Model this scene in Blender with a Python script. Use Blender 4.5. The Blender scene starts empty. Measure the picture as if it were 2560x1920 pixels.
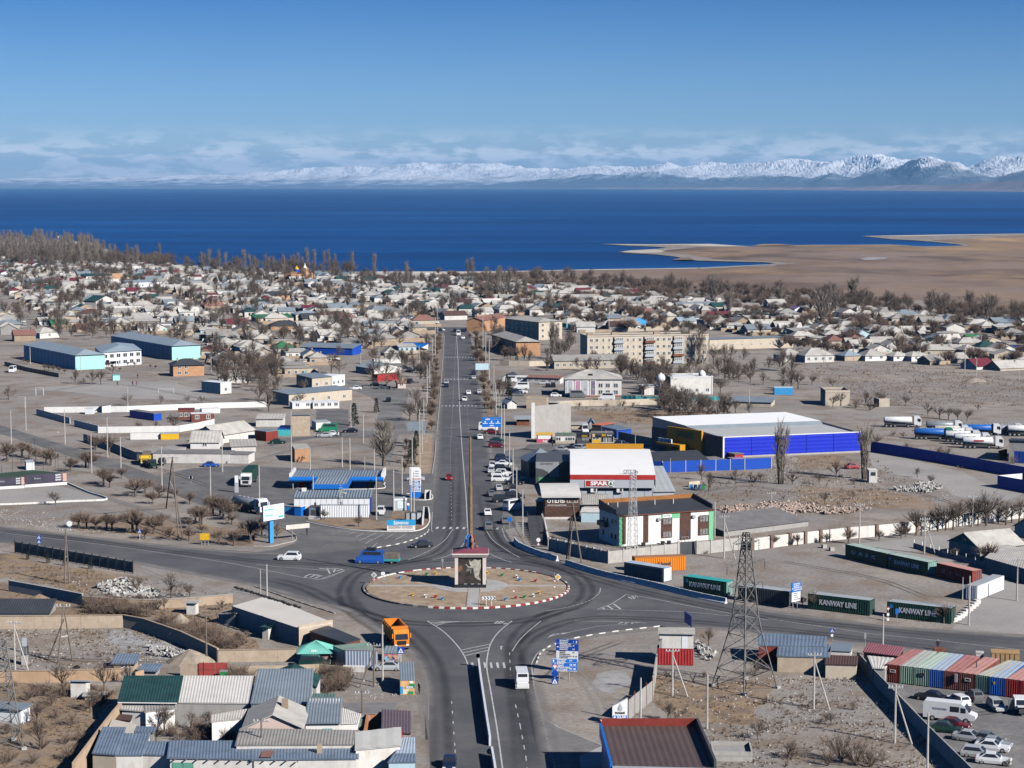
import bpy,math,random
from math import radians,sin,cos,pi,atan2,hypot,sqrt,floor
from mathutils import Vector,Matrix,noise
from mathutils.geometry import tessellate_polygon
def SI(n,k,v):n.inputs[k].default_value=v
def LK(l,a,x,b,y):l.new(a.outputs[x],b.inputs[y])
# -- camera, light, exposure
scn=bpy.context.scene
COL=scn.collection
FPX,CAMH,HORY=5075.0,74.0,462.0
PITCH=math.atan((960-HORY)/FPX)
cd=bpy.data.cameras.new('camera')
cam=bpy.data.objects.new('camera',cd)
COL.objects.link(cam)
cd.sensor_width=36.0
cd.lens=36.0*FPX/2560.0
cd.clip_start,cd.clip_end=1.0,250000.0
cam.location=(0,0,CAMH)
cam.rotation_euler=(pi/2-PITCH,0,0)
scn.camera=cam
SUN_EL=radians(32.0)
SUN_AZ=(0.77,-0.64)
sd=bpy.data.lights.new('sun','SUN')
sd.energy=5.0
sd.angle=radians(0.5)
sd.color=(1.0,0.955,0.89)
sun=bpy.data.objects.new('sun',sd)
COL.objects.link(sun)
sv=Vector((SUN_AZ[0]*cos(SUN_EL),SUN_AZ[1]*cos(SUN_EL),sin(SUN_EL)))
sun.rotation_euler=sv.to_track_quat('Z','Y').to_euler()
sun.location=(200,-200,300)
world=bpy.data.worlds.new('World')
scn.world=world
world.use_nodes=True
wn,wl=world.node_tree.nodes,world.node_tree.links
wn.clear()
w_out=wn.new('ShaderNodeOutputWorld')
w_bg=wn.new('ShaderNodeBackground')
SI(w_bg,'Strength',0.05)
w_sky=wn.new('ShaderNodeTexSky')
w_sky.sky_type='NISHITA'
w_sky.sun_disc=False
w_sky.sun_elevation=SUN_EL
w_sky.sun_rotation=atan2(SUN_AZ[0],SUN_AZ[1])
w_sky.altitude=1600
w_sky.air_density=1.0
w_sky.dust_density=0.3
w_sky.ozone_density=2.2
w_tc=wn.new('ShaderNodeTexCoord')
w_map=wn.new('ShaderNodeMapping')
SI(w_map,'Scale',(44,44,170))
w_noise=wn.new('ShaderNodeTexNoise')
SI(w_noise,'Scale',1.0)
SI(w_noise,'Detail',7)
SI(w_noise,'Roughness',0.6)
w_ramp=wn.new('ShaderNodeValToRGB')
w_ramp.color_ramp.elements[0].position,w_ramp.color_ramp.elements[1].position=0.45,0.57
w_sep=wn.new('ShaderNodeSeparateXYZ')
w_band=wn.new('ShaderNodeValToRGB')
els=w_band.color_ramp.elements
els[0].position,els[0].color=0.0,(1,1,1,1)
els[1].position,els[1].color=0.0285,(0,0,0,1)
e=els.new(0.0155);e.color=(.85,.85,.85,1)
e=els.new(0.0215);e.color=(.3,.3,.3,1)
w_mul=wn.new('ShaderNodeMath');w_mul.operation='MULTIPLY'
w_mul2=wn.new('ShaderNodeMath');w_mul2.operation='MULTIPLY';SI(w_mul2,1,0.62)
w_mix=wn.new('ShaderNodeMixRGB')
SI(w_mix,'Color2',(21,21,22,1))
w_tint=wn.new('ShaderNodeMixRGB');w_tint.blend_type='MULTIPLY';SI(w_tint,'Fac',1.0)
w_grad=wn.new('ShaderNodeValToRGB')
ge=w_grad.color_ramp.elements
ge[0].position,ge[0].color=0.0,(1.15,1.28,1.6,1)
ge[1].position,ge[1].color=0.30,(.20,.50,.86,1)
e=ge.new(.032);e.color=(.62,.92,1.42,1)
e=ge.new(.09);e.color=(.24,.56,1.08,1)
LK(wl,w_tc,'Generated',w_map,'Vector')
LK(wl,w_map,'Vector',w_noise,'Vector')
LK(wl,w_noise,'Fac',w_ramp,'Fac')
LK(wl,w_tc,'Generated',w_sep,'Vector')
LK(wl,w_sep,'Z',w_band,'Fac')
LK(wl,w_ramp,'Color',w_mul,0)
LK(wl,w_band,'Color',w_mul,1)
LK(wl,w_mul,0,w_mul2,0)
LK(wl,w_mul2,0,w_mix,'Fac')
LK(wl,w_sep,'Z',w_grad,'Fac')
LK(wl,w_grad,'Color',w_tint,'Color2')
LK(wl,w_sky,'Color',w_tint,'Color1')
LK(wl,w_tint,'Color',w_mix,'Color1')
LK(wl,w_mix,'Color',w_bg,'Color')
LK(wl,w_bg,'Background',w_out,'Surface')
scn.view_settings.view_transform='Standard'
scn.view_settings.look='None'
scn.view_settings.exposure=0.45
scn.view_settings.gamma=1.0
scn.view_settings.use_curve_mapping=False
cy=scn.cycles
cy.max_bounces,cy.diffuse_bounces,cy.glossy_bounces,cy.transparent_max_bounces,cy.volume_bounces=4,0,2,6,0
cy.use_denoising=True
cy.denoiser='OPENIMAGEDENOISE'
cy.caustics_reflective=cy.caustics_refractive=False
# -- helpers
random.seed(7)
R=random.Random(11)
ZS=2212/640.0
TILE={'N':(0,0,1.0)}
for i_,y_ in enumerate((540,980,1440)):
 for j_ in range(4):
  TILE['ABC'[i_]+str(j_)]=(640*j_,y_,ZS)
for k_,v_ in(('P',(560,1700,4.424)),('Q',(180,1640,4.809)),('S',(560,1490,6.506)),('U',(2200,1640,5.925)),('V',(1180,820,6.9125)),('W',(1180,1030,5.53)),('X',(880,1540,8.294))):
 TILE[k_]=v_
def nat(t,x,y):
 """a reading in a survey tile -> row and column of the 2560 x 1920 survey frame"""
 a=TILE[t]
 return a[0]+x/a[2],a[1]+y/a[2]
def ray(px,py):
 u,v=(px-1280)/FPX,(960-py)/FPX
 return Vector((u,cos(PITCH)+v*sin(PITCH),-sin(PITCH)+v*cos(PITCH)))
def g(t,x,y,z=0.0):
 """surveyed point on the level z (metres above the ground)"""
 px,py=nat(t,x,y)
 d=ray(px,py)
 k=(z-CAMH)/d.z
 return Vector((d.x*k,d.y*k,z))
def hz(t,x,yb,yt):
 """height of something that stands at (x, yb) and reaches up to row yt"""
 p=g(t,x,yb)
 d=ray(*nat(t,x,yt))
 return CAMH+d.z*(p.y/d.y)
def mpp(p):
 """metres per survey-tile pixel at point p"""
 return hypot(p.x,p.y,CAMH)/FPX/ZS
def scr(p):
 c,s=cos(PITCH),sin(PITCH)
 dz=p[2]-CAMH
 f=p[1]*c-dz*s
 return 1280+FPX*p[0]/f,960-FPX*(p[1]*s+dz*c)/f
MATS={}
def M(name,rgb,Md=0.85,var=0.16,sc=0.6,metal=0.0,spec=0.3,bump=0.0,dirt=0.0,Mh=(0.18,0.14,0.11),rand=0.0,coat=0.0):
 if name in MATS:
  return MATS[name]
 m=bpy.data.materials.new(name)
 m.use_nodes=True
 nt=m.node_tree
 n,l=nt.nodes,nt.links
 b=n['Principled BSDF']
 SI(b,'Roughness',Md)
 SI(b,'Metallic',metal)
 SI(b,'Specular IOR Level',spec)
 if coat:
  SI(b,'Coat Weight',coat)
 geo=n.new('ShaderNodeNewGeometry')
 nz=n.new('ShaderNodeTexNoise')
 SI(nz,'Scale',sc)
 SI(nz,'Detail',6)
 SI(nz,'Roughness',0.65)
 LK(l,geo,'Position',nz,'Vector')
 mr=n.new('ShaderNodeMapRange')
 mr.inputs['From Min'].default_value,mr.inputs['From Max'].default_value=0.3,0.7
 mr.inputs['To Min'].default_value,mr.inputs['To Max'].default_value=1-var,1+var
 LK(l,nz,'Fac',mr,'Value')
 fac=mr.outputs['Result']
 if rand:
  oi=n.new('ShaderNodeObjectInfo')
  r2=n.new('ShaderNodeMapRange')
  r2.inputs['To Min'].default_value,r2.inputs['To Max'].default_value=1-rand,1+rand
  LK(l,oi,'Random',r2,'Value')
  mm=n.new('ShaderNodeMath');mm.operation='MULTIPLY'
  l.new(fac,mm.inputs[0]);LK(l,r2,'Result',mm,1)
  fac=mm.outputs[0]
 vm=n.new('ShaderNodeVectorMath');vm.operation='SCALE'
 SI(vm,0,rgb)
 l.new(fac,vm.inputs['Scale'])
 out=vm.outputs['Vector']
 if dirt:
  n2=n.new('ShaderNodeTexNoise')
  SI(n2,'Scale',sc*2.3)
  SI(n2,'Detail',5)
  SI(n2,'Roughness',0.7)
  mp=n.new('ShaderNodeMapping')
  SI(mp,'Scale',(1,1,0.35))
  LK(l,geo,'Position',mp,'Vector')
  LK(l,mp,'Vector',n2,'Vector')
  rp=n.new('ShaderNodeMapRange')
  rp.inputs['From Min'].default_value,rp.inputs['From Max'].default_value=0.5,0.72
  SI(rp,'To Max',dirt)
  LK(l,n2,'Fac',rp,'Value')
  mx=n.new('ShaderNodeMixRGB')
  SI(mx,'Color2',(*Mh,1))
  LK(l,rp,'Result',mx,'Fac')
  l.new(out,mx.inputs['Color1'])
  out=mx.outputs['Color']
 l.new(out,b.inputs['Base Color'])
 if bump:
  bp=n.new('ShaderNodeBump')
  SI(bp,'Strength',bump)
  SI(bp,'Distance',0.1)
  LK(l,nz,'Fac',bp,'Height')
  LK(l,bp,'Normal',b,'Normal')
 MATS[name]=m
 return m
def C(name,rgb,**k):
 return M(name,rgb,**k)
class MB:
 def __init__(s):
  s.v,s.f,s.m=[],[],[]
 def face(s,pts,mi=0):
  b=len(s.v)
  s.v.extend([tuple(p)for p in pts])
  s.f.append(tuple(range(b,b+len(pts))))
  s.m.append(mi)
 def box(s,x0,x1,y0,y1,z0,z1,mi=0,M4=None,bottom=True):
  b=len(s.v)
  p=[(x0,y0,z0),(x1,y0,z0),(x1,y1,z0),(x0,y1,z0),(x0,y0,z1),(x1,y0,z1),(x1,y1,z1),(x0,y1,z1)]
  if M4 is not None:
   p=[tuple(M4@Vector(q))for q in p]
  s.v.extend(p)
  fs=[(4,5,6,7),(0,1,5,4),(1,2,6,5),(2,3,7,6),(3,0,4,7)]
  if bottom:
   fs.append((3,2,1,0))
  for q in fs:
   s.f.append(tuple(b+i for i in q))
   s.m.append(mi)
 def tube(s,p0,p1,r0,r1=None,n=5,mi=0,cap=True):
  p0,p1=Vector(p0),Vector(p1)
  r1=r0 if r1 is None else r1
  d=(p1-p0)
  if d.length<1e-6:
   return
  d.normalize()
  a=d.orthogonal().normalized()
  c=d.cross(a)
  b=len(s.v)
  for p,r in((p0,r0),(p1,r1)):
   for i in range(n):
    t=2*pi*i/n
    s.v.append(tuple(p+a*(r*cos(t))+c*(r*sin(t))))
  for i in range(n):
   j=(i+1)%n
   s.f.append((b+i,b+j,b+n+j,b+n+i));s.m.append(mi)
  if cap:
   s.f.append(tuple(b+n+i for i in range(n)));s.m.append(mi)
   s.f.append(tuple(b+n-1-i for i in range(n)));s.m.append(mi)
 def lathe(s,prof,n=10,mi=0,c=(0,0),sx=1,sy=1):
  b=len(s.v)
  for r,z in prof:
   for i in range(n):
    t=2*pi*i/n
    s.v.append((c[0]+r*cos(t)*sx,c[1]+r*sin(t)*sy,z))
  for k in range(len(prof)-1):
   for i in range(n):
    j=(i+1)%n
    s.f.append((b+k*n+i,b+k*n+j,b+(k+1)*n+j,b+(k+1)*n+i));s.m.append(mi)
  s.f.append(tuple(b+(len(prof)-1)*n+i for i in range(n)));s.m.append(mi)
 def prism(s,pts,z0,z1,mi=0,top=None):
  """vertical prism over a polygon given anticlockwise in x, y"""
  b,n=len(s.v),len(pts)
  s.v.extend([(p[0],p[1],z0)for p in pts])
  s.v.extend([(p[0],p[1],z1)for p in pts])
  for i in range(n):
   j=(i+1)%n
   s.f.append((b+i,b+j,b+n+j,b+n+i));s.m.append(mi)
  for t in tessellate_polygon([[Vector((p[0],p[1],0))for p in pts]]):
   s.f.append(tuple(b+n+i for i in t));s.m.append(mi if top is None else top)
 def xz(s,prof,y0,y1,mi=0):
  """profile in x, z extruded along y"""
  b,n=len(s.v),len(prof)
  s.v.extend([(p[0],y0,p[1])for p in prof])
  s.v.extend([(p[0],y1,p[1])for p in prof])
  for i in range(n):
   j=(i+1)%n
   s.f.append((b+i,b+j,b+n+j,b+n+i));s.m.append(mi)
  for t in tessellate_polygon([[Vector((p[0],p[1],0))for p in prof]]):
   s.f.append(tuple(b+i for i in t));s.m.append(mi)
   s.f.append(tuple(b+n+i for i in reversed(t)));s.m.append(mi)
 def corr(s,a,b_,c_,d,pitch=0.4,amp=0.05,th=0.06,mi=0,square=False):
  """corrugated sheet: eave a-b, ridge d-c"""
  a,b_,c_,d=Vector(a),Vector(b_),Vector(c_),Vector(d)
  nrm=(b_-a).cross(d-a)
  if nrm.length<1e-6:
   nrm=(c_-b_).cross(a-b_)
  nrm.normalize()
  L=max((b_-a).length,(c_-d).length)
  n=max(1,int(L/pitch))
  base=len(s.v)
  ts=[]
  if n==1:
   ts=[(0,0),(1,0)]
  elif square:
   for i in range(n):
    ts+=[(i/n,0),((i+.25)/n,amp),((i+.5)/n,amp),((i+.75)/n,0)]
   ts.append((1,0))
  else:
   for i in range(n):
    ts+=[(i/n,0),((i+.5)/n,amp)]
   ts.append((1,0))
  for t,o in ts:
   p,q=a.lerp(b_,t),d.lerp(c_,t)
   s.v.append(tuple(p+nrm*o));s.v.append(tuple(q+nrm*o))
  for i in range(len(ts)-1):
   k=base+2*i
   s.f.append((k,k+2,k+3,k+1));s.m.append(mi)
  if th:
   lo=-nrm*th
   s.face([a+lo,d+lo,c_+lo,b_+lo],mi)
   s.face([a+lo,b_+lo,b_,a],mi)
   s.face([b_+lo,c_+lo,c_,b_],mi)
   s.face([d+lo,a+lo,a,d],mi)
   s.face([c_+lo,d+lo,d,c_],mi)
 def mesh(s,name,mats,smooth=False):
  me=bpy.data.meshes.new(name)
  me.from_pydata(s.v,[],s.f)
  for m in(mats if isinstance(mats,(list,tuple))else[mats]):
   me.materials.append(m)
  if any(s.m):
   me.polygons.foreach_set('material_index',s.m)
  if smooth:
   me.polygons.foreach_set('use_smooth',[True]*len(s.f))
  me.update()
  return me
 def build(s,name,mats,parent=None,smooth=False):
  return put(name,s.mesh(name,mats,smooth),parent)
def put(name,me,parent=None,loc=None,rz=None):
 o=bpy.data.objects.new(name,me)
 COL.objects.link(o)
 if parent is not None:
  o.parent=parent
 if loc is not None:
  o.location=loc
 if rz is not None:
  o.rotation_euler=(0,0,rz)
 return o
THINGS=[]
AUTO=[]
def tag(o,label=None,cat=None,group=None,kind=None):
 if label:o['label']=label
 if cat:o['category']=cat
 if group:o['group']=group
 if kind:o['kind']=kind
 if cat:THINGS.append(o)
 return o
def thing(name,label,cat,loc=(0,0,0),rz=0.0,group=None,auto=None):
 o=put(name,None,None,loc,rz)
 o.empty_display_size=0.5
 tag(o,label,cat,group)
 if auto:AUTO.append((o,auto))
 return o
def auto(o,desc,cat,group=None):
 tag(o,desc,cat,group)
 AUTO.append((o,desc))
 return o
def Kd(o,loc=None,rz=None,parent=None,keep=True):
 c=o.copy()
 COL.objects.link(c)
 if parent is not None:
  c.parent=parent
 for ch in KIDS.get(o.name,()):
  Kd(ch,parent=c)
 if loc is not None:c.location=loc
 if rz is not None:c.rotation_euler=(0,0,rz)
 return c
KIDS={}
def KIDS_OF(root):
 """remember the children of a prototype (fast lookup for copy_tree)"""
 st=[root]
 while st:
  o=st.pop()
  ch=list(o.children)
  KIDS[o.name]=ch
  st+=ch
 return root
def struct(o):
 o['kind']='structure'
 return o
def sheet(name,pts,z,mat,kind='structure'):
 """flat irregular sheet through world points"""
 P=[Vector((p[0],p[1],0))for p in pts]
 b=MB()
 b.v=[(p.x,p.y,z)for p in P]
 for t in tessellate_polygon([P]):
  a_,b_,c_=(P[i]for i in t)
  if(b_-a_).cross(c_-a_).z<0:
   t=tuple(reversed(t))
  b.f.append(tuple(t));b.m.append(0)
 o=b.build(name,mat)
 o['kind']=kind
 return o
def text(name,body,parent,mat,loc,size,rot=(pi/2,0,0),wx=None,ext=0.01,align='CENTER',bold=0.0):
 cu=bpy.data.curves.new(name,'FONT')
 cu.body=body
 cu.align_x=align
 cu.align_y='CENTER'
 cu.size=size
 cu.extrude=ext
 cu.offset=bold
 cu.resolution_u=2
 tmp=bpy.data.objects.new('tmp',cu)
 me=bpy.data.meshes.new_from_object(tmp)
 bpy.data.objects.remove(tmp)
 bpy.data.curves.remove(cu)
 me.name=name
 me.materials.clear()
 me.materials.append(mat)
 o=put(name,me,parent,loc)
 o.rotation_euler=rot
 if wx and me.vertices:
  xs=[v.co.x for v in me.vertices]
  o.scale=(wx/max(.01,max(xs)-min(xs)),1,1)
 return o
# == the setting
def Tg(name,cols,scales,Md=0.95,stretch=(1,1,1),spec=0.2,bump=0.0,thr=(0.35,0.65),fine=0.12,finesc=1.3):
 """ground-like material: cols[0] with patches of the other colours, plus fine grain"""
 m=bpy.data.materials.new(name)
 m.use_nodes=True
 n,l=m.node_tree.nodes,m.node_tree.links
 b=n['Principled BSDF']
 SI(b,'Roughness',Md)
 SI(b,'Specular IOR Level',spec)
 geo=n.new('ShaderNodeNewGeometry')
 mp=n.new('ShaderNodeMapping')
 SI(mp,'Scale',stretch)
 LK(l,geo,'Position',mp,'Vector')
 rgb=n.new('ShaderNodeRGB')
 rgb.outputs[0].default_value=(*cols[0],1)
 out=rgb.outputs[0]
 for k,(c,s_)in enumerate(zip(cols[1:],scales)):
  nz=n.new('ShaderNodeTexNoise')
  SI(nz,'Scale',s_)
  SI(nz,'Detail',8)
  SI(nz,'Roughness',0.62)
  ad=n.new('ShaderNodeVectorMath')
  SI(ad,1,(37.3*k,11.7*k,5.1*k))
  LK(l,mp,'Vector',ad,0)
  LK(l,ad,'Vector',nz,'Vector')
  mr=n.new('ShaderNodeMapRange')
  mr.interpolation_type='SMOOTHSTEP'
  mr.inputs['From Min'].default_value,mr.inputs['From Max'].default_value=thr
  LK(l,nz,'Fac',mr,'Value')
  mx=n.new('ShaderNodeMixRGB')
  SI(mx,'Color2',(*c,1))
  LK(l,mr,'Result',mx,'Fac')
  l.new(out,mx.inputs['Color1'])
  out=mx.outputs['Color']
 nf=n.new('ShaderNodeTexNoise')
 SI(nf,'Scale',finesc)
 SI(nf,'Detail',6)
 SI(nf,'Roughness',0.75)
 LK(l,geo,'Position',nf,'Vector')
 mr=n.new('ShaderNodeMapRange')
 mr.inputs['From Min'].default_value,mr.inputs['From Max'].default_value=0.3,0.7
 mr.inputs['To Min'].default_value,mr.inputs['To Max'].default_value=1-fine,1+fine
 LK(l,nf,'Fac',mr,'Value')
 vm=n.new('ShaderNodeVectorMath');vm.operation='SCALE'
 l.new(out,vm.inputs[0]);LK(l,mr,'Result',vm,'Scale')
 LK(l,vm,'Vector',b,'Base Color')
 if bump:
  bp=n.new('ShaderNodeBump');SI(bp,'Strength',bump);SI(bp,'Distance',0.15)
  LK(l,nf,'Fac',bp,'Height');LK(l,bp,'Normal',b,'Normal')
 MATS[name]=m
 return m
Wf=Tg('gravelly earth',[(.285,.263,.246),(.222,.205,.192),(.34,.30,.262),(.225,.18,.145)],[.012,.04,.11],bump=.35,fine=.32,thr=(.42,.68))
Ti=Tg('dry brown earth',[(.235,.18,.14),(.31,.265,.225),(.16,.118,.092),(.30,.215,.14)],[.05,.12,.3],bump=.3,fine=.25)
Wj=Tg('dry lawn',[(.36,.275,.195),(.43,.34,.255),(.29,.215,.15)],[.15,.5],bump=.2,fine=.16)
Ww=Tg('dark gravel',[(.205,.2,.2),(.255,.245,.24),(.165,.16,.16)],[.05,.2],bump=.3,fine=.2)
Gu=Tg('pale salt crust',[(.37,.365,.365),(.27,.26,.255)],[.35],fine=.2)
Ge=Tg('pale sand',[(.55,.52,.47),(.45,.40,.34)],[.01],fine=.08)
Wl=Tg('winter meadow',[(.185,.125,.092),(.32,.22,.14),(.11,.08,.065),(.25,.19,.155)],[.0045,.011,.006],stretch=(1,.55,1),fine=.16,finesc=.05,thr=(.4,.66))
Kf=Tg('dry reeds',[(.42,.28,.155),(.30,.2,.12),(.2,.15,.11)],[.006,.012],stretch=(1,.5,1),fine=.15,finesc=.06)
Tx=Tg('packed dirt track',[(.36,.34,.325),(.30,.285,.275)],[.06],fine=.14)
Kg=Tg('asphalt',[(.108,.108,.117),(.135,.133,.138),(.09,.091,.1)],[.04,.12],Md=.9,fine=.14,finesc=2.0)
Ty=Tg('older asphalt',[(.155,.152,.152),(.195,.188,.182),(.125,.123,.125)],[.05,.15],Md=.9,fine=.16,finesc=1.2)
Kb=Tg('worn grey asphalt',[(.19,.185,.182),(.235,.225,.215),(.15,.148,.147)],[.05,.15],Md=.9,fine=.16,finesc=1.2)
Gv=Tg('concrete paving',[(.42,.415,.41),(.35,.345,.34)],[.3],fine=.12)
Mv=C('concrete',(.42,.40,.375),var=.14,sc=.7,dirt=.35,Mh=(.2,.18,.16))
Mc=C('white paint',(.74,.73,.71),Md=.6,var=.06,sc=.5,dirt=.25,Mh=(.45,.4,.34))
Kt=C('road paint',(.52,.52,.52),Md=.7,var=.3,sc=1.2,dirt=.75,Mh=(.12,.12,.125))
Kh=C('white kerb paint',(.74,.73,.70),var=.12,sc=1.5,dirt=.25)
Wx=C('red kerb paint',(.30,.035,.03),var=.2,sc=1.5,dirt=.3,Mh=(.2,.12,.1))
Kk=C('bare kerb stone',(.16,.155,.15),var=.15,sc=1.5)
def jit(pts,amp=1.0,step=4.0,seed=0):
 out=[]
 n=len(pts)
 for i in range(n):
  a,b=pts[i],pts[(i+1)%n]
  a,b=Vector((a[0],a[1],0)),Vector((b[0],b[1],0))
  k=max(1,min(40,int((b-a).length/step)))
  for j in range(k):
   p=a.lerp(b,j/k)
   w=noise.noise_vector(Vector((p.x*.11+seed,p.y*.11,seed*3.1)))
   out.append(p+Vector((w.x,w.y,0))*amp*1.6)
 return out
def zone(name,t,xy,z,mat,amp=1.0,step=3.0,kind='structure'):
 p=[g(t,x,y)for x,y in xy]
 return sheet(name,jit(p,amp,step,len(xy)*1.7+z*90)if amp else p,z,mat,kind)
# --- land, lake, spits
shore=[(-2600,540),(-700,570),(150,600),(243,608),(252,618),(330,640),(420,660),(640,670),(889,678.5),(1100,679),(1280,678),(1410,674.5),(1598,671.6),(1743,669),(1920,661),(1937,658),(1911,655.7),(1743,651.5),(1712,646),(1685,641),(1640,636),(1569,632.6),(1546,629.7),(1575,626),(1639,622.5),(1668,619),(1640,616.5),(1569,614.2),(1503,610),(1560,610),(1627,611),(1700,609.4),(1772,609.6),(1870,615.2),(1920,616),(1980,613),(2036,612),(2130,612),(2224,611),(2308,616),(2412,614),(2390,610),(2339,605),(2290,601),(2232,598),(2154,590),(2230,588.5),(2383,586),(2560,584),(3600,576),(5200,570)]
SH=[g('N',x,y)for x,y in shore]
land=[Vector((-700,-60,0)),Vector((-1500,700,0))]+SH+[Vector((5200,1500,0)),Vector((900,-60,0))]
land.reverse()
o=sheet('ground',land,0.0,Wf)
def far_r(u):
 pts=[(-.6,44000),(-.25,44000),(0,38000),(.12,30000),(.2,24500),(.26,21500),(.6,16000)]
 for(a,ra),(b,rb)in zip(pts,pts[1:]):
  if u<=b:
   k=(u-a)/(b-a)
   return ra+(rb-ra)*k
 return pts[-1][1]
Gw=bpy.data.materials.new('lake water')
Gw.use_nodes=True
n,l=Gw.node_tree.nodes,Gw.node_tree.links
b=n['Principled BSDF']
SI(b,'Roughness',0.4)
SI(b,'Specular IOR Level',0.06)
geo=n.new('ShaderNodeNewGeometry')
prev=None
rgb=n.new('ShaderNodeRGB');rgb.outputs[0].default_value=(.0035,.050,.195,1)
prev=rgb.outputs[0]
for sc_,st,c_,th in((1,(.00022,.0016,1),(.002,.031,.135,1),(.42,.62)),(1,(.0009,.004,1),(.006,.078,.265,1),(.46,.7)),(1,(.012,.03,1),(.003,.033,.125,1),(.5,.75))):
 mp=n.new('ShaderNodeMapping');SI(mp,'Scale',st)
 nz=n.new('ShaderNodeTexNoise');SI(nz,'Scale',sc_);SI(nz,'Detail',6);SI(nz,'Roughness',.6)
 LK(l,geo,'Position',mp,'Vector');LK(l,mp,'Vector',nz,'Vector')
 mr=n.new('ShaderNodeMapRange');mr.interpolation_type='SMOOTHSTEP'
 mr.inputs['From Min'].default_value,mr.inputs['From Max'].default_value=th
 LK(l,nz,'Fac',mr,'Value')
 mx=n.new('ShaderNodeMixRGB');SI(mx,'Color2',c_)
 LK(l,mr,'Result',mx,'Fac');l.new(prev,mx.inputs['Color1'])
 prev=mx.outputs['Color']
l.new(prev,b.inputs['Base Color'])
nz=n.new('ShaderNodeTexNoise');SI(nz,'Scale',.35);SI(nz,'Detail',4)
LK(l,geo,'Position',nz,'Vector')
bp=n.new('ShaderNodeBump');SI(bp,'Strength',.5);SI(bp,'Distance',.4)
LK(l,nz,'Fac',bp,'Height');LK(l,bp,'Normal',b,'Normal')
us=[-.6+1.2*i/60 for i in range(61)]
fan=[Vector((u*far_r(u),far_r(u),0))for u in us]
lake=[Vector((-9000,1100,0)),Vector((9000,1100,0))]+fan[::-1]
struct(sheet('lake',lake,-0.6,Gw))
far_land=[Vector((u*(far_r(u)-300),far_r(u)-300,0))for u in us]+[Vector((u*68000,68000,0))for u in us[::-1]]
Wg=Tg('far steppe',[(.30,.25,.22),(.38,.34,.31),(.22,.18,.17)],[.0004,.0011],fine=.05,finesc=.01)
sheet('far_shore',far_land,1.5,Wg)
zone('meadow','N',[(1010,684),(1280,680.5),(1410,677),(1598,674.5),(1743,672.5),(1905,666),(1985,658),(1925,653.5),(1790,648),(1740,640),(1690,633),(1660,627),(1740,618),(1870,617.3),(2036,614.5),(2224,613.5),(2308,618.5),(2430,616),(2520,608),(2560,600),(3600,590),(4200,640),(2900,800),(2560,788),(2300,752),(2000,735),(1600,722),(1300,706),(1100,698)],.12,Wl,amp=8,step=40)
zone('reed_bed','N',[(1985,614.5),(2036,613),(2224,612),(2308,617),(2430,614.6),(2400,607),(2330,601),(2560,588),(3400,581),(3400,604),(2560,632),(2380,634),(2200,628),(2060,624),(1985,619)],.2,Kf,amp=6,step=30)
zone('reed_bed','N',[(1685,651.3),(1700,646.5),(1722,645.5),(1740,651.4)],.9,Kf,amp=2,step=15)
zone('reed_bed','N',[(1876,616.2),(1905,612),(1945,611.5),(1990,615)],.9,Kf,amp=2,step=15)
zone('beach','N',[(900,679),(1100,679.4),(1280,678.4),(1410,675),(1598,672.2),(1743,669.8),(1743,671.5),(1598,674),(1410,676.8),(1280,681),(1100,686),(1020,692),(930,690)],.2,Ge,amp=2,step=25)
zone('beach','N',[(1549,629.7),(1578,626.4),(1639,623.4),(1660,627),(1652,632),(1600,632.5)],.25,Ge,amp=4,step=25)
zone('beach','N',[(1506,610.2),(1627,611.4),(1772,610),(1860,615.6),(1810,616.5),(1700,613.5),(1575,613.2)],.25,Ge,amp=3,step=25)
zone('beach','N',[(2158,590.2),(2230,589),(2383,586.6),(2560,584.6),(3400,577),(3400,578.5),(2560,586),(2383,588.5),(2260,592)],.3,Ge,amp=3,step=40)
zone('beach','N',[(150,602),(243,608.3),(250,613),(200,616),(150,612)],.25,Ge,amp=2,step=20)
zone('shallow_pool','N',[(2144,647),(2180,643.5),(2215,644.5),(2210,648.5),(2170,651)],.35,Gu,amp=5,step=12)
zone('shallow_pool','N',[(1745,671),(1830,666),(1920,661.5),(1932,663.2),(1840,668),(1750,673)],.3,Gu,amp=3,step=20)
# --- mountains: snow range, darker front range, foothills
def interp(tab,x):
 for(a,ya),(b_,yb)in zip(tab,tab[1:]):
  if x<=b_:
   k=max(0,(x-a)/(b_-a))
   k=k*k*(3-2*k)
   return ya+(yb-ya)*k
 return tab[-1][1]
def range_mesh(name,env,r_off,depth,nu,nr,seed,mat,rough_amp,u0=-.3,u1=.3,sharp=1.0):
 b=MB()
 for i in range(nu):
  u=u0+(u1-u0)*i/(nu-1)
  px=1280+u*FPX
  r0=far_r(u)+r_off
  top=interp(env,px)
  H=max(20.0,(HORY-top)/FPX*(r0+depth*.5)+CAMH)
  for j in range(nr):
   v=j/(nr-1)
   r=r0+depth*v
   x,y=u*r,r
   prof=min(1,v/.62)**1.25 if v<.62 else max(0,1-((v-.62)/.38)**1.5)
   q=Vector((x*.00030+seed,y*.00030,seed*2.3))
   rdg=0
   a=1.0
   f=1.0
   for k in range(6):
    rdg+=a*(1-abs(noise.noise(q*f))*2)
    a*=.58;f*=2.07
   rdg=rdg/2.25
   z=H*prof*(1-rough_amp+rough_amp*1.25*max(0,rdg)**sharp)
   b.v.append((x,y,z-15+(0 if v else-40)))
 for i in range(nu-1):
  for j in range(nr-1):
   k=i*nr+j
   b.f.append((k,k+nr,k+nr+1,k+1));b.m.append(0)
 return struct(b.build(name,mat,smooth=False))
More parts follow.
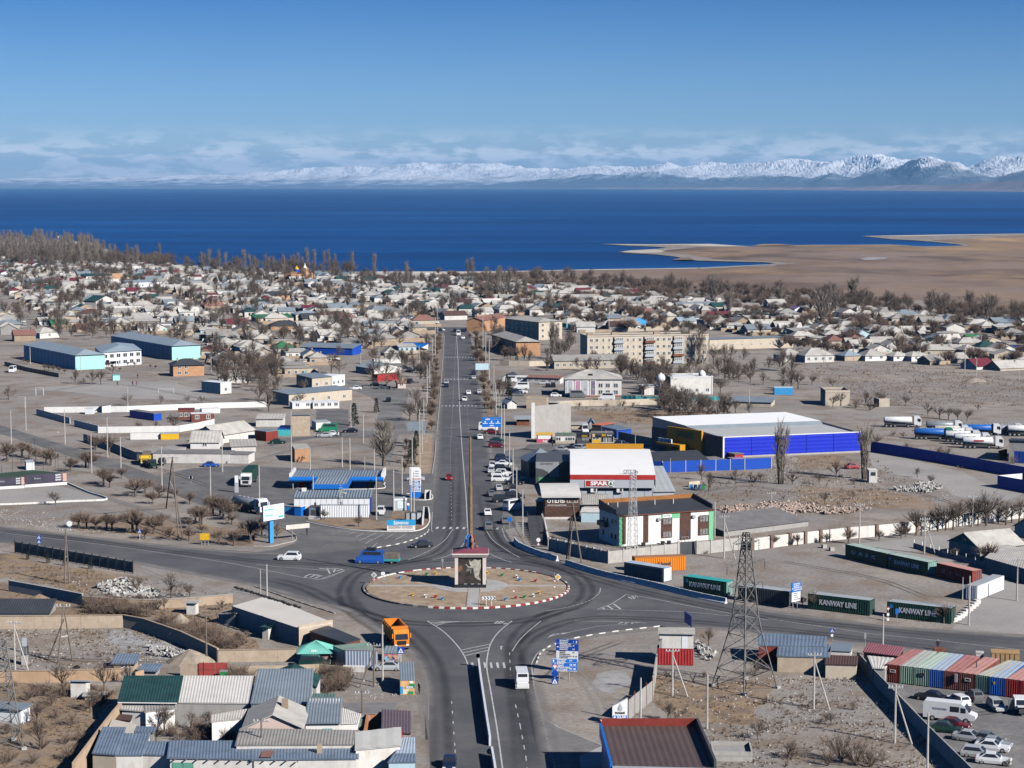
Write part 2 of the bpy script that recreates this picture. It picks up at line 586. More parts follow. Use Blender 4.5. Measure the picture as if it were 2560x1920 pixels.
def snowmat(name,z0,z1,rock,snow=(.82,.83,.86),nsc=.0016,namp=320):
 m=bpy.data.materials.new(name)
 m.use_nodes=True
 n,l=m.node_tree.nodes,m.node_tree.links
 b=n['Principled BSDF'];SI(b,'Roughness',.9);SI(b,'Specular IOR Level',.1)
 geo=n.new('ShaderNodeNewGeometry')
 sp=n.new('ShaderNodeSeparateXYZ');LK(l,geo,'Position',sp,0)
 nz=n.new('ShaderNodeTexNoise');SI(nz,'Scale',nsc);SI(nz,'Detail',9);SI(nz,'Roughness',.72)
 LK(l,geo,'Position',nz,'Vector')
 ma=n.new('ShaderNodeMath');ma.operation='MULTIPLY_ADD';SI(ma,1,namp*2);SI(ma,2,-namp)
 LK(l,nz,'Fac',ma,0)
 ad=n.new('ShaderNodeMath');LK(l,sp,'Z',ad,0);LK(l,ma,0,ad,1)
 sn=n.new('ShaderNodeSeparateXYZ');LK(l,geo,'Normal',sn,0)
 st=n.new('ShaderNodeMath');st.operation='MULTIPLY_ADD';SI(st,1,500);SI(st,2,-460)
 LK(l,sn,'Z',st,0)
 ad2=n.new('ShaderNodeMath');LK(l,ad,0,ad2,0);LK(l,st,0,ad2,1)
 mr=n.new('ShaderNodeMapRange');mr.interpolation_type='SMOOTHSTEP'
 mr.inputs['From Min'].default_value,mr.inputs['From Max'].default_value=z0,z1
 LK(l,ad2,0,mr,'Value')
 mx=n.new('ShaderNodeMixRGB');SI(mx,'Color1',(*rock,1));SI(mx,'Color2',(*snow,1))
 LK(l,mr,'Result',mx,'Fac');LK(l,mx,'Color',b,'Base Color')
 return m
Wy=snowmat('snow over rock',60,330,(.09,.115,.15),namp=380)
Wm=snowmat('thin snow over dark slopes',160,460,(.09,.12,.155),namp=380)
Wz=Tg('bare foothills',[(.27,.20,.20),(.36,.30,.29),(.17,.13,.13)],[.0006,.0016],fine=.1,finesc=.004)
env1=[(-300,446),(0,443),(300,441),(560,434),(800,418),(1000,407),(1180,402),(1400,405),(1600,408),(1800,400),(1950,392),(2080,386),(2160,374),(2225,366),(2290,376),(2350,392),(2420,399),(2480,390),(2560,382),(2800,378)]
env2=[(-300,480),(1100,470),(1300,450),(1500,432),(1650,424),(1760,412),(1830,420),(1900,428),(2000,424),(2060,412),(2120,428),(2200,412),(2300,388),(2380,400),(2440,412),(2480,428),(2540,418),(2600,410),(2900,420)]
env3=[(-300,520),(1300,480),(1500,467),(1800,464),(2100,464),(2300,457),(2450,450),(2560,444),(2900,430)]
range_mesh('snowy_mountains',env1,4200,9000,900,70,3.1,Wy,.5)
range_mesh('dark_mountains',env2,1400,3600,640,50,8.7,Wm,.6,u0=-.02,u1=.3)
range_mesh('foothills',env3,150,1800,260,16,5.2,Wz,.3,u0=0.0,u1=.3)
# --- air between the camera and the far shore
hzm=bpy.data.materials.new('pale blue haze')
hzm.use_nodes=True
hzm.node_tree.nodes.clear()
ho=hzm.node_tree.nodes.new('ShaderNodeOutputMaterial')
pv=hzm.node_tree.nodes.new('ShaderNodeVolumePrincipled')
SI(pv,'Color',(.28,.58,1.0,1))
SI(pv,'Density',2.4e-5)
SI(pv,'Anisotropy',0.0)
hzm.node_tree.links.new(pv.outputs['Volume'],ho.inputs['Volume'])
mb=MB()
mb.box(-42000,42000,-800,69000,-62,840)
hb=mb.build('haze',hzm)
hb['kind']='stuff'
# --- paved ground
def strip(name,t,pairs,z,mat,cols=12,attr=None,kind='structure',sub=1):
 """ribbon between left and right edge readings"""
 P=[(g(t if len(p)==4 else p[4],p[0],p[1]),g(t if len(p)==4 else p[4],p[2],p[3]))for p in pairs]
 if sub>1:
  Q=[]
  for(a,b_),(c,d)in zip(P,P[1:]):
   for k in range(sub):
    Q.append((a.lerp(c,k/sub),b_.lerp(d,k/sub)))
  P=Q+[P[-1]]
 b=MB()
 for a,c in P:
  for j in range(cols+1):
   p=a.lerp(c,j/cols)
   b.v.append((p.x,p.y,z))
 w=cols+1
 for i in range(len(P)-1):
  for j in range(cols):
   b.f.append((i*w+j,i*w+j+1,(i+1)*w+j+1,(i+1)*w+j));b.m.append(0)
 o=b.build(name,mat)
 me=o.data
 if me.polygons[0].normal.z<0:
  me.flip_normals()
 if attr:
  at=me.attributes.new('wear','FLOAT','POINT')
  at.data.foreach_set('value',[attr(j/cols,i/(len(P)-1))for i in range(len(P))for j in range(w)])
 if kind:o['kind']=kind
 return o
junction=[(0,1317),(174,1337),(347,1356),(492,1371),(640,1380),(780,1384),(947,1369),(1002,1359),(1045,1345),(1065,1333),(1075,1318),(1083,1275),(1256,1275),(1259,1321),(1280,1352),(1300,1366),(1340,1384),(1407,1406),(1510,1436),(1627,1463),(1740,1490),(1837,1509),(1920,1527),(2105,1551),(2238,1567),(2560,1590),(2900,1612),(2900,1700),(2560,1668),(2470,1650),(2238,1617),(2082,1600),(1920,1582),(1743,1567),(1642,1567),(1540,1579),(1442,1595),(1387,1611),(1362,1624),(1349,1637),(1338,1656),(1331,1690),(1334,1710),(1355,1793),(1384,1920),(1425,2120),(1075,2120),(1075,1920),(1072,1787),(1066,1700),(1056,1668),(1039,1642),(987,1605),(929,1564),(871,1527),(785,1505),(698,1483),(640,1464),(448,1428),(333,1406),(190,1381),(38,1359),(0,1356),(-300,1330),(-300,1288)]
sheet('road',[g('N',x,y)for x,y in junction],.012,Kg)
strip('avenue','N',[(1083,1290,1257,1290),(1087,1200,1240,1200),(1094,1080,1217,1080),(1101,980,1203,980),(1107,880,1184,880),(1110,830,1173,830),(1105,818,1168,818)],.016,Kg,cols=2)
sheet('side_street',[g('N',x,y)for x,y in[(1112,832),(1106,818),(1060,812),(1000,806),(1000,812),(1058,819),(1075,828),(1085,836)]],.02,Kg)
sheet('parking_bay',[g('N',x,y)for x,y in[(1204,1000),(1215,1100),(1240,1200),(1257,1290),(1262,1325),(1290,1318),(1283,1250),(1286,1195),(1262,1130),(1254,1060),(1232,1000)]],.008,Ty)
strip('street','B0',[(-500,205,-500,150),(0,360,0,285),(500,520,500,440),(1000,705,1000,600),(1500,885,1500,770),(2000,1080,2000,925),(2330,1230,2400,1060)],.009,Ty,cols=2)
sheet('forecourt',[g('N',x,y)for x,y in[(376,1192),(470,1172),(560,1166),(640,1166),(785,1172),(870,1166),(958,1172),(1000,1184),(1088,1184),(1085,1275),(1078,1318),(1065,1334),(1002,1360),(947,1370),(780,1385),(640,1381),(690,1374),(735,1358),(741,1342),(709,1320),(650,1292),(567,1272),(520,1245),(450,1215)]],.005,Ty)
sheet('car_park',[g('B2',x,y)for x,y in[(150,450),(380,445),(900,440),(1100,470),(1180,520),(1180,600),(980,600),(440,545),(280,520),(60,690),(0,560)]],.006,Ty)
sheet('lane',[g('A1',x,y)for x,y in[(760,1420),(1020,1460),(1320,1500),(1300,1640),(1280,1700),(1130,1700),(1080,1640),(980,1560),(850,1510)]],.005,Kb)
sheet('lane',[g('B1',x,y)for x,y in[(1105,0),(1310,10),(1260,220),(1300,300),(1560,335),(1560,352),(1240,370),(1210,440),(1150,640),(1060,330),(1030,300)]],.006,Kb)
sheet('lane',[g('B1',x,y)for x,y in[(520,150),(800,150),(800,330),(1040,340),(1060,385),(900,400),(540,395),(260,440),(120,470),(90,440),(200,400),(520,380)]],.007,Ty)
strip('lane','N',[(1205,1128,1205,1146),(1250,1129,1250,1150),(1330,1118,1330,1140),(1400,1112,1400,1130)],.011,Ty,cols=2)
strip('dirt_track','B3',[(640,1320,700,1440),(1000,1290,1100,1380),(1400,1240,1500,1360),(1560,1235,1600,1330)],.006,Tx,cols=2)
strip('dirt_track','N',[(2242,1376,2200,1384),(2380,1400,2330,1412),(2480,1440,2465,1450),(2560,1462,2560,1490),(2800,1520,2800,1560)],.007,Tx,cols=2)
strip('dirt_track','N',[(2462,1450,2560,1475),(2440,1510,2600,1520),(2380,1572,2640,1592)],.010,Tx,cols=2)
sheet('gas_apron',[g('C2',x,y)for x,y in[(262,1222),(400,1305),(770,1462),(800,1560),(860,1900),(380,1900),(330,1560)]],.008,Kb)
strip('dirt_track','B3',[(870,515,900,640),(1300,600,1050,700),(1700,700,1500,800),(1900,800,1600,900),(2212,880,2000,960)],.008,Tx,cols=2)
sheet('concrete_apron',[g('C2',x,y)for x,y in[(580,1562),(780,1465),(860,1700),(600,1700)]],.012,Gv)
zone('gravel_yard','C3',[(1000,900),(1500,985),(2300,1060),(2600,1100),(2600,1900),(1900,1900),(1500,1400),(1200,1080)],.006,Ww,amp=.8)
zone('brown_verge','C0',[(-200,-200),(60,-190),(500,-90),(1120,-20),(1180,60),(900,70),(760,150),(80,10),(-200,0)],.007,Ti)
zone('garden_soil','C0',[(-100,60),(90,60),(720,240),(1400,220),(1980,200),(2030,300),(1900,420),(2212,560),(2212,640),(1880,640),(1320,380),(1070,340),(440,350),(440,240),(-100,240)],.006,Ti)
zone('weedy_plot','C0',[(-300,930),(420,920),(780,940),(1050,990),(880,1180),(600,1659),(500,1900),(-300,1900)],.006,Ti,amp=2)
zone('salt_patch','C0',[(860,470),(1100,480),(1400,560),(1620,690),(1500,720),(1250,680),(980,600)],.009,Gu,amp=1.6,step=2)
zone('salt_patch','C2',[(760,850),(900,830),(1020,840),(980,960),(900,1040),(780,1010),(680,1010)],.009,Gu,amp=1.8,step=1.5)
zone('weedy_ground','C2',[(1240,850),(1500,960),(1900,900),(2212,900),(2212,1250),(1700,1250),(1400,1200),(1240,1100)],.006,Ti,amp=3,step=3)
zone('weedy_ground','B3',[(250,820),(900,850),(1420,930),(1380,1010),(900,1000),(300,980)],.008,Ti,amp=3,step=3)
zone('weedy_ground','B2',[(560,160),(1000,150),(1800,180),(1860,240),(1180,280),(700,250)],.006,Ti,amp=3,step=4)
zone('weedy_ground','B3',[(220,560),(640,540),(700,640),(260,680)],.006,Ti,amp=2,step=3)
zone('station_verge','B1',[(590,1090),(980,1085),(1060,1112),(1160,1090),(1180,1030),(1430,1040),(1490,1040),(1500,1110),(1470,1180),(1370,1195),(1130,1195),(800,1180),(590,1140),(400,1090)],.013,Ti,amp=0)
zone('avenue_verge','B1',[(1360,380),(1490,380),(1535,410),(1520,700),(1390,700)],.009,Wj,amp=0)
zone('avenue_verge','N',[(1094,840),(1104,840),(1097,980),(1080,1076),(1066,1076),(1078,980)],.009,Ti,amp=0)
zone('avenue_verge','N',[(1182,840),(1202,840),(1222,960),(1236,1040),(1212,1040),(1205,980),(1190,880)],.009,Ti,amp=0)
zone('park_soil','B0',[(560,1080),(1000,1070),(1500,1100),(1950,1180),(2300,1260),(2212,1330),(1900,1310),(1300,1250),(700,1190)],.006,Ti,amp=1.5)
zone('gravel_plot','B0',[(-100,835),(580,790),(900,925),(900,945),(-100,975)],.006,Tx,amp=0)
zone('school_yard','A0',[(700,1460),(1100,1420),(1500,1440),(1900,1560),(1700,1600),(1000,1560),(300,1500)],.006,Tx,amp=4,step=8)
zone('sports_court','B0',[(-200,720),(280,675),(560,700),(560,745),(-200,800)],.01,C('green turf',(.045,.075,.05),var=.2),amp=0)
# == roundabout island and monument
Gn=C('cream plaster',(.66,.58,.53),var=.08,sc=.8,dirt=.2,Mh=(.4,.33,.28))
Kl=C('black granite',(.025,.025,.03),Md=.5,var=.2)
Wh=C('maroon sheet roof',(.20,.06,.085),Md=.6,var=.15)
Ku=C('weathered gilt metal',(.22,.15,.09),Md=.55,var=.3,sc=1.4,metal=.2)
Kv=C('blue enamel',(.012,.10,.42),Md=.45,var=.08)
Tj=C('light blue enamel',(.05,.30,.62),Md=.5,var=.08)
Tq=C('galvanised steel',(.42,.43,.44),Md=.5,var=.15,metal=.3)
Mt=C('grey painted metal',(.30,.31,.32),Md=.6,var=.1)
Mf=C('dark grey metal',(.07,.072,.078),Md=.6,var=.15)
Tt=C('rusty brown metal',(.20,.075,.04),Md=.8,var=.3,sc=1.2,dirt=.3,Mh=(.1,.05,.03))
Tu=C('weathered timber',(.17,.14,.115),var=.25,sc=1.5)
Kw=C('pale concrete pole',(.45,.43,.40),var=.12,sc=1.2,dirt=.3)
Mo=C('dark window glass',(.025,.03,.04),Md=.15,var=.2,spec=.5)
Gr=C('black rubber',(.018,.018,.02),Md=.8,var=.2)
Tv=C('red paint',(.42,.03,.03),Md=.5,var=.12,dirt=.15)
Gb=C('orange paint',(.72,.22,.02),Md=.45,var=.08,dirt=.1)
Tf=C('yellow paint',(.70,.42,.02),Md=.5,var=.08,dirt=.1)
Go=C('green paint',(.03,.26,.09),Md=.5,var=.12)
Ea=C('pink print',(.62,.09,.16),Md=.6,var=.1)
Ml=C('black paint',(.02,.02,.022),Md=.5,var=.1)
Tc=C('brown timber cladding',(.085,.042,.03),Md=.7,var=.35,sc=1.5)
My=C('road sign blue',(.008,.065,.36),Md=.45,var=.04)
Mj=C('bright sign blue',(.01,.15,.56),Md=.45,var=.04)
Ma=C('sign white',(.80,.81,.82),Md=.5,var=.03)
Eb=C('cyan print',(.02,.32,.62),Md=.5,var=.1)
Gx=C('teal paint',(.04,.36,.36),Md=.55,var=.12,dirt=.25,Mh=(.2,.3,.3))
IC=g('N',1166,1469.5)
IR=18.7
KB=.22
isl=put('island',None,None,IC)
struct(isl)
b=MB()
b.prism([(IR*cos(2*pi*i/96)*.985,IR*sin(2*pi*i/96)*.985)for i in range(96)],-.05,KB)
b.build('lawn',Wj,isl)
b=MB()
MC=Vector((g('N',1177,1462).x-IC.x,1.2,0))
pts=[(MC.x+6.9*cos(2*pi*i/48),MC.y+6.3*sin(2*pi*i/48))for i in range(48)]
b.prism(pts,KB-.1,KB+.03)
b.build('paving_disc',Gv,isl)
Kr=C('pinkish kerb stone',(.45,.33,.30),var=.1)
b=MB()
px0=g('N',1184,1500).x-IC.x
b.box(px0-.95,px0+.95,-18.3,MC.y-6.0,KB-.1,KB+.045)
b.build('path',Gv,isl)
b=MB()
for s_ in(-1,1):
 b.box(px0+s_*1.06-.1,px0+s_*1.06+.1,-18.3,MC.y-2.6,KB-.1,KB+.09)
b.build('path_edging',Kr,isl)
for s_ in(-1,1):
 b=MB()
 b.box(min(s_*6.0,s_*18.2)+MC.x*(1 if True else 0)*.3,max(s_*6.0,s_*18.2)+MC.x*.3,MC.y-.9,MC.y+.35,KB-.1,KB+.042)
 b.build('path',Gv,isl)
NK=120
kb=MB()
a0,a1=-pi/NK+.0022,pi/NK-.0022
for(q0,q1)in((a0,(a0+a1)/2),((a0+a1)/2,a1)):
 p=[(IR*cos(q0),IR*sin(q0)),((IR+.38)*cos(q0),(IR+.38)*sin(q0)),((IR+.38)*cos(q1),(IR+.38)*sin(q1)),(IR*cos(q1),IR*sin(q1))]
 kb.prism(p,0,KB+.1)
meK=[kb.mesh('kerbstone',m)for m in(Kh,Wx,Kk,Mv)]
for i in range(NK):
 a=2*pi*i/NK
 ang=math.degrees(a)
 k=i%2
 if 165<ang<250:k=2 if R.random()<.7 else 3
 elif 5<ang<45 and R.random()<.75:k=2
 elif 120<ang<=165:k=R.choice((0,0,3,1))
 o=put('kerbstone',meK[k],isl,None,a)
mon=thing('monument','cream pillared monument with dark mural on the roundabout island carrying a tall gilt pole','monument',(IC.x+MC.x,IC.y+MC.y,KB))
W2=2.85
mh=5.75
b=MB();b.box(-W2-.05,W2+.05,-2.45,2.45,0,.62);b.build('plinth',Kl,mon)
for s_ in(-1,1):
 for y_ in(-2.35,1.75):
  b=MB();b.box(s_*W2-(.58 if s_>0 else 0),s_*W2+(0 if s_>0 else .58),y_,y_+.6,.62,mh);b.build('pillar',Gn,mon)
b=MB();b.box(-W2+.1,W2-.1,-1.95,1.95,.62,mh);b.build('core',Kl,mon)
for z0_,z1_,e_ in((mh,mh+.2,.2),(mh+.2,mh+.42,.34),(mh+.42,mh+.72,.52)):
 b=MB();b.box(-W2-e_,W2+e_,-2.35-e_,2.35+e_,z0_,z1_-.012);b.build('cornice',Gn,mon)
b=MB()
zt=mh+.70
ex,ey=W2+.5,2.83
b.v=[(-ex,-ey,zt),(ex,-ey,zt),(ex,ey,zt),(-ex,ey,zt),(-.6,-.6,zt+.75),(.6,-.6,zt+.75),(.6,.6,zt+.75),(-.6,.6,zt+.75)]
for f_ in((0,1,5,4),(1,2,6,5),(2,3,7,6),(3,0,4,7),(4,5,6,7)):
 b.f.append(f_);b.m.append(0)
b.build('roof',Wh,mon)
Gp=bpy.data.materials.new('painted mural')
Gp.use_nodes=True
n,l=Gp.node_tree.nodes,Gp.node_tree.links
tc=n.new('ShaderNodeTexCoord')
nz=n.new('ShaderNodeTexNoise');SI(nz,'Scale',.9);SI(nz,'Detail',6);SI(nz,'Roughness',.7)
rp=n.new('ShaderNodeValToRGB')
rp.color_ramp.elements[0].position=.35;rp.color_ramp.elements[0].color=(.012,.011,.011,1)
rp.color_ramp.elements[1].position=.75;rp.color_ramp.elements[1].color=(.09,.065,.05,1)
LK(l,tc,'Object',nz,'Vector');LK(l,nz,'Fac',rp,'Fac');l.new(rp.outputs['Color'],n['Principled BSDF'].inputs['Base Color'])
SI(n['Principled BSDF'],'Roughness',.55)
b=MB();b.box(-W2+.56,W2-.56,-2.1,-1.9,.66,mh-.02);b.build('mural',Gp,mon)
Wn=C('pale mural paint',(.42,.40,.33),var=.4,sc=1.5,dirt=.6,Mh=(.12,.1,.085))
pic=[(-.1,4.3),(-.25,5.1),(.0,5.0),(.15,4.75),(.8,5.3),(1.35,5.05),(1.9,5.2),(1.95,3.9),(1.75,3.0),(1.5,2.2),(1.95,1.35),(1.3,1.55),(.85,1.9),(.6,3.0),(.55,3.6),(-.45,3.75),(-.9,4.35),(-.75,4.45),(-.35,3.95),(.25,3.95)]
b=MB()
b.xz([(x,z+.0)for x,z in pic],-2.125,-2.103)
b.build('mural_figure',Wn,mon)
b=MB();b.xz([(-2.2,2.9),(-1.7,3.0),(-1.35,3.5),(-1.6,4.1),(-2.2,4.0)],-2.118,-2.102);b.build('mural_figure',C('rust mural paint',(.22,.11,.06),var=.4,sc=2),mon)
b=MB();b.xz([(.05,2.4),(-.1,3.2),(-.7,2.9),(-.8,3.4),(-.5,3.6),(.3,3.5)],-2.119,-2.104);b.build('mural_figure',C('grey mural paint',(.16,.16,.155),var=.4,sc=2),mon)
m_pl=C('plinth white dashes',(.6,.6,.6))
for x_ in(-.9,.35,1.6):
 b=MB();b.box(x_-.28,x_+.28,-2.13,-2.1,.64,.72);b.build('plinth_plate',m_pl,mon)
zp=zt+.72
ptop=hz('B1',1852,1440+230,380)-KB
b=MB()
zz=zp+(ptop-zp)*.55
b.lathe([(.40,zp),(.40,zp+2),(.36,zz),(.36,zz+.15),(.24,zz+.2),(.17,ptop)],12)
b.build('pole',Ku,mon,smooth=False)
legm=[Tj,Kv,C('salmon paint',(.48,.20,.15)),C('brown red paint',(.20,.06,.045)),Ku,Kv]
for i in range(6):
 a=2*pi*(i+.5)/6
 a=(radians(205),radians(245),radians(295),radians(335),radians(60),radians(120))[i]
 b=MB()
 pr=[(.42,zp+2.35),(.9,zp+1.9),(1.12,zp+1.1),(1.05,zp-.35)]
 for(r0_,z0_),(r1_,z1_)in zip(pr,pr[1:]):
  b.tube((r0_*cos(a),r0_*sin(a),z0_),(r1_*cos(a),r1_*sin(a),z1_),.17,.17,4)
 b.tube((.95*cos(a),.95*sin(a),zp+1.6),(.4*cos(a),.4*sin(a),zp+.1),.13,.13,4)
 b.build('buttress',legm[i],mon)
pb=MB()
pb.lathe([(.22,0),(.26,.05),(.2,.2),(.3,.38),(.44,.55),(.4,.56),(.26,.4),(.1,.36)],9)
pb.v=pb.v[:]
for k in range(9):
 i_=4*9+k
 x_,y_,z_=pb.v[i_]
 f_=1.32 if k%2 else 1.0
 pb.v[i_]=(x_*f_,y_*f_,z_+(.12 if k%2 else 0))
meP={}
for nm_,m_ in(('yellow',Tf),('green',Go),('blue',Tj),('red',Tv),('white',Mc)):
 meP[nm_]=pb.mesh('tyre_planter',m_)
pls=[('B1',1245,1612,'blue','leftmost planter behind the monument'),('B1',1475,1584,'green','behind the monument to its left'),('B1',1552,1577,'yellow','behind the monument to its left'),('B1',2000,1572,'yellow','behind the right rear of the monument'),('B1',2126,1592,'green','behind the monument to its right'),('B2',45,1605,'white','at the rear right of the island'),('B2',66,1632,'blue','at the rear right of the island'),('B2',203,1642,'red','behind the right path of the island'),('C1',1352,172,'yellow','in the front left lawn of the island'),('C1',1466,186,'white','in the front left lawn of the island'),('C1',1551,190,'red','in the front left lawn of the island'),('C1',1609,207,'blue','beside the paved path in the front left lawn'),('C1',2155,212,'blue','beside the chevron board'),('C2',30,200,'red','near the front kerb right of the chevron board'),('C2',108,190,'green','in the front right lawn of the island'),('C2',187,180,'white','in the front right lawn of the island'),('C2',236,155,'yellow','in the front right lawn near the yield sign')]
for t,x,y,c_,w_ in pls:
 p=g(t,x,y,KB)
 r=put('tyre_planter',meP[c_],None,p,R.random()*3)
 tag(r,c_+' flower-shaped tyre planter '+w_,'planter','coloured planters on the island')
 r.scale=(.8,)*3
# -- road paint
def line(name,t,pts,w=.16,z=.024,mat=None,dash=None,parent=None):
 P=[g(p[2]if len(p)>2 else t,p[0],p[1],z)for p in pts]
 b=MB()
 acc=0.0
 for a,c in zip(P,P[1:]):
  d=c-a
  L=d.length
  if L<.01:continue
  d.normalize()
  s_=Vector((-d.y,d.x,0))*w/2
  if not dash:
   b.face([a-s_,c-s_,c+s_,a+s_])
  else:
   k=0.0
   while k<L:
    k2=min(L,k+dash[0])
    p,q=a+d*k,a+d*k2
    b.face([p-s_,q-s_,q+s_,p+s_])
    k+=dash[0]+dash[1]
 return struct(b.build(name,mat or Kt))
def smooth(pts,k=5):
 """Catmull-Rom through the readings"""
 out=[]
 P=[Vector((p[0],p[1]))for p in pts]
 P=[P[0]*2-P[1]]+P+[P[-1]*2-P[-2]]
 for i in range(1,len(P)-2):
  for j in range(k):
   t=j/k
   a,b_,c,d=P[i-1:i+3]
   out.append(tuple(.5*((2*b_)+(c-a)*t+(2*a-5*b_+4*c-d)*t*t+(3*b_-a-3*c+d)*t**3)))
 out.append(tuple(P[-2]))
 return out
line('lane_marking','N',smooth([(0,1331),(262,1362),(526,1400),(640,1420),(755,1443),(806,1448)]))
line('lane_marking','N',smooth([(640,1411),(700,1417),(758,1421),(820,1426),(868,1424)]))
line('lane_marking','N',smooth([(806,1448),(830,1440),(872,1422)]))
line('lane_marking','N',[(1128,1100),(1141,830)],.14,dash=(2.2,5))
line('lane_marking','N',[(1169,1320),(1165,1240),(1155,1120),(1149,1020),(1145,900),(1141,832)],.2)
line('lane_marking','N',[(1129,1300),(1127,1200),(1126,1090)],.12,dash=(1.5,4))
line('lane_marking','N',[(1177,1230),(1174,1120),(1168,1010)],.12,dash=(1.5,6))
line('lane_marking','N',smooth([(1170,1320),(1168,1345),(1150,1370),(1120,1389),(1081,1400)]))
line('lane_marking','N',smooth([(1182,1352),(1196,1368),(1222,1383),(1252,1397),(1280,1406)]))
line('lane_marking','N',smooth([(1133,1322),(1110,1352),(1070,1378),(1020,1400)]),.13)
line('lane_marking','N',smooth([(1215,1325),(1232,1350),(1262,1372),(1300,1395)]),.13)
line('lane_marking','N',smooth([(1255,1320),(1264,1345),(1280,1362)]),.13)
line('lane_marking','N',smooth([(1082,1330),(1079,1322),(1081,1280)]),.13)
for(x0,x1,y)in((1112,1200,893),(1104,1196,1014.5),(1110,1192,948)):
 line('crossing','N',[(x0,y),(x1,y)],3.2,dash=(.5,.75))
line('crossing','N',[(1090,1319.5),(1252,1321)],2.6,dash=(.55,.9))
def poly(name,t,pts,z=.024,mat=None):
 o=sheet(name,[g(p[2]if len(p)>2 else t,p[0],p[1])for p in pts],z,mat or Kt)
 return o
for k in range(3):
 x=410+k*52
 line('lane_marking','B1',[(420+45*k,1600+6*k-4),(470+40*k,1572+10*k),(585,1588)],.32)
 line('lane_marking','B1',[(545+62*k,1522),(620+65*k,1533),(640+30*k,1570-12*k)],.32)
line('lane_marking','B1',[(410,1600),(535,1622),(800,1530)],.14)
line('lane_marking','C1',smooth([(1480,388),(1620,480),(1730,590),(1800,690),(1840,790)]),.2)
line('lane_marking','C1',[(1480,388),(1700,392),(1950,392),(2212,388)],.13)
line('lane_marking','C1',smooth([(2212,388),(2100,480),(2030,580),(2000,690),(1995,800),(2020,950),(2080,1300),(2130,1659),(2160,1900)]),.2)
for x0,y0,x1,y1 in((1772,640,2020,588),(1785,664,2010,615),(1802,690,2002,642)):
 line('lane_marking','C1',[(x0,y0),(x1,y1)],.24)
for k in range(3):
 line('lane_marking','C1',smooth([(1500+24*k,402+14*k),(1580+30*k,400+2*k),(1640+60*k,391+k)]),.26)
 line('lane_marking','C1',[(2190-20*k,408+k*5),(2060-10*k+k*40,410-k*5),(2095+k*30,388)],.26)
line('lane_marking','C2',[(738,288),(860,242),(985,160)],.16)
line('lane_marking','C2',[(738,288),(940,292),(1500,308),(1900,345)],.14)
line('lane_marking','C2',smooth([(985,160),(1200,192),(1550,262),(1925,328),(2212,380)]),.16)
for k in range(3):
 line('lane_marking','C2',[(770+55*k,270-14*k),(800+70*k,286)],.34)
 line('lane_marking','C2',[(1005+30*k,180-4*k),(1040+22*k,198-7*k),(1085-k*4,184-k*4)],.34)
line('lane_marking','C3',[(0,368),(900,500),(1500,560),(2212,640),(3000,735)],.15)
line('lane_marking','C2',[(540,388),(820,392),(1160,405)],.12)
line('lane_marking','C2',smooth([(300,535),(380,510),(520,480),(760,432),(1000,418)]),.13)
for k in range(3):
 line('lane_marking','C2',[(320+55*k,522-10*k),(370+60*k,500-6*k),(430+40*k,498-8*k)],.26)
 line('lane_marking','C2',[(920+55*k,412),(960+50*k,398),(1010+50*k,402)],.26)
line('lane_marking','C2',smooth([(0,650),(60,560),(150,470),(250,388)]),.15)
line('lane_marking','C2',smooth([(300,300),(480,270),(660,215),(750,150),(765,100)]),.16,dash=(.9,.9))
line('lane_marking','C2',smooth([(345,590),(230,660),(178,740),(172,800),(200,1000),(262,1222)]),.16)
line('lane_marking','C2',[(262,1222),(400,1305),(770,1458)],.14)
line('lane_marking','C2',[(265,1240),(300,1400),(350,1570),(370,1659),(400,1800)],.16,dash=(.9,.9))
line('lane_marking','C2',[(30,1110),(70,1290),(120,1560),(150,1900)],.14,dash=(2,3))
line('lane_marking','C1',[(1690,1080),(1720,1500),(1735,1800)],.14,dash=(1.5,4))
line('lane_marking','C1',[(2190,660),(2200,860)],.12,dash=(2,3))
line('lane_marking','C1',smooth([(1465,870),(1485,960),(1492,1100),(1490,1240)]),.12)
for x_ in(1868,1975,2030,2085,2140):
 poly('crossing','C1',[(x_-12,748),(x_+8,748),(x_+18,796),(x_-2,796)])
poly('lane_marking','C1',[(2112,636),(2112,615),(2104,615),(2119,604),(2136,615),(2124,615),(2124,636)],z=.026)
for x0,y0,x1,y1 in((785,1238,850,1212),(858,1256,935,1216),(890,1285,1042,1216),(1020,1270,1105,1227),(1112,1270,1188,1228),(1205,1275,1295,1226),(945,1310,1010,1268),(1000,1340,1050,1305)):
 line('parking_stripe','B1',[(x0,y0),(x1,y1)],.14,z=.02)
Gk=bpy.data.materials.new('rubbered asphalt')
Gk.use_nodes=True
n,l=Gk.node_tree.nodes,Gk.node_tree.links
b_=n['Principled BSDF'];SI(b_,'Base Color',(.05,.05,.055,1));SI(b_,'Roughness',.8)
at=n.new('ShaderNodeAttribute');at.attribute_name='wear'
geo=n.new('ShaderNodeNewGeometry')
nz=n.new('ShaderNodeTexNoise');SI(nz,'Scale',.25);SI(nz,'Detail',5)
LK(l,geo,'Position',nz,'Vector')
mu=n.new('ShaderNodeMath');mu.operation='MULTIPLY';LK(l,at,'Fac',mu,0)
mr=n.new('ShaderNodeMapRange');SI(mr,'From Min',.3);SI(mr,'From Max',.6);SI(mr,'To Min',.5)
LK(l,nz,'Fac',mr,'Value');LK(l,mr,'Result',mu,1)
LK(l,mu,0,b_,'Alpha')
def wearf(tracks,a=.62):
 def f(u,v):
  e=min(1,v/.12,(1-v)/.12)
  return a*e*min(1,sum(max(0,1-abs(u-c)/w)for c,w in tracks))
 return f
two=wearf([(.25,.22),(.75,.22)])
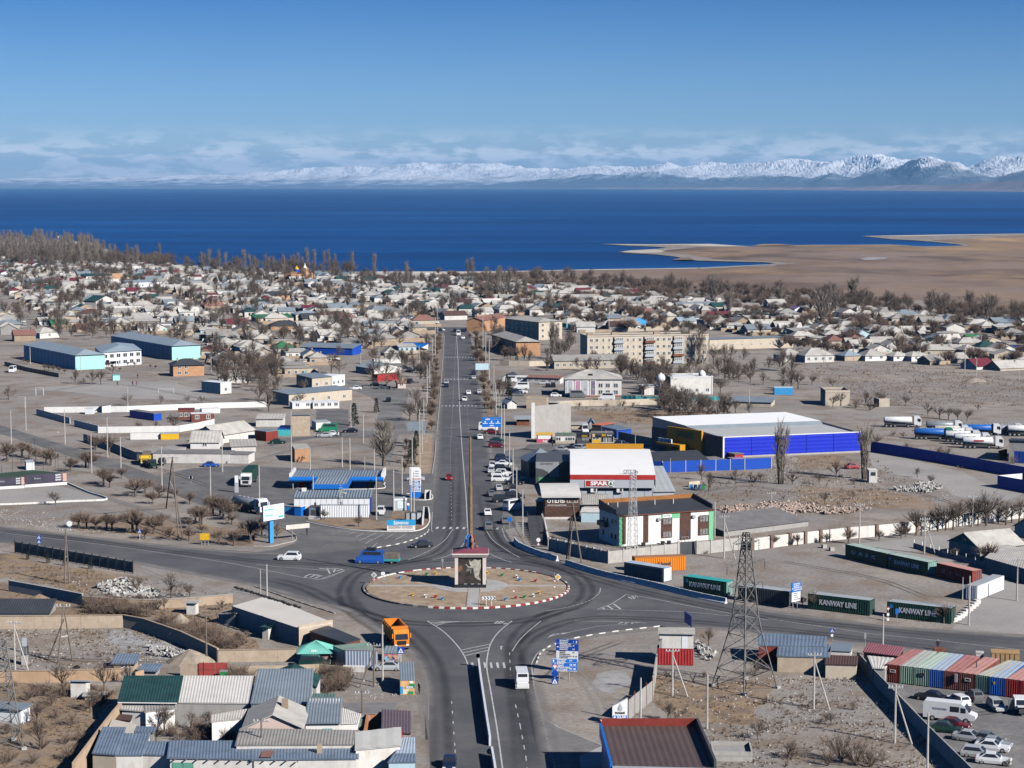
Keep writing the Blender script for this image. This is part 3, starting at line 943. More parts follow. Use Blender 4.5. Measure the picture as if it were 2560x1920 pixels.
def ribbon(t,pts,w,fn=two,mat=None,name='tyre_marks',z=.02):
 P=[g(t,x,y)for x,y in smooth(pts)]
 b=MB();vals=[]
 m_=10
 for i,p in enumerate(P):
  d=(P[min(i+1,len(P)-1)]-P[max(0,i-1)]).normalized()
  s_=Vector((-d.y,d.x,0))
  for j in range(m_+1):
   q=p+s_*(j/m_-.5)*w
   b.v.append((q.x,q.y,z));vals.append(fn(j/m_,i/(len(P)-1)))
 for i in range(len(P)-1):
  for j in range(m_):
   b.f.append((i*(m_+1)+j,(i+1)*(m_+1)+j,(i+1)*(m_+1)+j+1,i*(m_+1)+j+1));b.m.append(0)
 o=b.build(name,mat or Gk)
 if o.data.polygons[0].normal.z<0:o.data.flip_normals()
 o.data.attributes.new('wear','FLOAT','POINT').data.foreach_set('value',vals)
 return struct(o)
ribbon('N',[(-100,1318),(174,1346),(400,1376),(640,1402),(820,1412),(960,1410),(1100,1394)],3.6)
ribbon('N',[(1010,1650),(985,1600),(900,1545),(868,1510),(862,1470),(900,1430),(1000,1408),(1090,1385),(1130,1340),(1138,1250),(1142,1100)],3.6)
ribbon('N',[(640,1440),(760,1470),(850,1515),(960,1550),(1040,1600),(1090,1680),(1100,1800),(1105,1960)],4.2)
ribbon('N',[(1310,2000),(1300,1800),(1285,1680),(1290,1600),(1350,1545),(1440,1515),(1470,1475),(1430,1430),(1340,1400),(1250,1360),(1215,1300)],3.8)
ribbon('N',[(1330,1960),(1318,1800),(1298,1680),(1300,1620),(1370,1570),(1480,1545),(1640,1548),(1850,1565),(2100,1590),(2600,1655)],3.6)
ribbon('N',[(2600,1610),(2150,1568),(1900,1540),(1600,1478),(1450,1436),(1330,1402),(1262,1372),(1226,1330),(1200,1200)],3.6)
ribbon('N',[(862,1480),(900,1530),(1000,1555),(1166,1562),(1330,1548),(1440,1510)],4.5)
ribbon('N',[(1010,1408),(1166,1398),(1330,1410),(1440,1440)],4)
def softmat(name,col):
 m=Gk.copy();m.name=name
 m.node_tree.nodes['Principled BSDF'].inputs['Base Color'].default_value=(*col,1)
 return m
Ec=softmat('road dust',(.27,.255,.245))
Eh=softmat('pale wheel ruts',(.37,.345,.32))
Ed=softmat('dark damp ruts',(.13,.122,.118))
ed=wearf([(.5,.5)],.85)
for s_ in('-100,1306 174,1338 347,1358 492,1373 640,1383 780,1386','-100,1346 38,1358 190,1380 333,1405 448,1427 640,1463 785,1503 871,1526 929,1562 987,1604 1039,1641 1066,1700 1072,1787 1075,1930','1332,1700 1355,1793 1384,1920','1349,1640 1387,1613 1442,1597 1540,1581 1743,1569 1920,1584 2082,1602 2238,1619 2470,1652 2620,1678','1837,1511 1920,1529 2105,1553 2238,1569 2560,1592 2700,1602','1083,1280 1094,1080 1101,980 1110,832','1256,1280 1240,1200 1217,1080 1203,980 1184,880','0,1226 145,1212 290,1252 434,1300 580,1362'):
 ribbon('N',[tuple(map(float,q.split(',')))for q in s_.split()],3.4,ed,Ec,'road_dust',.0255)
rt=wearf([(.2,.16),(.8,.16)],.75)
for s_,k in(('0,1290 170,1262 330,1290 520,1330',0),('20,1160 200,1140 390,1170 560,1230',1),('40,1000 200,1010 330,1005 520,1000 620,985',0),('60,990 260,960 420,980 560,1010',1),('1900,1150 2050,1170 2200,1195 2420,1250',0),('1700,1240 1860,1215 2020,1235 2250,1225 2480,1290',1),('1930,1400 2050,1420 2200,1450 2330,1500',1),('1990,1500 2080,1440 2250,1455 2400,1510',0),('1450,1000 1600,1020 1800,1010',1),('2000,940 2200,960 2400,945 2560,975',0),('1930,985 2150,1000 2400,990',1),('1400,1640 1450,1690 1500,1760 1520,1830',0),('1360,1700 1430,1650 1560,1600',1),('0,1610 150,1625 300,1610 430,1640',0),('0,1640 200,1650 420,1655 560,1690',1),('2300,1720 2400,1760 2500,1790',0),('2260,1880 2380,1800 2560,1770',1),('880,1690 960,1690 1030,1740 1050,1850',0),('640,1150 760,1120 900,1110 1000,1150',1),('650,1090 780,1080 930,1080',0),('1290,1120 1380,1130 1500,1135',1),('300,1400 420,1450 560,1490',0)):
 ribbon('N',[tuple(map(float,q.split(',')))for q in s_.split()],2.3,rt,Ed if k else Eh,'wheel_ruts',.011)
kbx=MB();kbx.box(-.5,.5,-.11,.11,0,.2)
meS=[kbx.mesh('kerbstone',m)for m in(Kh,Kk,Mv)]
def kerb(name,t,pts,mats=(0,1),step=1.04,zs=1.0):
 P=[g(t,x,y)for x,y in smooth(pts)]
 root=struct(put(name,None,None,P[0]))
 k=0;car=0.0
 for a,c in zip(P,P[1:]):
  d=c-a;L=d.length
  s_=car
  while s_<L:
   q=a+d*(s_/L)
   o=put('kerbstone',meS[mats[k%len(mats)]],root,q-P[0]+Vector((0,0,-.04)),atan2(d.y,d.x))
   o.scale=(step*.97,1,zs)
   k+=1;s_+=step
  car=s_-L
 return root
kerb('kerb','N',[(947,1369),(1002,1359),(1045,1345),(1066,1333),(1072,1325)],step=1.3)
kerb('kerb','N',[(1342,1656),(1349,1637),(1362,1624),(1387,1611),(1442,1595),(1540,1579),(1642,1567)],step=1.35)
kerb('kerb','N',[(640,1468),(700,1489),(760,1510),(840,1535)],mats=(2,1,2,1,1))
kerb('kerb','B1',[(440,1125),(600,1160),(800,1190),(1000,1204),(1250,1208),(1390,1200),(1470,1165),(1502,1100),(1490,1040),(1450,1030)],mats=(0,))
kerb('kerb','B1',[(1240,885),(1330,930),(1510,930),(1510,885),(1400,880),(1300,880)],mats=(0,))
kerb('kerb','B1',[(1555,420),(1545,560),(1522,705)],mats=(2,))
kerb('kerb','B1',[(0,1335),(130,1335),(240,1310),(330,1290),(350,1262),(320,1225),(240,1180)],mats=(2,))
kerb('kerb','B1',[(190,785),(300,800),(400,838),(1050,838),(1105,800),(1090,780),(900,775)],mats=(0,))
kerb('kerb','B0',[(-60,980),(260,968),(600,950),(925,932),(760,870),(575,790)],mats=(0,),zs=2.2)
kerb('kerb','N',[(1111,840),(1104,940),(1096,1040),(1092,1078)],mats=(2,))
# -- concrete barriers (each block a thing)
jb=MB()
jb.xz([(-.3,0),(.3,0),(.3,.12),(.13,.36),(.09,.86),(-.09,.86),(-.13,.36),(-.3,.12)],-1.35,1.35)
Ks=C('whitewashed barrier concrete',(.62,.64,.68),var=.08,sc=.8,dirt=.25,Mh=(.35,.36,.4))
meJ=jb.mesh('road_barrier',Ks)
jc=MB();jc.xz([(-.2,0),(.2,0),(.1,.15),(-.1,.15)],-.2,.2)
def barriers(t,pts,L,where,grp,cat='barrier',m_=None):
 P=[g(t,x,y)for x,y in smooth(pts,12)]
 cum=[0]
 for a,c in zip(P,P[1:]):cum.append(cum[-1]+(c-a).length)
 nb=int(cum[-1]/L)
 for i in range(nb):
  s_=(i+.5)*L
  k=max(j for j in range(len(cum))if cum[j]<=s_)
  k=min(k,len(P)-2)
  a,c=P[k],P[k+1]
  q=a.lerp(c,(s_-cum[k])/max(.01,cum[k+1]-cum[k]))
  d=c-a
  o=put('road_barrier',meJ,None,q,atan2(d.y,d.x)-pi/2)
  o.scale=(1.25,(L-.12)/2.7,1.25)
  auto(o,where,cat,grp)
barriers('N',[(1286,1356),(1300,1369),(1345,1388),(1409,1408)],2.9,'white concrete barrier block','concrete barriers along the east road')
barriers('N',[(1414,1412),(1510,1441),(1627,1467),(1740,1494),(1838,1514)],2.9,'white concrete barrier block','concrete barriers along the east road')
def Me(name,label,cat,t,pts,H,th,pan,mat,pmat=None,post=0.0,cap=None,z0=0.0,gaps=(),pw=.16,bm=None):
 """wall of separate panels (and posts) along surveyed feet"""
 P=[g(t,x,y)for x,y in pts]
 root=thing(name,label,cat,P[0])
 pm=pp=pc=None
 k=0
 for a,c in zip(P,P[1:]):
  d=c-a;L=d.length;nn=max(1,round(L/pan));s_=L/nn
  key=(round(s_,2))
  if pm is None or pm[0]!=key:
   b=MB();b.box(pw/2 if post else .01,s_-(pw/2 if post else .01),-th/2,th/2,z0,H);pm=(key,b.mesh('panel',mat))
   if post and pp is None:
    b=MB();b.box(-pw/2,pw/2,-max(th,pw)*.62,max(th,pw)*.62,0,H+post);pp=b.mesh('post',pmat or mat)
   if cap:
    b=MB();b.box(0,s_,-th*.75,th*.75,H+.003,H+.08);pc=b.mesh('coping',cap)
  for i in range(nn):
   if k not in gaps:
    q=a+d*(i/nn)-P[0]
    put('panel',pm[1],root,q,atan2(d.y,d.x))
    if cap:put('coping',pc,root,q,atan2(d.y,d.x))
   if post:put('post',pp,root,a+d*(i/nn)-P[0],atan2(d.y,d.x))
   k+=1
 if post:put('post',pp,root,P[-1]-P[0],atan2(d.y,d.x))
 return root
Me('median_barrier','long white concrete median wall dividing the road in front of the roundabout','barrier','C1',[(1922,782),(1945,960),(1985,1230),(2022,1470)],1.35,.3,2.6,Ks)
Me('median_barrier','short end piece of concrete median wall at the bottom edge of the road','barrier','C1',[(2038,1560),(2062,1700),(2090,1900)],1.35,.3,2.6,Ks)
# -- road signs
def sign(t,x,y,ytop,shape,label,faces,cat='road sign',post=Mt,rz=0.0,grp='road signs',z=0.0,r=.05):
 """a post with plates; faces = [(shape, material, centre height below top, size)]"""
 p=g(t,x,y,z)
 H=hz(t,x,y,ytop)-z
 root=thing('road_sign',label,cat,p,rz,grp)
 b=MB();b.tube((0,0,-.1),(0,0,H),r,r,6);b.build('post',post,root)
 for sh,m_,dz_,s_ in faces:
  b=MB();zc=H-dz_;y0_=-.09;y1_=-.06
  if sh=='rect':b.box(-s_[0]/2,s_[0]/2,y0_,y1_,zc-s_[1]/2,zc+s_[1]/2)
  else:
   n_={'diamond':4,'disc':14,'yield':3,'tri':3}[sh]
   ph={'diamond':0,'disc':0,'yield':-pi/2,'tri':pi/2}[sh]
   b.xz([(s_*cos(ph+2*pi*i/n_),zc+s_*sin(ph+2*pi*i/n_))for i in range(n_)],y0_,y1_)
  if sh=='yield' or sh=='tri':
   o=b.build('plate',Tv,root)
   b2=MB();b2.xz([(s_*.66*cos(ph+2*pi*i/3),zc+s_*.66*sin(ph+2*pi*i/3))for i in range(3)],y0_-.02,y0_-.004);b2.build('plate_face',m_,o)
  elif sh=='diamond':
   o=b.build('plate',Ma,root)
   b2=MB();b2.xz([(s_*.7*cos(2*pi*i/4),zc+s_*.7*sin(2*pi*i/4))for i in range(4)],y0_-.02,y0_-.004);b2.build('plate_face',m_,o)
  else:o=b.build('plate',m_,root)
  if sh=='rect' and m_ is My and abs(s_[0]-s_[1])<.01:
   b2=MB();b2.xz([(-s_[0]*.4,zc-s_[1]*.36),(s_[0]*.4,zc-s_[1]*.36),(0,zc+s_[1]*.38)],y0_-.02,y0_-.004);b2.build('plate_face',Ma,o)
   b2=MB();b2.xz([(-.12,zc-.26),(-.03,zc-.02),(.0,zc+.14),(.05,zc-.02),(.14,zc-.26),(.06,zc-.26),(0,zc-.1),(-.06,zc-.26)],y0_-.04,y0_-.024);b2.build('pictogram',Ml,o)
 return root
sign('B2',397,1650,1575,0,'yellow priority diamond sign at the right rear kerb of the island',[('diamond',Tf,.5,.62)])
sign('B2',368,1648,1560,0,'thin bare sign post beside the priority diamond on the island',[('yield',Ma,1.6,.4)])
sign('C2',15,232,100,0,'triangular warning sign near the right end of the chevron lawn',[('tri',Ma,.4,.42)],z=KB)
sign('C2',368,165,60,0,'triangular yield sign standing at the right end of the island path',[('yield',Ma,.5,.42)],z=KB)
sign('B1',1612,1545,1430,0,'back of a grey double-plate sign left of the monument at the rear kerb',[('rect',Mt,.35,(.42,.62))],z=KB)
sign('B1',1098,1660,1540,0,'small white rectangular sign by the left end of the island path',[('rect',Ma,.4,(.7,.6))],z=KB)
sign('B1',1020,1655,1548,0,'grey diamond back of a sign at the left rear kerb of the island',[('diamond',Mt,.5,.55)],z=KB)
sign('C1',1795,262,140,0,'bare thin post beside the paved path on the island',[('rect',Mt,.3,(.2,.5))],z=KB)
sign('C1',1115,150,0,0,'tall thin grey post on the left part of the island',[('rect',Mt,.3,(.3,.45))],z=KB)
p=g('C1',2012,258,KB);H=hz('C1',2012,258,165)-KB
r=thing('chevron_board','chevron board with dark arrows pointing right on two white posts','road sign',p,0,'road signs')
for s_ in(-1,1):
 b=MB();b.tube((s_*.48,0,-.1),(s_*.48,0,H-.5),.06,.06,6);b.build('post',Mc,r)
b=MB();b.box(-1.15,1.15,-.1,-.04,H-.62,H);b.build('board',Ma,r)
for k in range(4):
 b=MB();x_=-.95+k*.55
 b.xz([(x_,H-.58),(x_+.2,H-.58),(x_+.48,H-.31),(x_+.2,H-.04),(x_,H-.04),(x_+.28,H-.31)],-.125,-.104);b.build('chevron',Ml,r)
sign('C1',1252,770,615,0,'blue pedestrian crossing sign on a white post near the silver sedan',[('rect',My,.5,(1.05,1.05))],post=Mc)
sign('C1',1918,790,668,0,'two round white sign backs on a post at the head of the median wall',[('disc',Mt,.35,.4),('disc',Tq,.36,.36)])
sign('C1',2018,1560,1490,0,'round grey sign back in the gap of the median wall',[('disc',Mt,.35,.4)])
sign('B0',602,1205,1118,0,'round pale sign back on a post beside the west road',[('disc',Ma,.5,.62)])
sign('B0',338,1330,1230,0,'blue pedestrian crossing sign by the metal fence on the west road',[('rect',My,.6,(.8,.8)),('rect',My,1.5,(.8,.8))])
sign('B0',1208,1275,1185,0,'blue pedestrian crossing sign on a white post in front of the park trees',[('rect',My,.5,(.8,.8))],post=Mc)
sign('B0',1650,800,725,0,'pair of small pale traffic signs by the street into the station',[('rect',Mj,.4,(.6,.9)),('disc',Ma,.42,.45)])
sign('B0',505,385,335,0,'small dark triangular sign at the junction by the walled depot',[('yield',Ma,.4,.45)])
sign('B2',1605,1700,1585,0,'white and blue round signs on a post behind the concrete barriers',[('yield',Ma,.3,.5),('rect',Ma,1.4,(.8,1.0)),('disc',Mj,2.4,.5)])
sign('B2',228,1345,1265,0,'triangular red bordered sign at the foot of the stairs',[('disc',Ma,.3,.42),('tri',Ma,1.2,.5)])
sign('C3',1112,402,280,0,'blue sign on a post in front of the second green container',[('rect',Mj,.5,(.55,.9))])
sign('C3',1036,385,262,0,'white pointed sign in front of the left end of a green container',[('yield',Ma,.4,.42),('rect',Ma,1.4,(.4,.5)),('rect',Ma,2.3,(.4,.6))])
sign('C3',552,560,445,0,'blue and white crossing sign by the road behind the blue roofed sheds',[('rect',My,.5,(.7,.7)),('rect',Ma,1.3,(.4,.4))])
sign('C3',838,615,488,0,'narrow grey sign plate by the road near the white plastered hut',[('rect',Mt,.5,(.35,.9))])
sign('C2',785,1275,1228,0,'small triangular yield sign beside the fuel price pylon',[('yield',Ma,.4,.6)])
sign('B1',2190,1190,1085,0,'blue crossing sign back at the avenue crossing',[('rect',Mj,.4,(.9,.9))])
def board(name,label,t,x0,y0,x1,y1,yb,yt,posts,mat,rz=None,cat='direction sign',th=.12,frame=None,depth=None):
 """flat board between (x0,.) and (x1,.); feet at y0/y1, underside row yb, top row yt (left edge)"""
 a,c=g(t,x0,y0),g(t,x1,y1)
 d=c-a;W=d.length
 zb,ztp=hz(t,x0,y0,yb),hz(t,x0,y0,yt)
 root=thing(name,label,cat,a,atan2(d.y,d.x))
 b=MB();b.box(0,W,-th/2,th/2,zb,ztp);b.build('board',mat,root)
 for k in posts:
  b=MB();b.tube((W*k,th/2+.1,-.1),(W*k,th/2+.1,(zb+ztp)/2),.09,.09,6);b.build('post',Mt,root)
 return root,W,zb,ztp
def panel(root,x0,x1,z0,z1,mat,y=-.075,th=.01,name='panel'):
 b=MB();b.box(x0,x1,y-th,y,z0,z1);return b.build(name,mat,root)
def arrow(root,x,z,s,d,mat,y=-.095):
 b=MB()
 pts=[(-.18,-.5),(.18,-.5),(.18,.05),(.42,.05),(0,.5),(-.42,.05),(-.18,.05)]
 rot={'up':0,'left':pi/2,'right':-pi/2}[d]
 b.xz([(x+s*(px*cos(rot)-pz*sin(rot)),z+s*(px*sin(rot)+pz*cos(rot)))for px,pz in pts],y-.012,y)
 return b.build('arrow',mat,root)
r,W,zb,ztp=board('direction_sign','tall direction board with blue upper half and white lower half on the gravel verge','C2',380,830,574,838,735,545,(.2,.8),My)
Hs=ztp-zb
panel(r,.04,W-.04,zb+.03,zb+Hs*.485,Ma)
panel(r,.04,W-.04,zb+Hs*.82,zb+Hs*.827,Ma)
fs=Hs*.075
for k,(s_,m_)in enumerate((('БАЛЫКЧЫ',0),('BALYKCHY',0),('ЧОЛПОН-АТА',0),('CHOLPON-ATA',0),('КАРА-КОЛ',0),('KARA-KOL',0),('НАРЫН',1),('NARYN',1),('КОЧКОР-АТА',1),('KOCHKOR-ATA',1),('КАРА-КОЛ',1))):
 zc=ztp-Hs*(.05+.077*k+(.012 if k>1 else 0))
 text('lettering',s_,r,Ma if not m_ else Mf,(W*.16,-.09,zc),fs,align='LEFT',bold=.012)
for s_,z_,m_ in(('3',.09,Ma),('75',.28,Ma),('216',.43,Ma),('176',.585,Mf),('62',.75,Mf)):
 text('lettering',s_,r,m_,(W*.78,-.09,ztp-Hs*z_),fs,bold=.012)
arrow(r,W*.91,ztp-Hs*.09,Hs*.11,'up',Ma);arrow(r,W*.08,ztp-Hs*.34,Hs*.1,'left',Ma);arrow(r,W*.9,ztp-Hs*.76,Hs*.09,'right',Ml)
r,W,zb,ztp=board('direction_sign','bright blue direction board with three rows of white town names in front','C2',343,905,562,905,822,713,(.3,.68),Mj)
Hs=ztp-zb
for k in(.66,.345):
 panel(r,.04,W-.04,zb+Hs*k,zb+Hs*(k+.015),Ma)
for z_ in(zb,ztp-.06):panel(r,0,W,z_,z_+.06,Ma)
fs=Hs*.15
for k,s_ in enumerate(('КАРАКОЛ','KARAKOL','НАРЫН','NARYN','ЖАЛАЛ-АБАД','JALAL-ABAD')):
 text('lettering',s_,r,Ma,(W*.2,-.09,ztp-Hs*(.1+.158*k)),fs,align='LEFT',bold=.015)
for s_,z_ in(('217',.17),('182',.5),('407',.82)):
 text('lettering',s_,r,Ma,(W*.75,-.09,ztp-Hs*z_),fs,bold=.015)
arrow(r,W*.07,ztp-Hs*.17,Hs*.22,'up',Ma)
for z_ in(.5,.82):arrow(r,W*.9,ztp-Hs*z_,Hs*.22,'right',Ma)
sign('C2',370,935,750,0,'stacked yield, roundabout and crossing signs on a post before the direction boards',[('yield',Ma,.55,.55),('disc',My,1.6,.52),('rect',My,2.75,(1.0,1.0))],post=Mc)
r,W,zb,ztp=board('direction_sign','blue and white direction board on two white posts beside the container row','C3',200,295,276,280,228,62,(.25,.75),Mj)
Hs=ztp-zb
panel(r,.04,W-.04,zb+.03,zb+Hs*.5,Ma)
for k,s_ in enumerate(('БАЛЫКЧЫ','BALYKCHY','ЧОЛПОН-АТА','CHOLPON-ATA')):
 text('lettering',s_,r,Ma,(W*.2,-.09,ztp-Hs*(.08+.105*k)),Hs*.09,align='LEFT',bold=.01)
for k,s_ in enumerate(('НАРЫН','NARYN','КОЧКОР','KOCHKOR')):
 text('lettering',s_,r,Mf,(W*.2,-.09,ztp-Hs*(.57+.105*k)),Hs*.09,align='LEFT',bold=.01)
arrow(r,W*.09,ztp-Hs*.3,Hs*.09,'left',Ma);arrow(r,W*.88,ztp-Hs*.86,Hs*.09,'right',Ml)
r,W,zb,ztp=board('direction_sign','dark blue back of a large road sign behind the guard cabin','C2',1491,470,1552,520,395,303,(.5,),My)
r,W,zb,ztp=board('notice_board','plain yellow notice board on short posts in front of the park trees','B0',1729,1322,1810,1322,1278,1222,(.15,.5,.85),Tf,cat='notice board')
# == buildings
Mg=C('pale asbestos slate',(.44,.42,.39),var=.18,sc=.35,dirt=.35,Mh=(.25,.23,.21),rand=.12)
Ta=C('old grey slate',(.30,.29,.275),var=.18,sc=.35,dirt=.35,Mh=(.18,.165,.15),rand=.12)
Mn=C('blue grey sheet metal',(.26,.31,.35),Md=.45,var=.12,sc=.3,metal=.25,dirt=.2,Mh=(.2,.19,.18),rand=.08)
Te=C('pale sheet metal',(.44,.47,.49),Md=.5,var=.1,sc=.3,metal=.2,dirt=.2,Mh=(.25,.22,.2))
Mu=C('weathered blue sheet metal',(.17,.225,.30),Md=.5,var=.2,sc=.5,metal=.15,dirt=.4,Mh=(.24,.23,.22))
To=C('dark green sheet roof',(.02,.062,.06),Md=.55,var=.25,sc=.5,dirt=.2,Mh=(.12,.13,.12))
Tl=C('mid green sheet roof',(.04,.16,.075),Md=.5,var=.15,sc=.4)
Td=C('dark red sheet roof',(.15,.03,.045),Md=.55,var=.15,sc=.4)
Ts=C('brown sheet roof',(.10,.058,.05),Md=.6,var=.15,sc=.4)
Kx=C('purple brown sheet roof',(.14,.105,.12),Md=.6,var=.12,sc=.4)
Tp=C('faded red slate roof',(.24,.12,.10),var=.15,sc=.4,rand=.1)
Th=C('dark sheet roof',(.05,.055,.065),Md=.55,var=.15,sc=.3)
Tm=C('grey roofing felt',(.20,.195,.195),var=.2,sc=.4,dirt=.3)
Tw=C('pale roofing felt',(.58,.56,.53),var=.1,sc=.3,dirt=.3,Mh=(.36,.34,.32))
Mb=C('whitewashed wall',(.64,.62,.59),var=.1,sc=.5,dirt=.6,Mh=(.45,.36,.28))
Mp=C('cream rendered wall',(.52,.45,.36),var=.1,sc=.5,dirt=.3,Mh=(.3,.24,.19),rand=.1)
Mw=C('clay wall',(.38,.29,.21),var=.15,sc=.5,dirt=.4,Mh=(.2,.15,.11),rand=.12)
Tk=C('orange brick wall',(.48,.27,.15),var=.14,sc=.8,dirt=.25,Mh=(.3,.17,.1))
Ms=C('sand lime brick',(.46,.37,.28),var=.14,sc=.9,dirt=.3,Mh=(.25,.2,.15))
Gy=C('red brick',(.32,.12,.07),var=.2,sc=1.0,dirt=.2)
Mk=C('grey rendered wall',(.33,.32,.31),var=.12,sc=.5,dirt=.4,Mh=(.2,.17,.15))
Ky=C('mint painted wall',(.36,.66,.62),Md=.7,var=.05,sc=.4,dirt=.08)
Ej=C('pale mint render',(.50,.66,.62),var=.06)
Gc=C('pale blue render',(.45,.60,.68),var=.08,dirt=.15)
Gf=C('turquoise paint',(.06,.42,.44),var=.12,dirt=.2)
Gg=C('pale pink render',(.60,.47,.42),var=.08)
Wo=C('ultramarine cladding',(.012,.030,.50),Md=.45,var=.06,sc=.2)
Tb=C('royal blue sheet',(.012,.07,.42),Md=.45,var=.1,sc=.3)
Gz=C('dark grey cladding',(.085,.09,.10),Md=.6,var=.06)
Mq=C('light grey cladding',(.42,.45,.49),Md=.55,var=.05,sc=.3)
Mm=C('white cladding',(.74,.76,.79),Md=.5,var=.03,sc=.3,dirt=.06)
Tz=C('ochre cladding',(.55,.26,.02),Md=.5,var=.06)
Gs=C('mint green render',(.17,.50,.27),var=.06)
Mr=C('white window frame',(.72,.72,.70),Md=.5,var=.04)
Gt=C('brown window frame',(.12,.06,.04),Md=.5,var=.1)
Gl=C('dark opening black',(.02,.02,.02),var=.2)  # near black, colour standing in for the shade inside holes and openings
Gj=C('reflective window glass',(.06,.075,.09),Md=.12,var=.3,sc=.9,spec=.6)
Ke=C('curtained glass',(.22,.23,.235),Md=.25,var=.5,sc=2.5,spec=.5)
WC={}
def win(root,W,D,face,u,z,w,h,fr=None,gl=None,split=2,pane=True):
 """window with frame, mullions and glass; face f/b/l/r of a W x D block whose front is y = 0"""
 fr,gl=fr or Mr,gl or Gj
 k=(round(w,2),round(h,2),fr.name,gl.name,split,pane)
 if k not in WC:
  t=min(.12,w*.1)
  b=MB()
  b.box(-w/2,w/2,-.07,-.002,0,t);b.box(-w/2,w/2,-.07,-.002,h-t,h)
  for i in range(split+1):
   x=-w/2+(w-t)*i/split
   b.box(x,x+t,-.068,-.002,t,h-t)
  if pane:
   p=MB();p.box(-w/2+t*.5,w/2-t*.5,-.03,-.003,t*.5,h-t*.5)
   WC[k]=(b.mesh('window',fr),p.mesh('pane',gl))
  else:
   b.m=[0]*len(b.m)
   n0=len(b.f)
   b.box(-w/2+t*.5,w/2-t*.5,-.03,-.003,t*.5,h-t*.5,mi=1)
   WC[k]=(b.mesh('window',[fr,gl]),None)
 me,mp=WC[k]
 pos={'f':((u,0,z),0),'b':((u,D,z),pi),'l':((-W/2,u,z),-pi/2),'r':((W/2,u,z),pi/2)}[face]
 o=put('window',me,root,pos[0],pos[1])
 if mp:put('pane',mp,o)
 return o
DC={}
def door(root,W,D,face,u,w,h,mat,z=0):
 k=(round(w,2),round(h,2),mat.name)
 if k not in DC:
  b=MB();b.box(-w/2,w/2,-.06,-.002,0.02,h);DC[k]=b.mesh('door',mat)
 pos={'f':((u,0,z),0),'b':((u,D,z),pi),'l':((-W/2,u,z),-pi/2),'r':((W/2,u,z),pi/2)}[face]
 return put('door',DC[k],root,pos[0],pos[1])
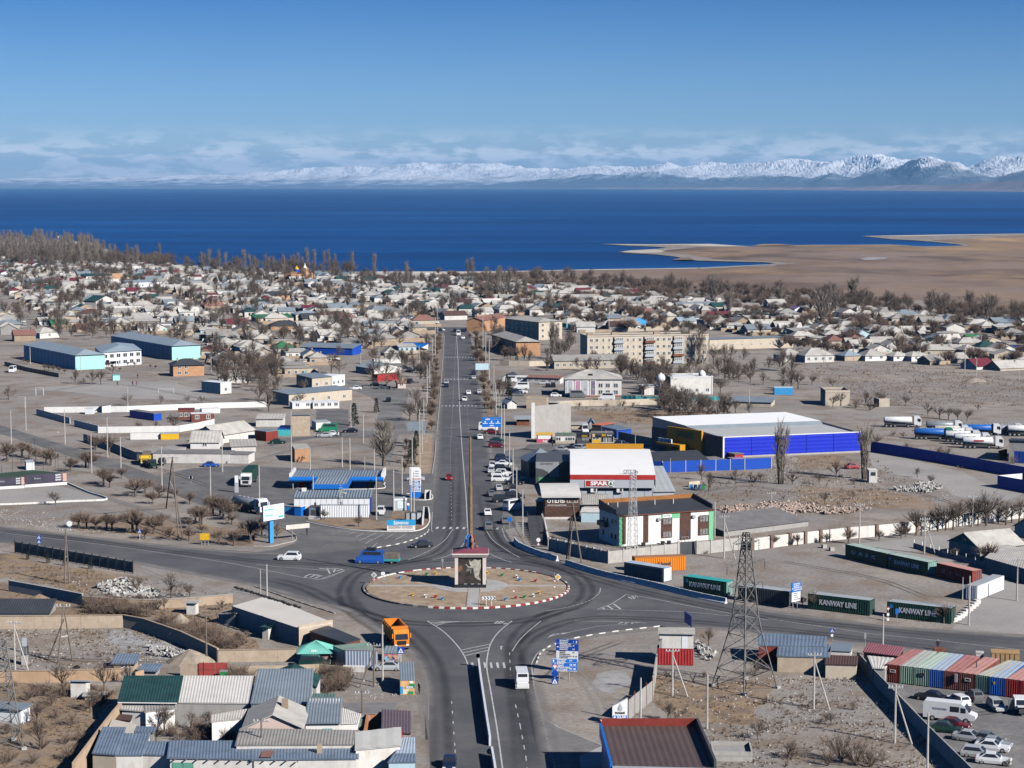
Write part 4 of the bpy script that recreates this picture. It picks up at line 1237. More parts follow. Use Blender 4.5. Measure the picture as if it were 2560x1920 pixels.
def block(root,W,D,H,rt,rh,wall,roof,over=.4,pitch=.42,name='wall',x0=0.0,y0=0.0,th=.09,z0=-.1,square=False,gable=None,amp=.05):
 """walls and roof of a block centred on x0 with its front at y0"""
 b=MB()
 xa,xb,ya,yb=x0-W/2,x0+W/2,y0,y0+D
 b.box(xa,xb,ya,yb,z0,H,bottom=False)
 gm=1 if gable else 0
 xm,ym=x0,y0+D/2
 if rt=='gx':
  b.face([(xa,ya,H),(xa,ym,H+rh),(xa,yb,H)][::-1],gm);b.face([(xb,ya,H),(xb,yb,H),(xb,ym,H+rh)],gm)
 elif rt=='gy':
  b.face([(xa,ya,H),(xb,ya,H),(xm,ya,H+rh)],gm);b.face([(xb,yb,H),(xa,yb,H),(xm,yb,H+rh)],gm)
 elif rt=='sf':
  b.face([(xa,ya,H),(xa,yb,H+rh),(xa,yb,H)],gm);b.face([(xb,ya,H),(xb,yb,H),(xb,yb,H+rh)],gm);b.face([(xb,yb,H),(xa,yb,H),(xa,yb,H+rh),(xb,yb,H+rh)],gm)
 elif rt=='sb':
  b.face([(xa,ya,H),(xa,ya,H+rh),(xa,yb,H)],gm);b.face([(xb,ya,H),(xb,yb,H),(xb,ya,H+rh)],gm);b.face([(xa,ya,H),(xb,ya,H),(xb,ya,H+rh),(xa,ya,H+rh)],gm)
 w=b.build(name,[wall,gable]if gable else wall,root)
 r=MB()
 o=over
 e=.03
 if rt=='gx':
  dz=rh/(D/2)*o
  r.corr((xa-o,ya-o,H-dz+e),(xb+o,ya-o,H-dz+e),(xb+o,ym,H+rh+e),(xa-o,ym,H+rh+e),pitch,amp,th,square=square)
  r.corr((xb+o,yb+o,H-dz+e),(xa-o,yb+o,H-dz+e),(xa-o,ym,H+rh+e),(xb+o,ym,H+rh+e),pitch,amp,th,square=square)
  r.box(xa-o,xb+o,ym-.15,ym+.15,H+rh+e,H+rh+e+.1)
 elif rt=='gy':
  dz=rh/(W/2)*o
  r.corr((xa-o,yb+o,H-dz+e),(xa-o,ya-o,H-dz+e),(xm,ya-o,H+rh+e),(xm,yb+o,H+rh+e),pitch,amp,th,square=square)
  r.corr((xb+o,ya-o,H-dz+e),(xb+o,yb+o,H-dz+e),(xm,yb+o,H+rh+e),(xm,ya-o,H+rh+e),pitch,amp,th,square=square)
  r.box(xm-.15,xm+.15,ya-o,yb+o,H+rh+e,H+rh+e+.1)
 elif rt=='hip':
  ins=min(W,D)/2
  if W>=D:p,q=(xa+ins,ym),(xb-ins,ym)
  else:p,q=(xm,ya+ins),(xm,yb-ins)
  zz,dz=H+rh+e,rh/ins*o
  c=[(xa-o,ya-o,H-dz+e),(xb+o,ya-o,H-dz+e),(xb+o,yb+o,H-dz+e),(xa-o,yb+o,H-dz+e)]
  P,Q=(*p,zz),(*q,zz)
  if W>=D:pl=[(c[0],c[1],Q,P),(c[2],c[3],P,Q),(c[1],c[2],Q,Q),(c[3],c[0],P,P)]
  else:pl=[(c[0],c[1],P,P),(c[1],c[2],Q,P),(c[2],c[3],Q,Q),(c[3],c[0],P,Q)]
  for k in pl:r.corr(*k,pitch,amp,0)
  r.face([c[3],c[2],c[1],c[0]])
  for k in((c[0],P),(c[1],Q if W>=D else P),(c[2],Q),(c[3],P if W>=D else Q),(P,Q)):
   r.tube(k[0],k[1],.09,.09,4)
 elif rt=='sf':
  dz=rh/D*o
  r.corr((xa-o,ya-o,H-dz+e),(xb+o,ya-o,H-dz+e),(xb+o,yb+o,H+rh+dz+e),(xa-o,yb+o,H+rh+dz+e),pitch,amp,th,square=square)
 elif rt=='sb':
  dz=rh/D*o
  r.corr((xa-o,ya-o,H+rh+dz+e),(xb+o,ya-o,H+rh+dz+e),(xb+o,yb+o,H-dz+e),(xa-o,yb+o,H-dz+e),pitch,amp,th,square=square)
 elif rt=='sl' or rt=='sr':
  hl,hr=(H,H+rh)if rt=='sl' else(H+rh,H)
  b2=MB()
  b2.face([(xa,ya,H),(xb,ya,H),(xb,ya,hr),(xa,ya,hl)]);b2.face([(xb,yb,H),(xa,yb,H),(xa,yb,hl),(xb,yb,hr)])
  if hl>H:b2.face([(xa,yb,H),(xa,ya,H),(xa,ya,hl),(xa,yb,hl)])
  else:b2.face([(xb,ya,H),(xb,yb,H),(xb,yb,hr),(xb,ya,hr)])
  b2.build('gable',gable or wall,root)
  r.corr((xa-o,ya-o,hl+e),(xb+o,ya-o,hr+e),(xb+o,yb+o,hr+e),(xa-o,yb+o,hl+e),pitch,amp,th,square=square)
 else:
  r.box(xa-o,xb+o,ya-o,yb+o,H+.004,H+.16)
  if rh>0:
   for q in((xa-o,xb+o,ya-o,ya-o+.2),(xa-o,xb+o,yb+o-.2,yb+o),(xa-o,xa-o+.2,ya-o+.2,yb+o-.2),(xb+o-.2,xb+o,ya-o+.2,yb+o-.2)):
    pb_=MB();pb_.box(*q,H+.164,H+.16+rh);pb_.build('parapet',wall,root)
 rr=r.build('roof',roof,root)
 return w,rr
def front(t,x0,y0,x1,y1):
 a,c=g(t,x0,y0),g(t,x1,y1)
 d=c-a
 return(a+c)/2,d.length,atan2(d.y,d.x)
def bld(name,label,cat,t,x0,y0,x1,y1,D,yt,rt,rh,wall,roof,grp=None,nw=0,wz=.95,ww=1.3,wh=1.3,fr=None,rows=1,sidew=0,H=None,dr=None,au=False,**k):
 """building from the reading of its front foot line; yt = row of the eave above the left corner"""
 c,W,rz=front(t,x0,y0,x1,y1)
 if H is None:H=hz(t,x0,y0,yt)
 root=thing(name,label,cat,c,rz,grp,auto=label if au else None)
 k.setdefault('pitch',.42 if c.y<520 else(.9 if c.y<760 else 99))
 block(root,W,D,H,rt,rh,wall,roof,**k)
 fl=H/rows
 for q in range(rows):
  for i in range(nw):
   win(root,W,D,'f',-W/2+W*(i+.5)/nw,q*fl+min(wz,fl*.4),ww,min(wh,fl*.55),fr,pane=c.y<600)
  for i in range(sidew):
   win(root,W,D,'l',D*(i+.5)/sidew,q*fl+min(wz,fl*.4),ww,min(wh,fl*.55),fr,pane=c.y<600)
 if dr:door(root,W,D,'f',dr[0]*W,dr[1],dr[2],dr[3])
 return root,W,H
def bx(root,name,mat,*q):
 b=MB();b.box(*q);return b.build(name,mat,root)
def chimney(root,x,y,z,h=1.1,s=.5,mat=None):
 return bx(root,'chimney',mat or Mw,x-s/2,x+s/2,y-s/2,y+s/2,z-.4,z+h)
# ---- hotel with white, brown and green front
c,W,rz=front('B2',920,1336,1738,1276)
H=hz('B2',920,1336,1068)
r=thing('hotel','white hotel with green edges, brown timber panels and dark sloping roof behind the grey wall','hotel',c,rz)
D=9.5
bx(r,'wall',Mc,-W/2,W/2,0,D,-.1,H)
px_=lambda x:-W/2+W*(x-815)/(2118-815)
for n_,a_,b_2,mt in(('corner_strip',815,862,Gs),('timber_panel',864,912,Tc),('timber_panel',1150,1218,Tc),('timber_panel',1650,1802,Tc),('corner_strip',2056,2118,Gs)):
 bx(r,n_,mt,px_(a_),px_(b_2),-.08,-.004,.45 if 'timber' in n_ else 0,H-.02)
for a_,b_2 in((1392,1545),(1902,2052)):
 bx(r,'timber_panel',Tc,px_(a_),px_(b_2),-.07,-.004,1.1,H-1.3)
 for z_ in(1.15,3.9):
  win(r,W,D,'f',px_((a_+b_2)/2)+.15,z_,(px_(b_2)-px_(a_))*.82,1.45,Gt,Ke,3).location.y-=.07
bx(r,'sign_band',Gs,px_(1394),px_(1650),-.075,-.004,H-1.28,H-.02)
p_=bx(r,'sign_plate',Ma,px_(1415),px_(1532),-.13,-.08,H-1.1,H-.35)
text('lettering','HOTEL',p_,Mf,(px_(1473),-.14,H-.72),.55,wx=1.55,bold=.01)
door(r,W,D,'f',px_(1720),1.3,2.3,Mf,.5)
for x_ in(1665,1775):win(r,W,D,'f',px_(x_),.9,.45,1.5,Gt,Gj,1).location.y-=.085
for y_,z_ in((1.5,1.2),(3.3,1.2),(5.5,4),(3,4.2),(1.4,4.2),(7.2,4),(7.4,1.3)):win(r,W,D,'l',y_,z_,.7,1.1,Gt,Gj,1)
b=MB();b.corr((-W/2-.2,-.35,H+.02),(W/2+.2,-.35,H+.02),(W/2+.2,D,H+1.15),(-W/2-.2,D,H+1.15),.5,.04,.12);b.build('roof',Th,r)
bx(r,'fascia',Tt,-W/2-.2,W/2+.2,-.36,-.30,H-.18,H+.0)
bx(r,'parapet',C('orange brown boards',(.30,.13,.04),var=.2),-W/2,W/2,D-.15,D,H,H+2.0)
for x0_,x1_ in((-W/2-.2,-W/2),(W/2,W/2+.2)):
 b=MB();b.face([(x0_,.6,H),(x0_,D,H),(x0_,D,H+2.05),(x0_,.6,H+1.0)][::-1]);b.face([(x1_,.6,H),(x1_,D,H),(x1_,D,H+2.05),(x1_,.6,H+1.0)]);b.face([(x0_,.6,H+1.0),(x1_,.6,H+1.0),(x1_,D,H+2.05),(x0_,D,H+2.05)]);b.face([(x0_,.6,H),(x1_,.6,H),(x1_,.6,H+1.0),(x0_,.6,H+1.0)])
 b.build('parapet',Mf,r)
for x_ in(835,965,1215,1478,1735):
 b=MB();b.tube((px_(x_),D*.62,H+.6),(px_(x_),D*.62,H+1.75),.09,.09,6);b.build('vent_pipe',Mc,r)
for x_,z_ in((1355,H-1.6),(1835,H-1.5)):
 bx(r,'air_conditioner',Mt,px_(x_)-.35,px_(x_)+.35,-.42,-.09,z_,z_+.55)
bx(r,'balcony',Mf,-W/2-1.0,-W/2-.004,5.0,8.6,3.3,4.3)
for x_ in(1120,1385,1470):
 bx(r,'step_block',Ml,px_(x_)-.35,px_(x_)+.3,-1.5,-.8,0,.7)
b=MB()
for x_ in(1655,1700,1745):b.tube((px_(x_),-.9,0),(px_(x_),-.9,1.2),.04,.04,4)
b.tube((px_(1655),-.9,1.2),(px_(1745),-.9,1.2),.04,.04,4);b.build('railing',Tq,r)
Me('yard_wall','dark shaded side of the grey panel wall left of the hotel yard','wall','B2',[(325,1365),(460,1395),(640,1440),(832,1482)],2.4,.18,2.2,Mv,Mv,.25,pw=.3)
Me('yard_wall','pale grey panel wall with posts in front of the white hotel','wall','B2',[(832,1482),(960,1468),(1200,1438),(1432,1410)],2.4,.18,3.4,Mv,Mv,.25,pw=.28)
Me('yard_wall','pale grey panel wall right of the hotel gate','wall','B2',[(1598,1400),(1716,1392),(1960,1362),(2040,1352)],2.5,.18,3.6,Mv,Mv,.25,pw=.28)
c,W,rz=front('B2',1444,1408,1592,1400)
r=thing('gate','dark grey sheet metal gate in the wall before the hotel','gate',c,rz)
for s_ in(-1,1):bx(r,'gate_leaf',Mf,s_*W/4-W/4+.03,s_*W/4+W/4-.03,-.05,.05,.1,2.6)
for s_ in(-1,1):bx(r,'post',Mv,s_*W/2-.12,s_*W/2+.12,-.12,.12,0,2.8)
# ---- second hotel building with brown timber front and rooftop letters
c,W,rz=front('B2',282,1100,585,1098)
H=hz('B2',282,1100,905)
r=thing('hotel_annex','brown timber fronted hotel block with pale curved roof and white letters','hotel',c,rz)
D=11
bx(r,'wall',Tc,-W/2,W/2,0,D,-.1,H)
bx(r,'base',Mb,-W/2-.02,W/2+.02,-.03,.3,-.1,.5)
bx(r,'cladding',Mk,-W/2+.1,W/2-.1,-.05,-.004,H*.56,H-.05)
bx(r,'cladding',Tc,-W/2+.1,W/2-.1,-.1,-.055,H*.58,H-.6)
b=MB()
for i in range(7):
 y0_,y1_=-.8+i*12.6/7,-.8+(i+1)*12.6/7
 zf=lambda y:H+.1+1.3*sin(min(1,max(0,y/D))*pi*.62)
 b.face([(-W/2-.7,y0_,zf(y0_)),(W/2+.3,y0_,zf(y0_)),(W/2+.3,y1_,zf(y1_)),(-W/2-.7,y1_,zf(y1_))])
b.box(-W/2-.7,W/2+.3,-.8,11.5,H-.12,H+.06)
b.build('roof',Tw,r)
text('lettering','ОТЕЛЬ',r,Mc,(-W*.18,-.14,H*.80),1.1,wx=W*.5,bold=.04)
text('lettering','КРУГЛОСУТОЧНО, АВТОСТОЯНКА',r,Mc,(-W*.15,-.14,H*.62),.36,wx=W*.54,bold=.008)
p_=g('B2',240,1040)
bld('shed','small white roofed dark shed at the left side of the timber hotel','shed','B2',208,1060,282,1062,5,945,'flat',0,Mf,Mc,over=.2)
bld('shed','pale blue rendered store between the timber hotel and the white hotel','shed','B2',598,1125,818,1128,6,1040,'flat',0,Gc,Mb,over=.15)
bld('shed','grey block shed with broken pitched roof under the long grey wall','shed','B2',620,1030,830,1030,7,965,'gx',1.6,Mk,Ta)
Me('stair_wall','white stepped balustrade wall beside the stairs below the timber hotel','wall','B2',[(262,1110),(285,1180),(318,1330)],1.3,.25,1.8,Mb,Mb,.2,pw=.3)
r=thing('stairs','dark metal stairs going down beside the timber hotel to the bend','stairs',g('B2',240,1335),0)
for i in range(14):
 q=g('B2',195+i*.0+45-i*3.2,1335-i*15)-g('B2',240,1335)
 bx(r,'step',Mf,q.x-1.6,q.x+1.6,q.y-.5,q.y+.35,0,.1+i*.13)
for s_ in(-1.65,1.65):
 b=MB()
 for i in range(14):
  q=g('B2',240-i*3.2,1335-i*15)-g('B2',240,1335)
  b.tube((q.x+s_,q.y,.1+i*.13),(q.x+s_,q.y,1.1+i*.13),.04,.04,4)
  if i:
   b.tube(pq,(q.x+s_,q.y,1.1+i*.13),.04,.04,4)
  pq=(q.x+s_,q.y,1.1+i*.13)
 b.build('railing',Mf,r)
# ---- supermarket
c,W,rz=front('B2',538,925,1215,928)
H=hz('B2',538,925,750)
r=thing('supermarket','grey clad supermarket with white curved roof, red band and shop sign','shop',c,rz)
D=34
bx(r,'wall',Mq,-W/2,W/2,0,D,-.1,H-2.6)
bx(r,'fascia',Mq,-W/2-1.0,W/2+.3,-.9,.0,H-2.0,H+.0)
bx(r,'red_band',Tv,-W/2-1.0,W/2+.6,-.98,.02,H+.004,H+1.1)
b=MB()
n_=10
for i in range(n_):
 y0_,y1_=-.9+(D+.9)*i/n_,-.9+(D+.9)*(i+1)/n_
 zf=lambda y:H+1.12+1.6*sin(max(0,min(1,(y+.9)/(D+.9)))*pi*.55)
 x0_,x1_=-W/2-1.0,W/2+.6
 b.face([(x0_,y0_,zf(y0_)),(x1_,y0_,zf(y0_)),(x1_,y1_,zf(y1_)),(x0_,y1_,zf(y1_))])
 b.face([(x0_,y0_,H-2),(x0_,y0_,zf(y0_)),(x0_,y1_,zf(y1_)),(x0_,y1_,H-2)])
 b.face([(x1_,y0_,H-2),(x1_,y1_,H-2),(x1_,y1_,zf(y1_)),(x1_,y0_,zf(y0_))])
b.face([(x1_,D,H-2),(x0_,D,H-2),(x0_,D,zf(D)),(x1_,D,zf(D))])
b.build('roof',C('bright white membrane',(.82,.82,.81),Md=.7,var=.03,sc=.2,dirt=.05),r)
sx=lambda x:-W/2-1+(W+1.6)*(x-500)/(1236-500)
bx(r,'sign_panel',Ma,sx(629),sx(880),-1.05,-.99,H-1.75,H-.12)
p_=bx(r,'sign_panel',Tv,sx(636),sx(826),-1.1,-1.055,H-1.6,H-.26)
text('lettering','SPAR',r,Ma,(sx(748),-1.12,H-.95),1.25,wx=sx(822)-sx(672),bold=.06)
b=MB();b.xz([(sx(852)+.78*cos(2*pi*i/24),H-.93+.78*sin(2*pi*i/24))for i in range(24)],-1.1,-1.055);lo=b.build('logo',Tl,r)
b=MB();b.xz([(sx(852)+.62*cos(2*pi*i/24),H-.93+.62*sin(2*pi*i/24))for i in range(24)],-1.13,-1.104);b.build('logo_disc',Ma,lo)
b=MB();b.xz([(sx(852)+x_,H-.93+z_)for x_,z_ in((-.08,-.5),(.08,-.5),(.08,-.3),(.46,-.3),(.2,-.02),(.32,-.02),(0,.52),(-.32,-.02),(-.2,-.02),(-.46,-.3),(-.08,-.3))],-1.16,-1.134);b.build('logo_tree',Tl,lo)
for x_ in(700,925):
 bx(r,'air_conditioner',Mc,sx(x_)-.6,sx(x_)+.9,-.7,-.01,H*.36,H*.36+1.4)
 bx(r,'fan_grille',Mf,sx(x_)+.1,sx(x_)+.7,-.74,-.705,H*.36+.2,H*.36+1.2)
b=MB()
for i in range(11):
 x_=-W/2+W*i/10
 b.box(x_-.04,x_+.04,-.05,-.004,0,H-2.62)
b.build('cladding_joint',Mt,r)
bx(r,'sun_screen',Tz,-W/2+3,W/2-1,D+.2,D+.5,H,H+4.0)
q=front('B2',960,705,1080,712)
t_=g('B2',1025,760,H+1.1)
for i,ch in enumerate('ОТЕЛЬ'):
 text('roof_letter',ch,r,Mf,(sx(975+i*25),-.4,H+1.75),1.15,bold=.02)
c2,W2_,rz2=front('B2',205,805,500,806)
r2=thing('shop_wing','dark shaded glass shop wing with grey print left of the supermarket','shop',c2,rz2)
Hw=hz('B2',205,805,600)
bx(r2,'wall',Gz,-W2_/2,W2_/2,0,20,-.1,Hw)
bx(r2,'print',C('grey facade print',(.28,.30,.32),var=.15),-W2_/2,W2_*.18,-.06,-.004,Hw*.35,Hw-.1)
b=MB();b.xz([(-W2_*.5+.05,Hw*.36),(-W2_*.1,Hw*.36),(-W2_*.14,Hw*.55),(-W2_*.3,Hw*.68),(-W2_*.5+.05,Hw*.72)],-.09,-.064);b.build('print',Mf,r2)
text('lettering','АДЕН МАРКЕТ',r2,Mf,(-W2_*.18,-.08,Hw*.9),.7,wx=W2_*.38)
bx(r2,'green_band',C('shop green',(.10,.32,.13)),-W2_*.42,W2_*.1,-.06,-.004,.9,2.0)
c3=g('B2',285,640)
r3=thing('pavilion','pavilion with blue grey four-sided pointed roof behind the supermarket wing','pavilion',g('B2',282,735),.25)
block(r3,8.2,8.2,4.2,'hip',2.7,Gz,Mn,pitch=99)
bld('lean_to','pale sheet metal lean-to at the right end of the supermarket','shed','B2',1218,925,1398,922,16,858,'sf',3.6,Te,Te,pitch=1.2)
r,W,H=bld('sheet_fence','yellow topped sheet fence behind the white supermarket roof','fence','B2',720,640,1118,640,.4,560,'flat',0,Te,Tz,over=.1)
# ---- big blue hall
a_=g('B2',1828,572);a_b=g('B3',795,522)
rz=atan2((a_b-a_).y,(a_b-a_).x);Wb=(a_b-a_).length
H=hz('B2',1828,572,395)
cl=g('B2',1212,480)
Db=((cl-a_).length)
r=thing('warehouse_store','huge store hall with ultramarine long side, grey and ochre entrance front','store',a_,rz)
E=Vector((cos(rz),sin(rz),0));Fv=cl-a_
lx,ly=Fv.dot(E),Fv.dot(Vector((-E.y,E.x,0)))
b=MB()
quad=[(0,0),(Wb,0),(Wb+lx,ly),(lx,ly)]
b.prism(quad,-.1,H-1.2);b.build('wall',Gz,r)
b=MB();b.corr((Wb+.1,-.12,.5),(Wb+.1,-.12,H),(-.1,-.12,H),(-.1,-.12,.5),1.0,.02,.1,square=True);b.build('blue_cladding',Wo,r)
bx(r,'plinth',Mv,0,Wb,-.14,0,-.1,.5)
bx(r,'corner_trim',Mc,-.35,.1,-.3,.1,0,H+.3)
for k in range(1,5):
 bx(r,'cladding_seam',C('dark blue seam',(.009,.02,.36)),Wb*k/5-.05,Wb*k/5+.05,-.22,-.19,.5,H)
u_=Vector((lx,ly,0)).normalized()
nrm=Vector((-u_.y,u_.x,0))
def fpt(s,z,out=0.0):
 q=u_*s+nrm*out
 return(q.x,q.y,z)
Lf=hypot(lx,ly)
def fbox(name,mat,s0,s1,z0,z1,o0,o1):
 b=MB()
 P=[fpt(s0,z0,o0),fpt(s1,z0,o0),fpt(s1,z0,o1),fpt(s0,z0,o1),fpt(s0,z1,o0),fpt(s1,z1,o0),fpt(s1,z1,o1),fpt(s0,z1,o1)]
 b.v=P
 for f_ in((0,1,2,3),(4,7,6,5),(0,4,5,1),(1,5,6,2),(2,6,7,3),(3,7,4,0)):b.f.append(f_);b.m.append(0)
 return b.build(name,mat,r)
fbox('front_cladding',Gz,0,Lf,0,H+.3,-.1,.25)
s0_,s1_=Lf*(1828-1662)/(1828-1212),Lf*(1828-1362)/(1828-1212)
fbox('ochre_front',Tz,s0_,s1_,0,H+1.2,.255,.9)
fbox('black_sign',Ml,2.5,s0_-1.5,H*.82,H-.2,.255,.4)
fbox('canopy',Tz,s0_+(s1_-s0_)*.38,s1_+1,H*.34,H*.46,.905,4.0)
fbox('white_sign',Ma,s0_+(s1_-s0_)*.68,s1_+1,H*.46,H*.66,3.0,3.3)
fbox('canopy_leg',Tz,s0_+(s1_-s0_)*.38,s0_+(s1_-s0_)*.42,0,H*.34,.905,4.0)
for k in range(3):fbox('door',Ml,s0_+(s1_-s0_)*(.18+.25*k),s0_+(s1_-s0_)*(.34+.25*k),0,H*.3,.905,.95)
tx=text('lettering','АЗИЯ МАРКЕТ',r,Tl,fpt(s0_+(s1_-s0_)*.48,H*.88,.95),2.4,rot=(pi/2,0,atan2(-u_.y,-u_.x)),wx=(s1_-s0_)*.5,bold=.06)
tx=text('lettering','АЗИЯ',r,Tj,fpt(s0_+(s1_-s0_)*.85,H*.56,3.35),1.5,rot=(pi/2,0,atan2(-u_.y,-u_.x)),wx=(s1_-s0_)*.26,bold=.03)
b=MB()
in_=.12
def q_(s,v,z):
 return(Wb*s+lx*v,ly*v,z)
Wp=C('white roof sheeting',(.80,.81,.82),Md=.6,var=.03,sc=.2)
Wq=C('light grey roof sheeting',(.40,.41,.42),Md=.6,var=.05,sc=.2)
b.face([q_(0,0,H-.5),q_(1,0,H-.5),q_(1,.48,H+1.0),q_(0,.48,H+1.0)]);b.build('roof',Wq,r)
b=MB();b.face([q_(0,.48,H+1.0),q_(1,.48,H+1.0),q_(1,.52,H+1.9),q_(0,.52,H+1.9)]);b.build('roof_upstand',Mn,r)
b=MB();b.face([q_(0,.52,H+1.9),q_(1,.52,H+1.9),q_(1,1,H+3.2),q_(0,1,H+3.2)]);b.build('roof',Wp,r)
b=MB();b.face([q_(0,1,0),q_(0,1,H+3.2),q_(1,1,H+3.2),q_(1,1,0)]);b.face([q_(1,0,H-1.2),q_(1,1,H-1.2),q_(1,1,H+3.2),q_(1,.5,H+1.6),q_(1,0,H)]);b.face([q_(0,0,H-1.2),q_(0,0,H),q_(0,.5,H+1.6),q_(0,1,H+3.2),q_(0,1,H-1.2)]);b.build('end_wall',Mn,r)
bx(r,'roof_edge',Mc,0,Wb,-.1,.25,H+.004,H+.25)
bld('shed','long low shed with dark sheet roof and white wall behind the blue fence','shed','B2',1262,640,1700,622,9,612,'sf',1.6,Mb,Th)
bld('shed','low white shed with grey flat roof behind the blue fence at the hall corner','shed','B2',1738,628,1860,622,8,600,'flat',0,Mb,Tm)
bld('shed','small red block with grey roof at the corner of the blue hall','shed','B2',1925,585,1997,580,7,540,'flat',0,Tv,Tm,over=.2)
bld('container_cabin','purple container cabin standing behind the blue sheet fence','container','B2',1905,618,2012,612,3,582,'flat',0,C('purple paint',(.20,.03,.30)),C('purple grey lid',(.3,.2,.34)),over=.02)
Me('sheet_fence','bright royal blue sheet fence in front of the grey hall entrance','fence','B2',[(1175,690),(1300,697),(1500,690),(1760,680),(2010,672),(2240,660)],2.9,.08,5.2,Tb,Mq,.1,pw=.18)
Me('sheet_fence','dark blue sheet fence running diagonally beside the tanker lot','fence','B3',[(890,515),(1300,580),(1700,650),(2212,745),(2400,782)],2.9,.1,6.5,Tb,Tb,.05)
Me('sheet_fence','short dark blue sheet fence with white inner side at the right edge','fence','B3',[(1985,825),(2212,865),(2400,900)],3.0,.1,6.5,Tb,Tb,.05)
Me('sheet_fence','white sheet fence panel meeting the dark blue fence at the right edge','fence','B3',[(1985,825),(2190,808)],3.0,.1,5,Mm,Mm,.05)
# ---- kiosks behind the supermarket
def kiosk(label,x0,x1,y,yt,D,wall,roof,extra=None,lab=None):
 r,W,H=bld('kiosk',label,'kiosk','B2',x0,y,x1,y,D,yt,'flat',0,wall,roof,over=.12)
 return r,W,H
r,W,H=kiosk('pink and white printed kiosk with yellow roof edge beside the tall grey wall',214,350,438,372,5,Ea,Tf)
bx(r,'shutter',Ma,-W*.42,W*.4,-.06,-.004,H*.48,H*.95);text('lettering','Adelli',r,Ma,(W*.08,-.05,H*.2),1.2,wx=W*.42,bold=.03)
r,W,H=kiosk('brick kiosk with white window bay and green letters on its roof',376,545,445,380,6,Mb,Tm)
bx(r,'brick_base',Ms,-W/2,W/2,-.08,-.004,0,H*.28)
for x_ in(-.36,.12,.36):win(r,W,6,'f',W*x_,H*.35,1.5,H*.5)
door(r,W,6,'f',-W*.14,1.1,H*.8,Mc)
text('roof_letter','doorhandel',r,Tl,(-W*.05,.4,H+.75),1.3,wx=W*.8,bold=.03)
r,W,H=kiosk('dark grey kiosk with yellow lettered fascia between the brick and yellow kiosks',560,668,445,372,6,Mf,Ml)
bx(r,'fascia',Ml,-W/2,W/2,-.08,-.004,H-.7,H+.3);text('lettering','ЛАВАШ',r,Tf,(W*.1,-.1,H-.2),.7,wx=W*.45,bold=.02)
for x_ in(.05,.33):win(r,W,6,'f',W*x_,H*.4,.7,.8)
r,W,H=kiosk('bright yellow burger kiosk with black fascia and white glazed doors',690,875,440,365,6.5,Tf,Tm)
bx(r,'fascia',Ml,-W/2,W/2,-.1,-.004,H-.95,H+.35)
text('lettering','AVA',r,Tf,(W*.05,-.12,H-.3),.9,wx=W*.2,bold=.04);text('lettering','BURGER',r,Ma,(W*.32,-.12,H-.35),.5,wx=W*.22,bold=.01)
bx(r,'logo_panel',C('cream panel',(.6,.45,.3)),-W*.48,-W*.36,-.13,-.104,H-.8,H+.1)
win(r,W,6.5,'f',-W*.32,H*.4,2.0,1.1)
for x_ in(.02,.16,.29,.42):win(r,W,6.5,'f',W*x_,.1,1.35,H*.66,Mr,Mo,1)
Me('block_wall','tall bare grey concrete wall behind the pink and brick kiosks','wall','B2',[(190,400),(505,375)],9.6,.4,4.5,C('raw grey concrete',(.36,.34,.325),var=.1,sc=.4,dirt=.25))
bx(thing('white_post','white square pillar at the left end of the tall grey wall','pillar',g('B2',182,400)),'pillar',Mc,-.5,.5,-.5,.5,0,10.5)
bld('container','red container under a pale roof left of the tall grey wall','container','B2',40,290,150,290,8,235,'flat',0,Tt,Te,over=.8)
bld('shed','yellowish low shed with cream wall behind the dark kiosk','shed','B2',510,318,640,318,7,285,'flat',0,Mp,Mg)
bld('shed','small grey gabled hut behind the white van at the kiosks','shed','B2',668,330,715,330,5,270,'gy',1.2,Mk,Mn)
bld('shed','grey wedge shed with red sheet roof behind the yellow kiosk','shed','B2',690,352,770,358,8,285,'flat',0,Mf,C('salmon sheet',(.5,.15,.1)),over=.1)
bld('shed','dark blue shed with pale blue roof right behind the yellow kiosk','shed','B2',775,372,905,400,5,300,'flat',0,Tb,Mu,over=.3)
Me('yard_wall','low dark grey wall between the kiosks and the big hall','wall','B2',[(920,410),(1210,470)],2.4,.2,4,Mk)
# ---- petrol station
c,W,rz=front('B1',330,1062,985,1060)
H=hz('B1',330,1062,915)
r=thing('station_shop','white petrol station shop with grey ribbed roof behind the ribbed white fence','shop',c,rz)
D=8
bx(r,'wall',Mm,-W/2,W/2,0,D,-.1,H)
b=MB();b.corr((-W/2-.3,-.2,H+.02),(W/2+.3,-.2,H+.02),(W/2+.3,D+.2,H+.5),(-W/2-.3,D+.2,H+.5),.62,.14,.1,square=True);b.build('roof',Mu if False else Mn,r)
b=MB()
for i in range(1,14):b.box(-W/2+W*i/14-.03,-W/2+W*i/14+.03,-.04,-.004,.1,H-.05)
b.build('cladding_joint',Mq,r)
for x_ in(-.13,-.09,-.02):
 bx(r,'air_conditioner',Mc,W*x_-.3,W*x_+.4,-.42,-.05,H*.48,H*.48+.7);bx(r,'fan_grille',Mf,W*x_-.1,W*x_+.25,-.45,-.425,H*.48+.15,H*.48+.55)
b=MB()
for s_ in(-.25,.25):b.tube((W*.12+s_,-.35,.5),(W*.12+s_,-.35,H+2.4),.04,.04,4)
for i in range(16):b.tube((W*.12-.25,-.35,.7+i*.4),(W*.12+.25,-.35,.7+i*.4),.03,.03,4)
b.build('ladder',Mc,r)
bx(r,'blue_end',Tb,W/2+.004,W/2+.1,.1,D-.2,.2,H)
bx(r,'roof_unit',Mc,-W*.43,-W*.37,D-1.6,D-.6,H+.45,H+1.2)
b=MB();b.lathe([(.02,0),(.35,.12),(.5,.35)],10,c=(W*.16,2));o=b.build('satellite_dish',Mc,r);o.location.z=H+.5
c2,W2_,rz2=front('B1',558,1083,975,1083)
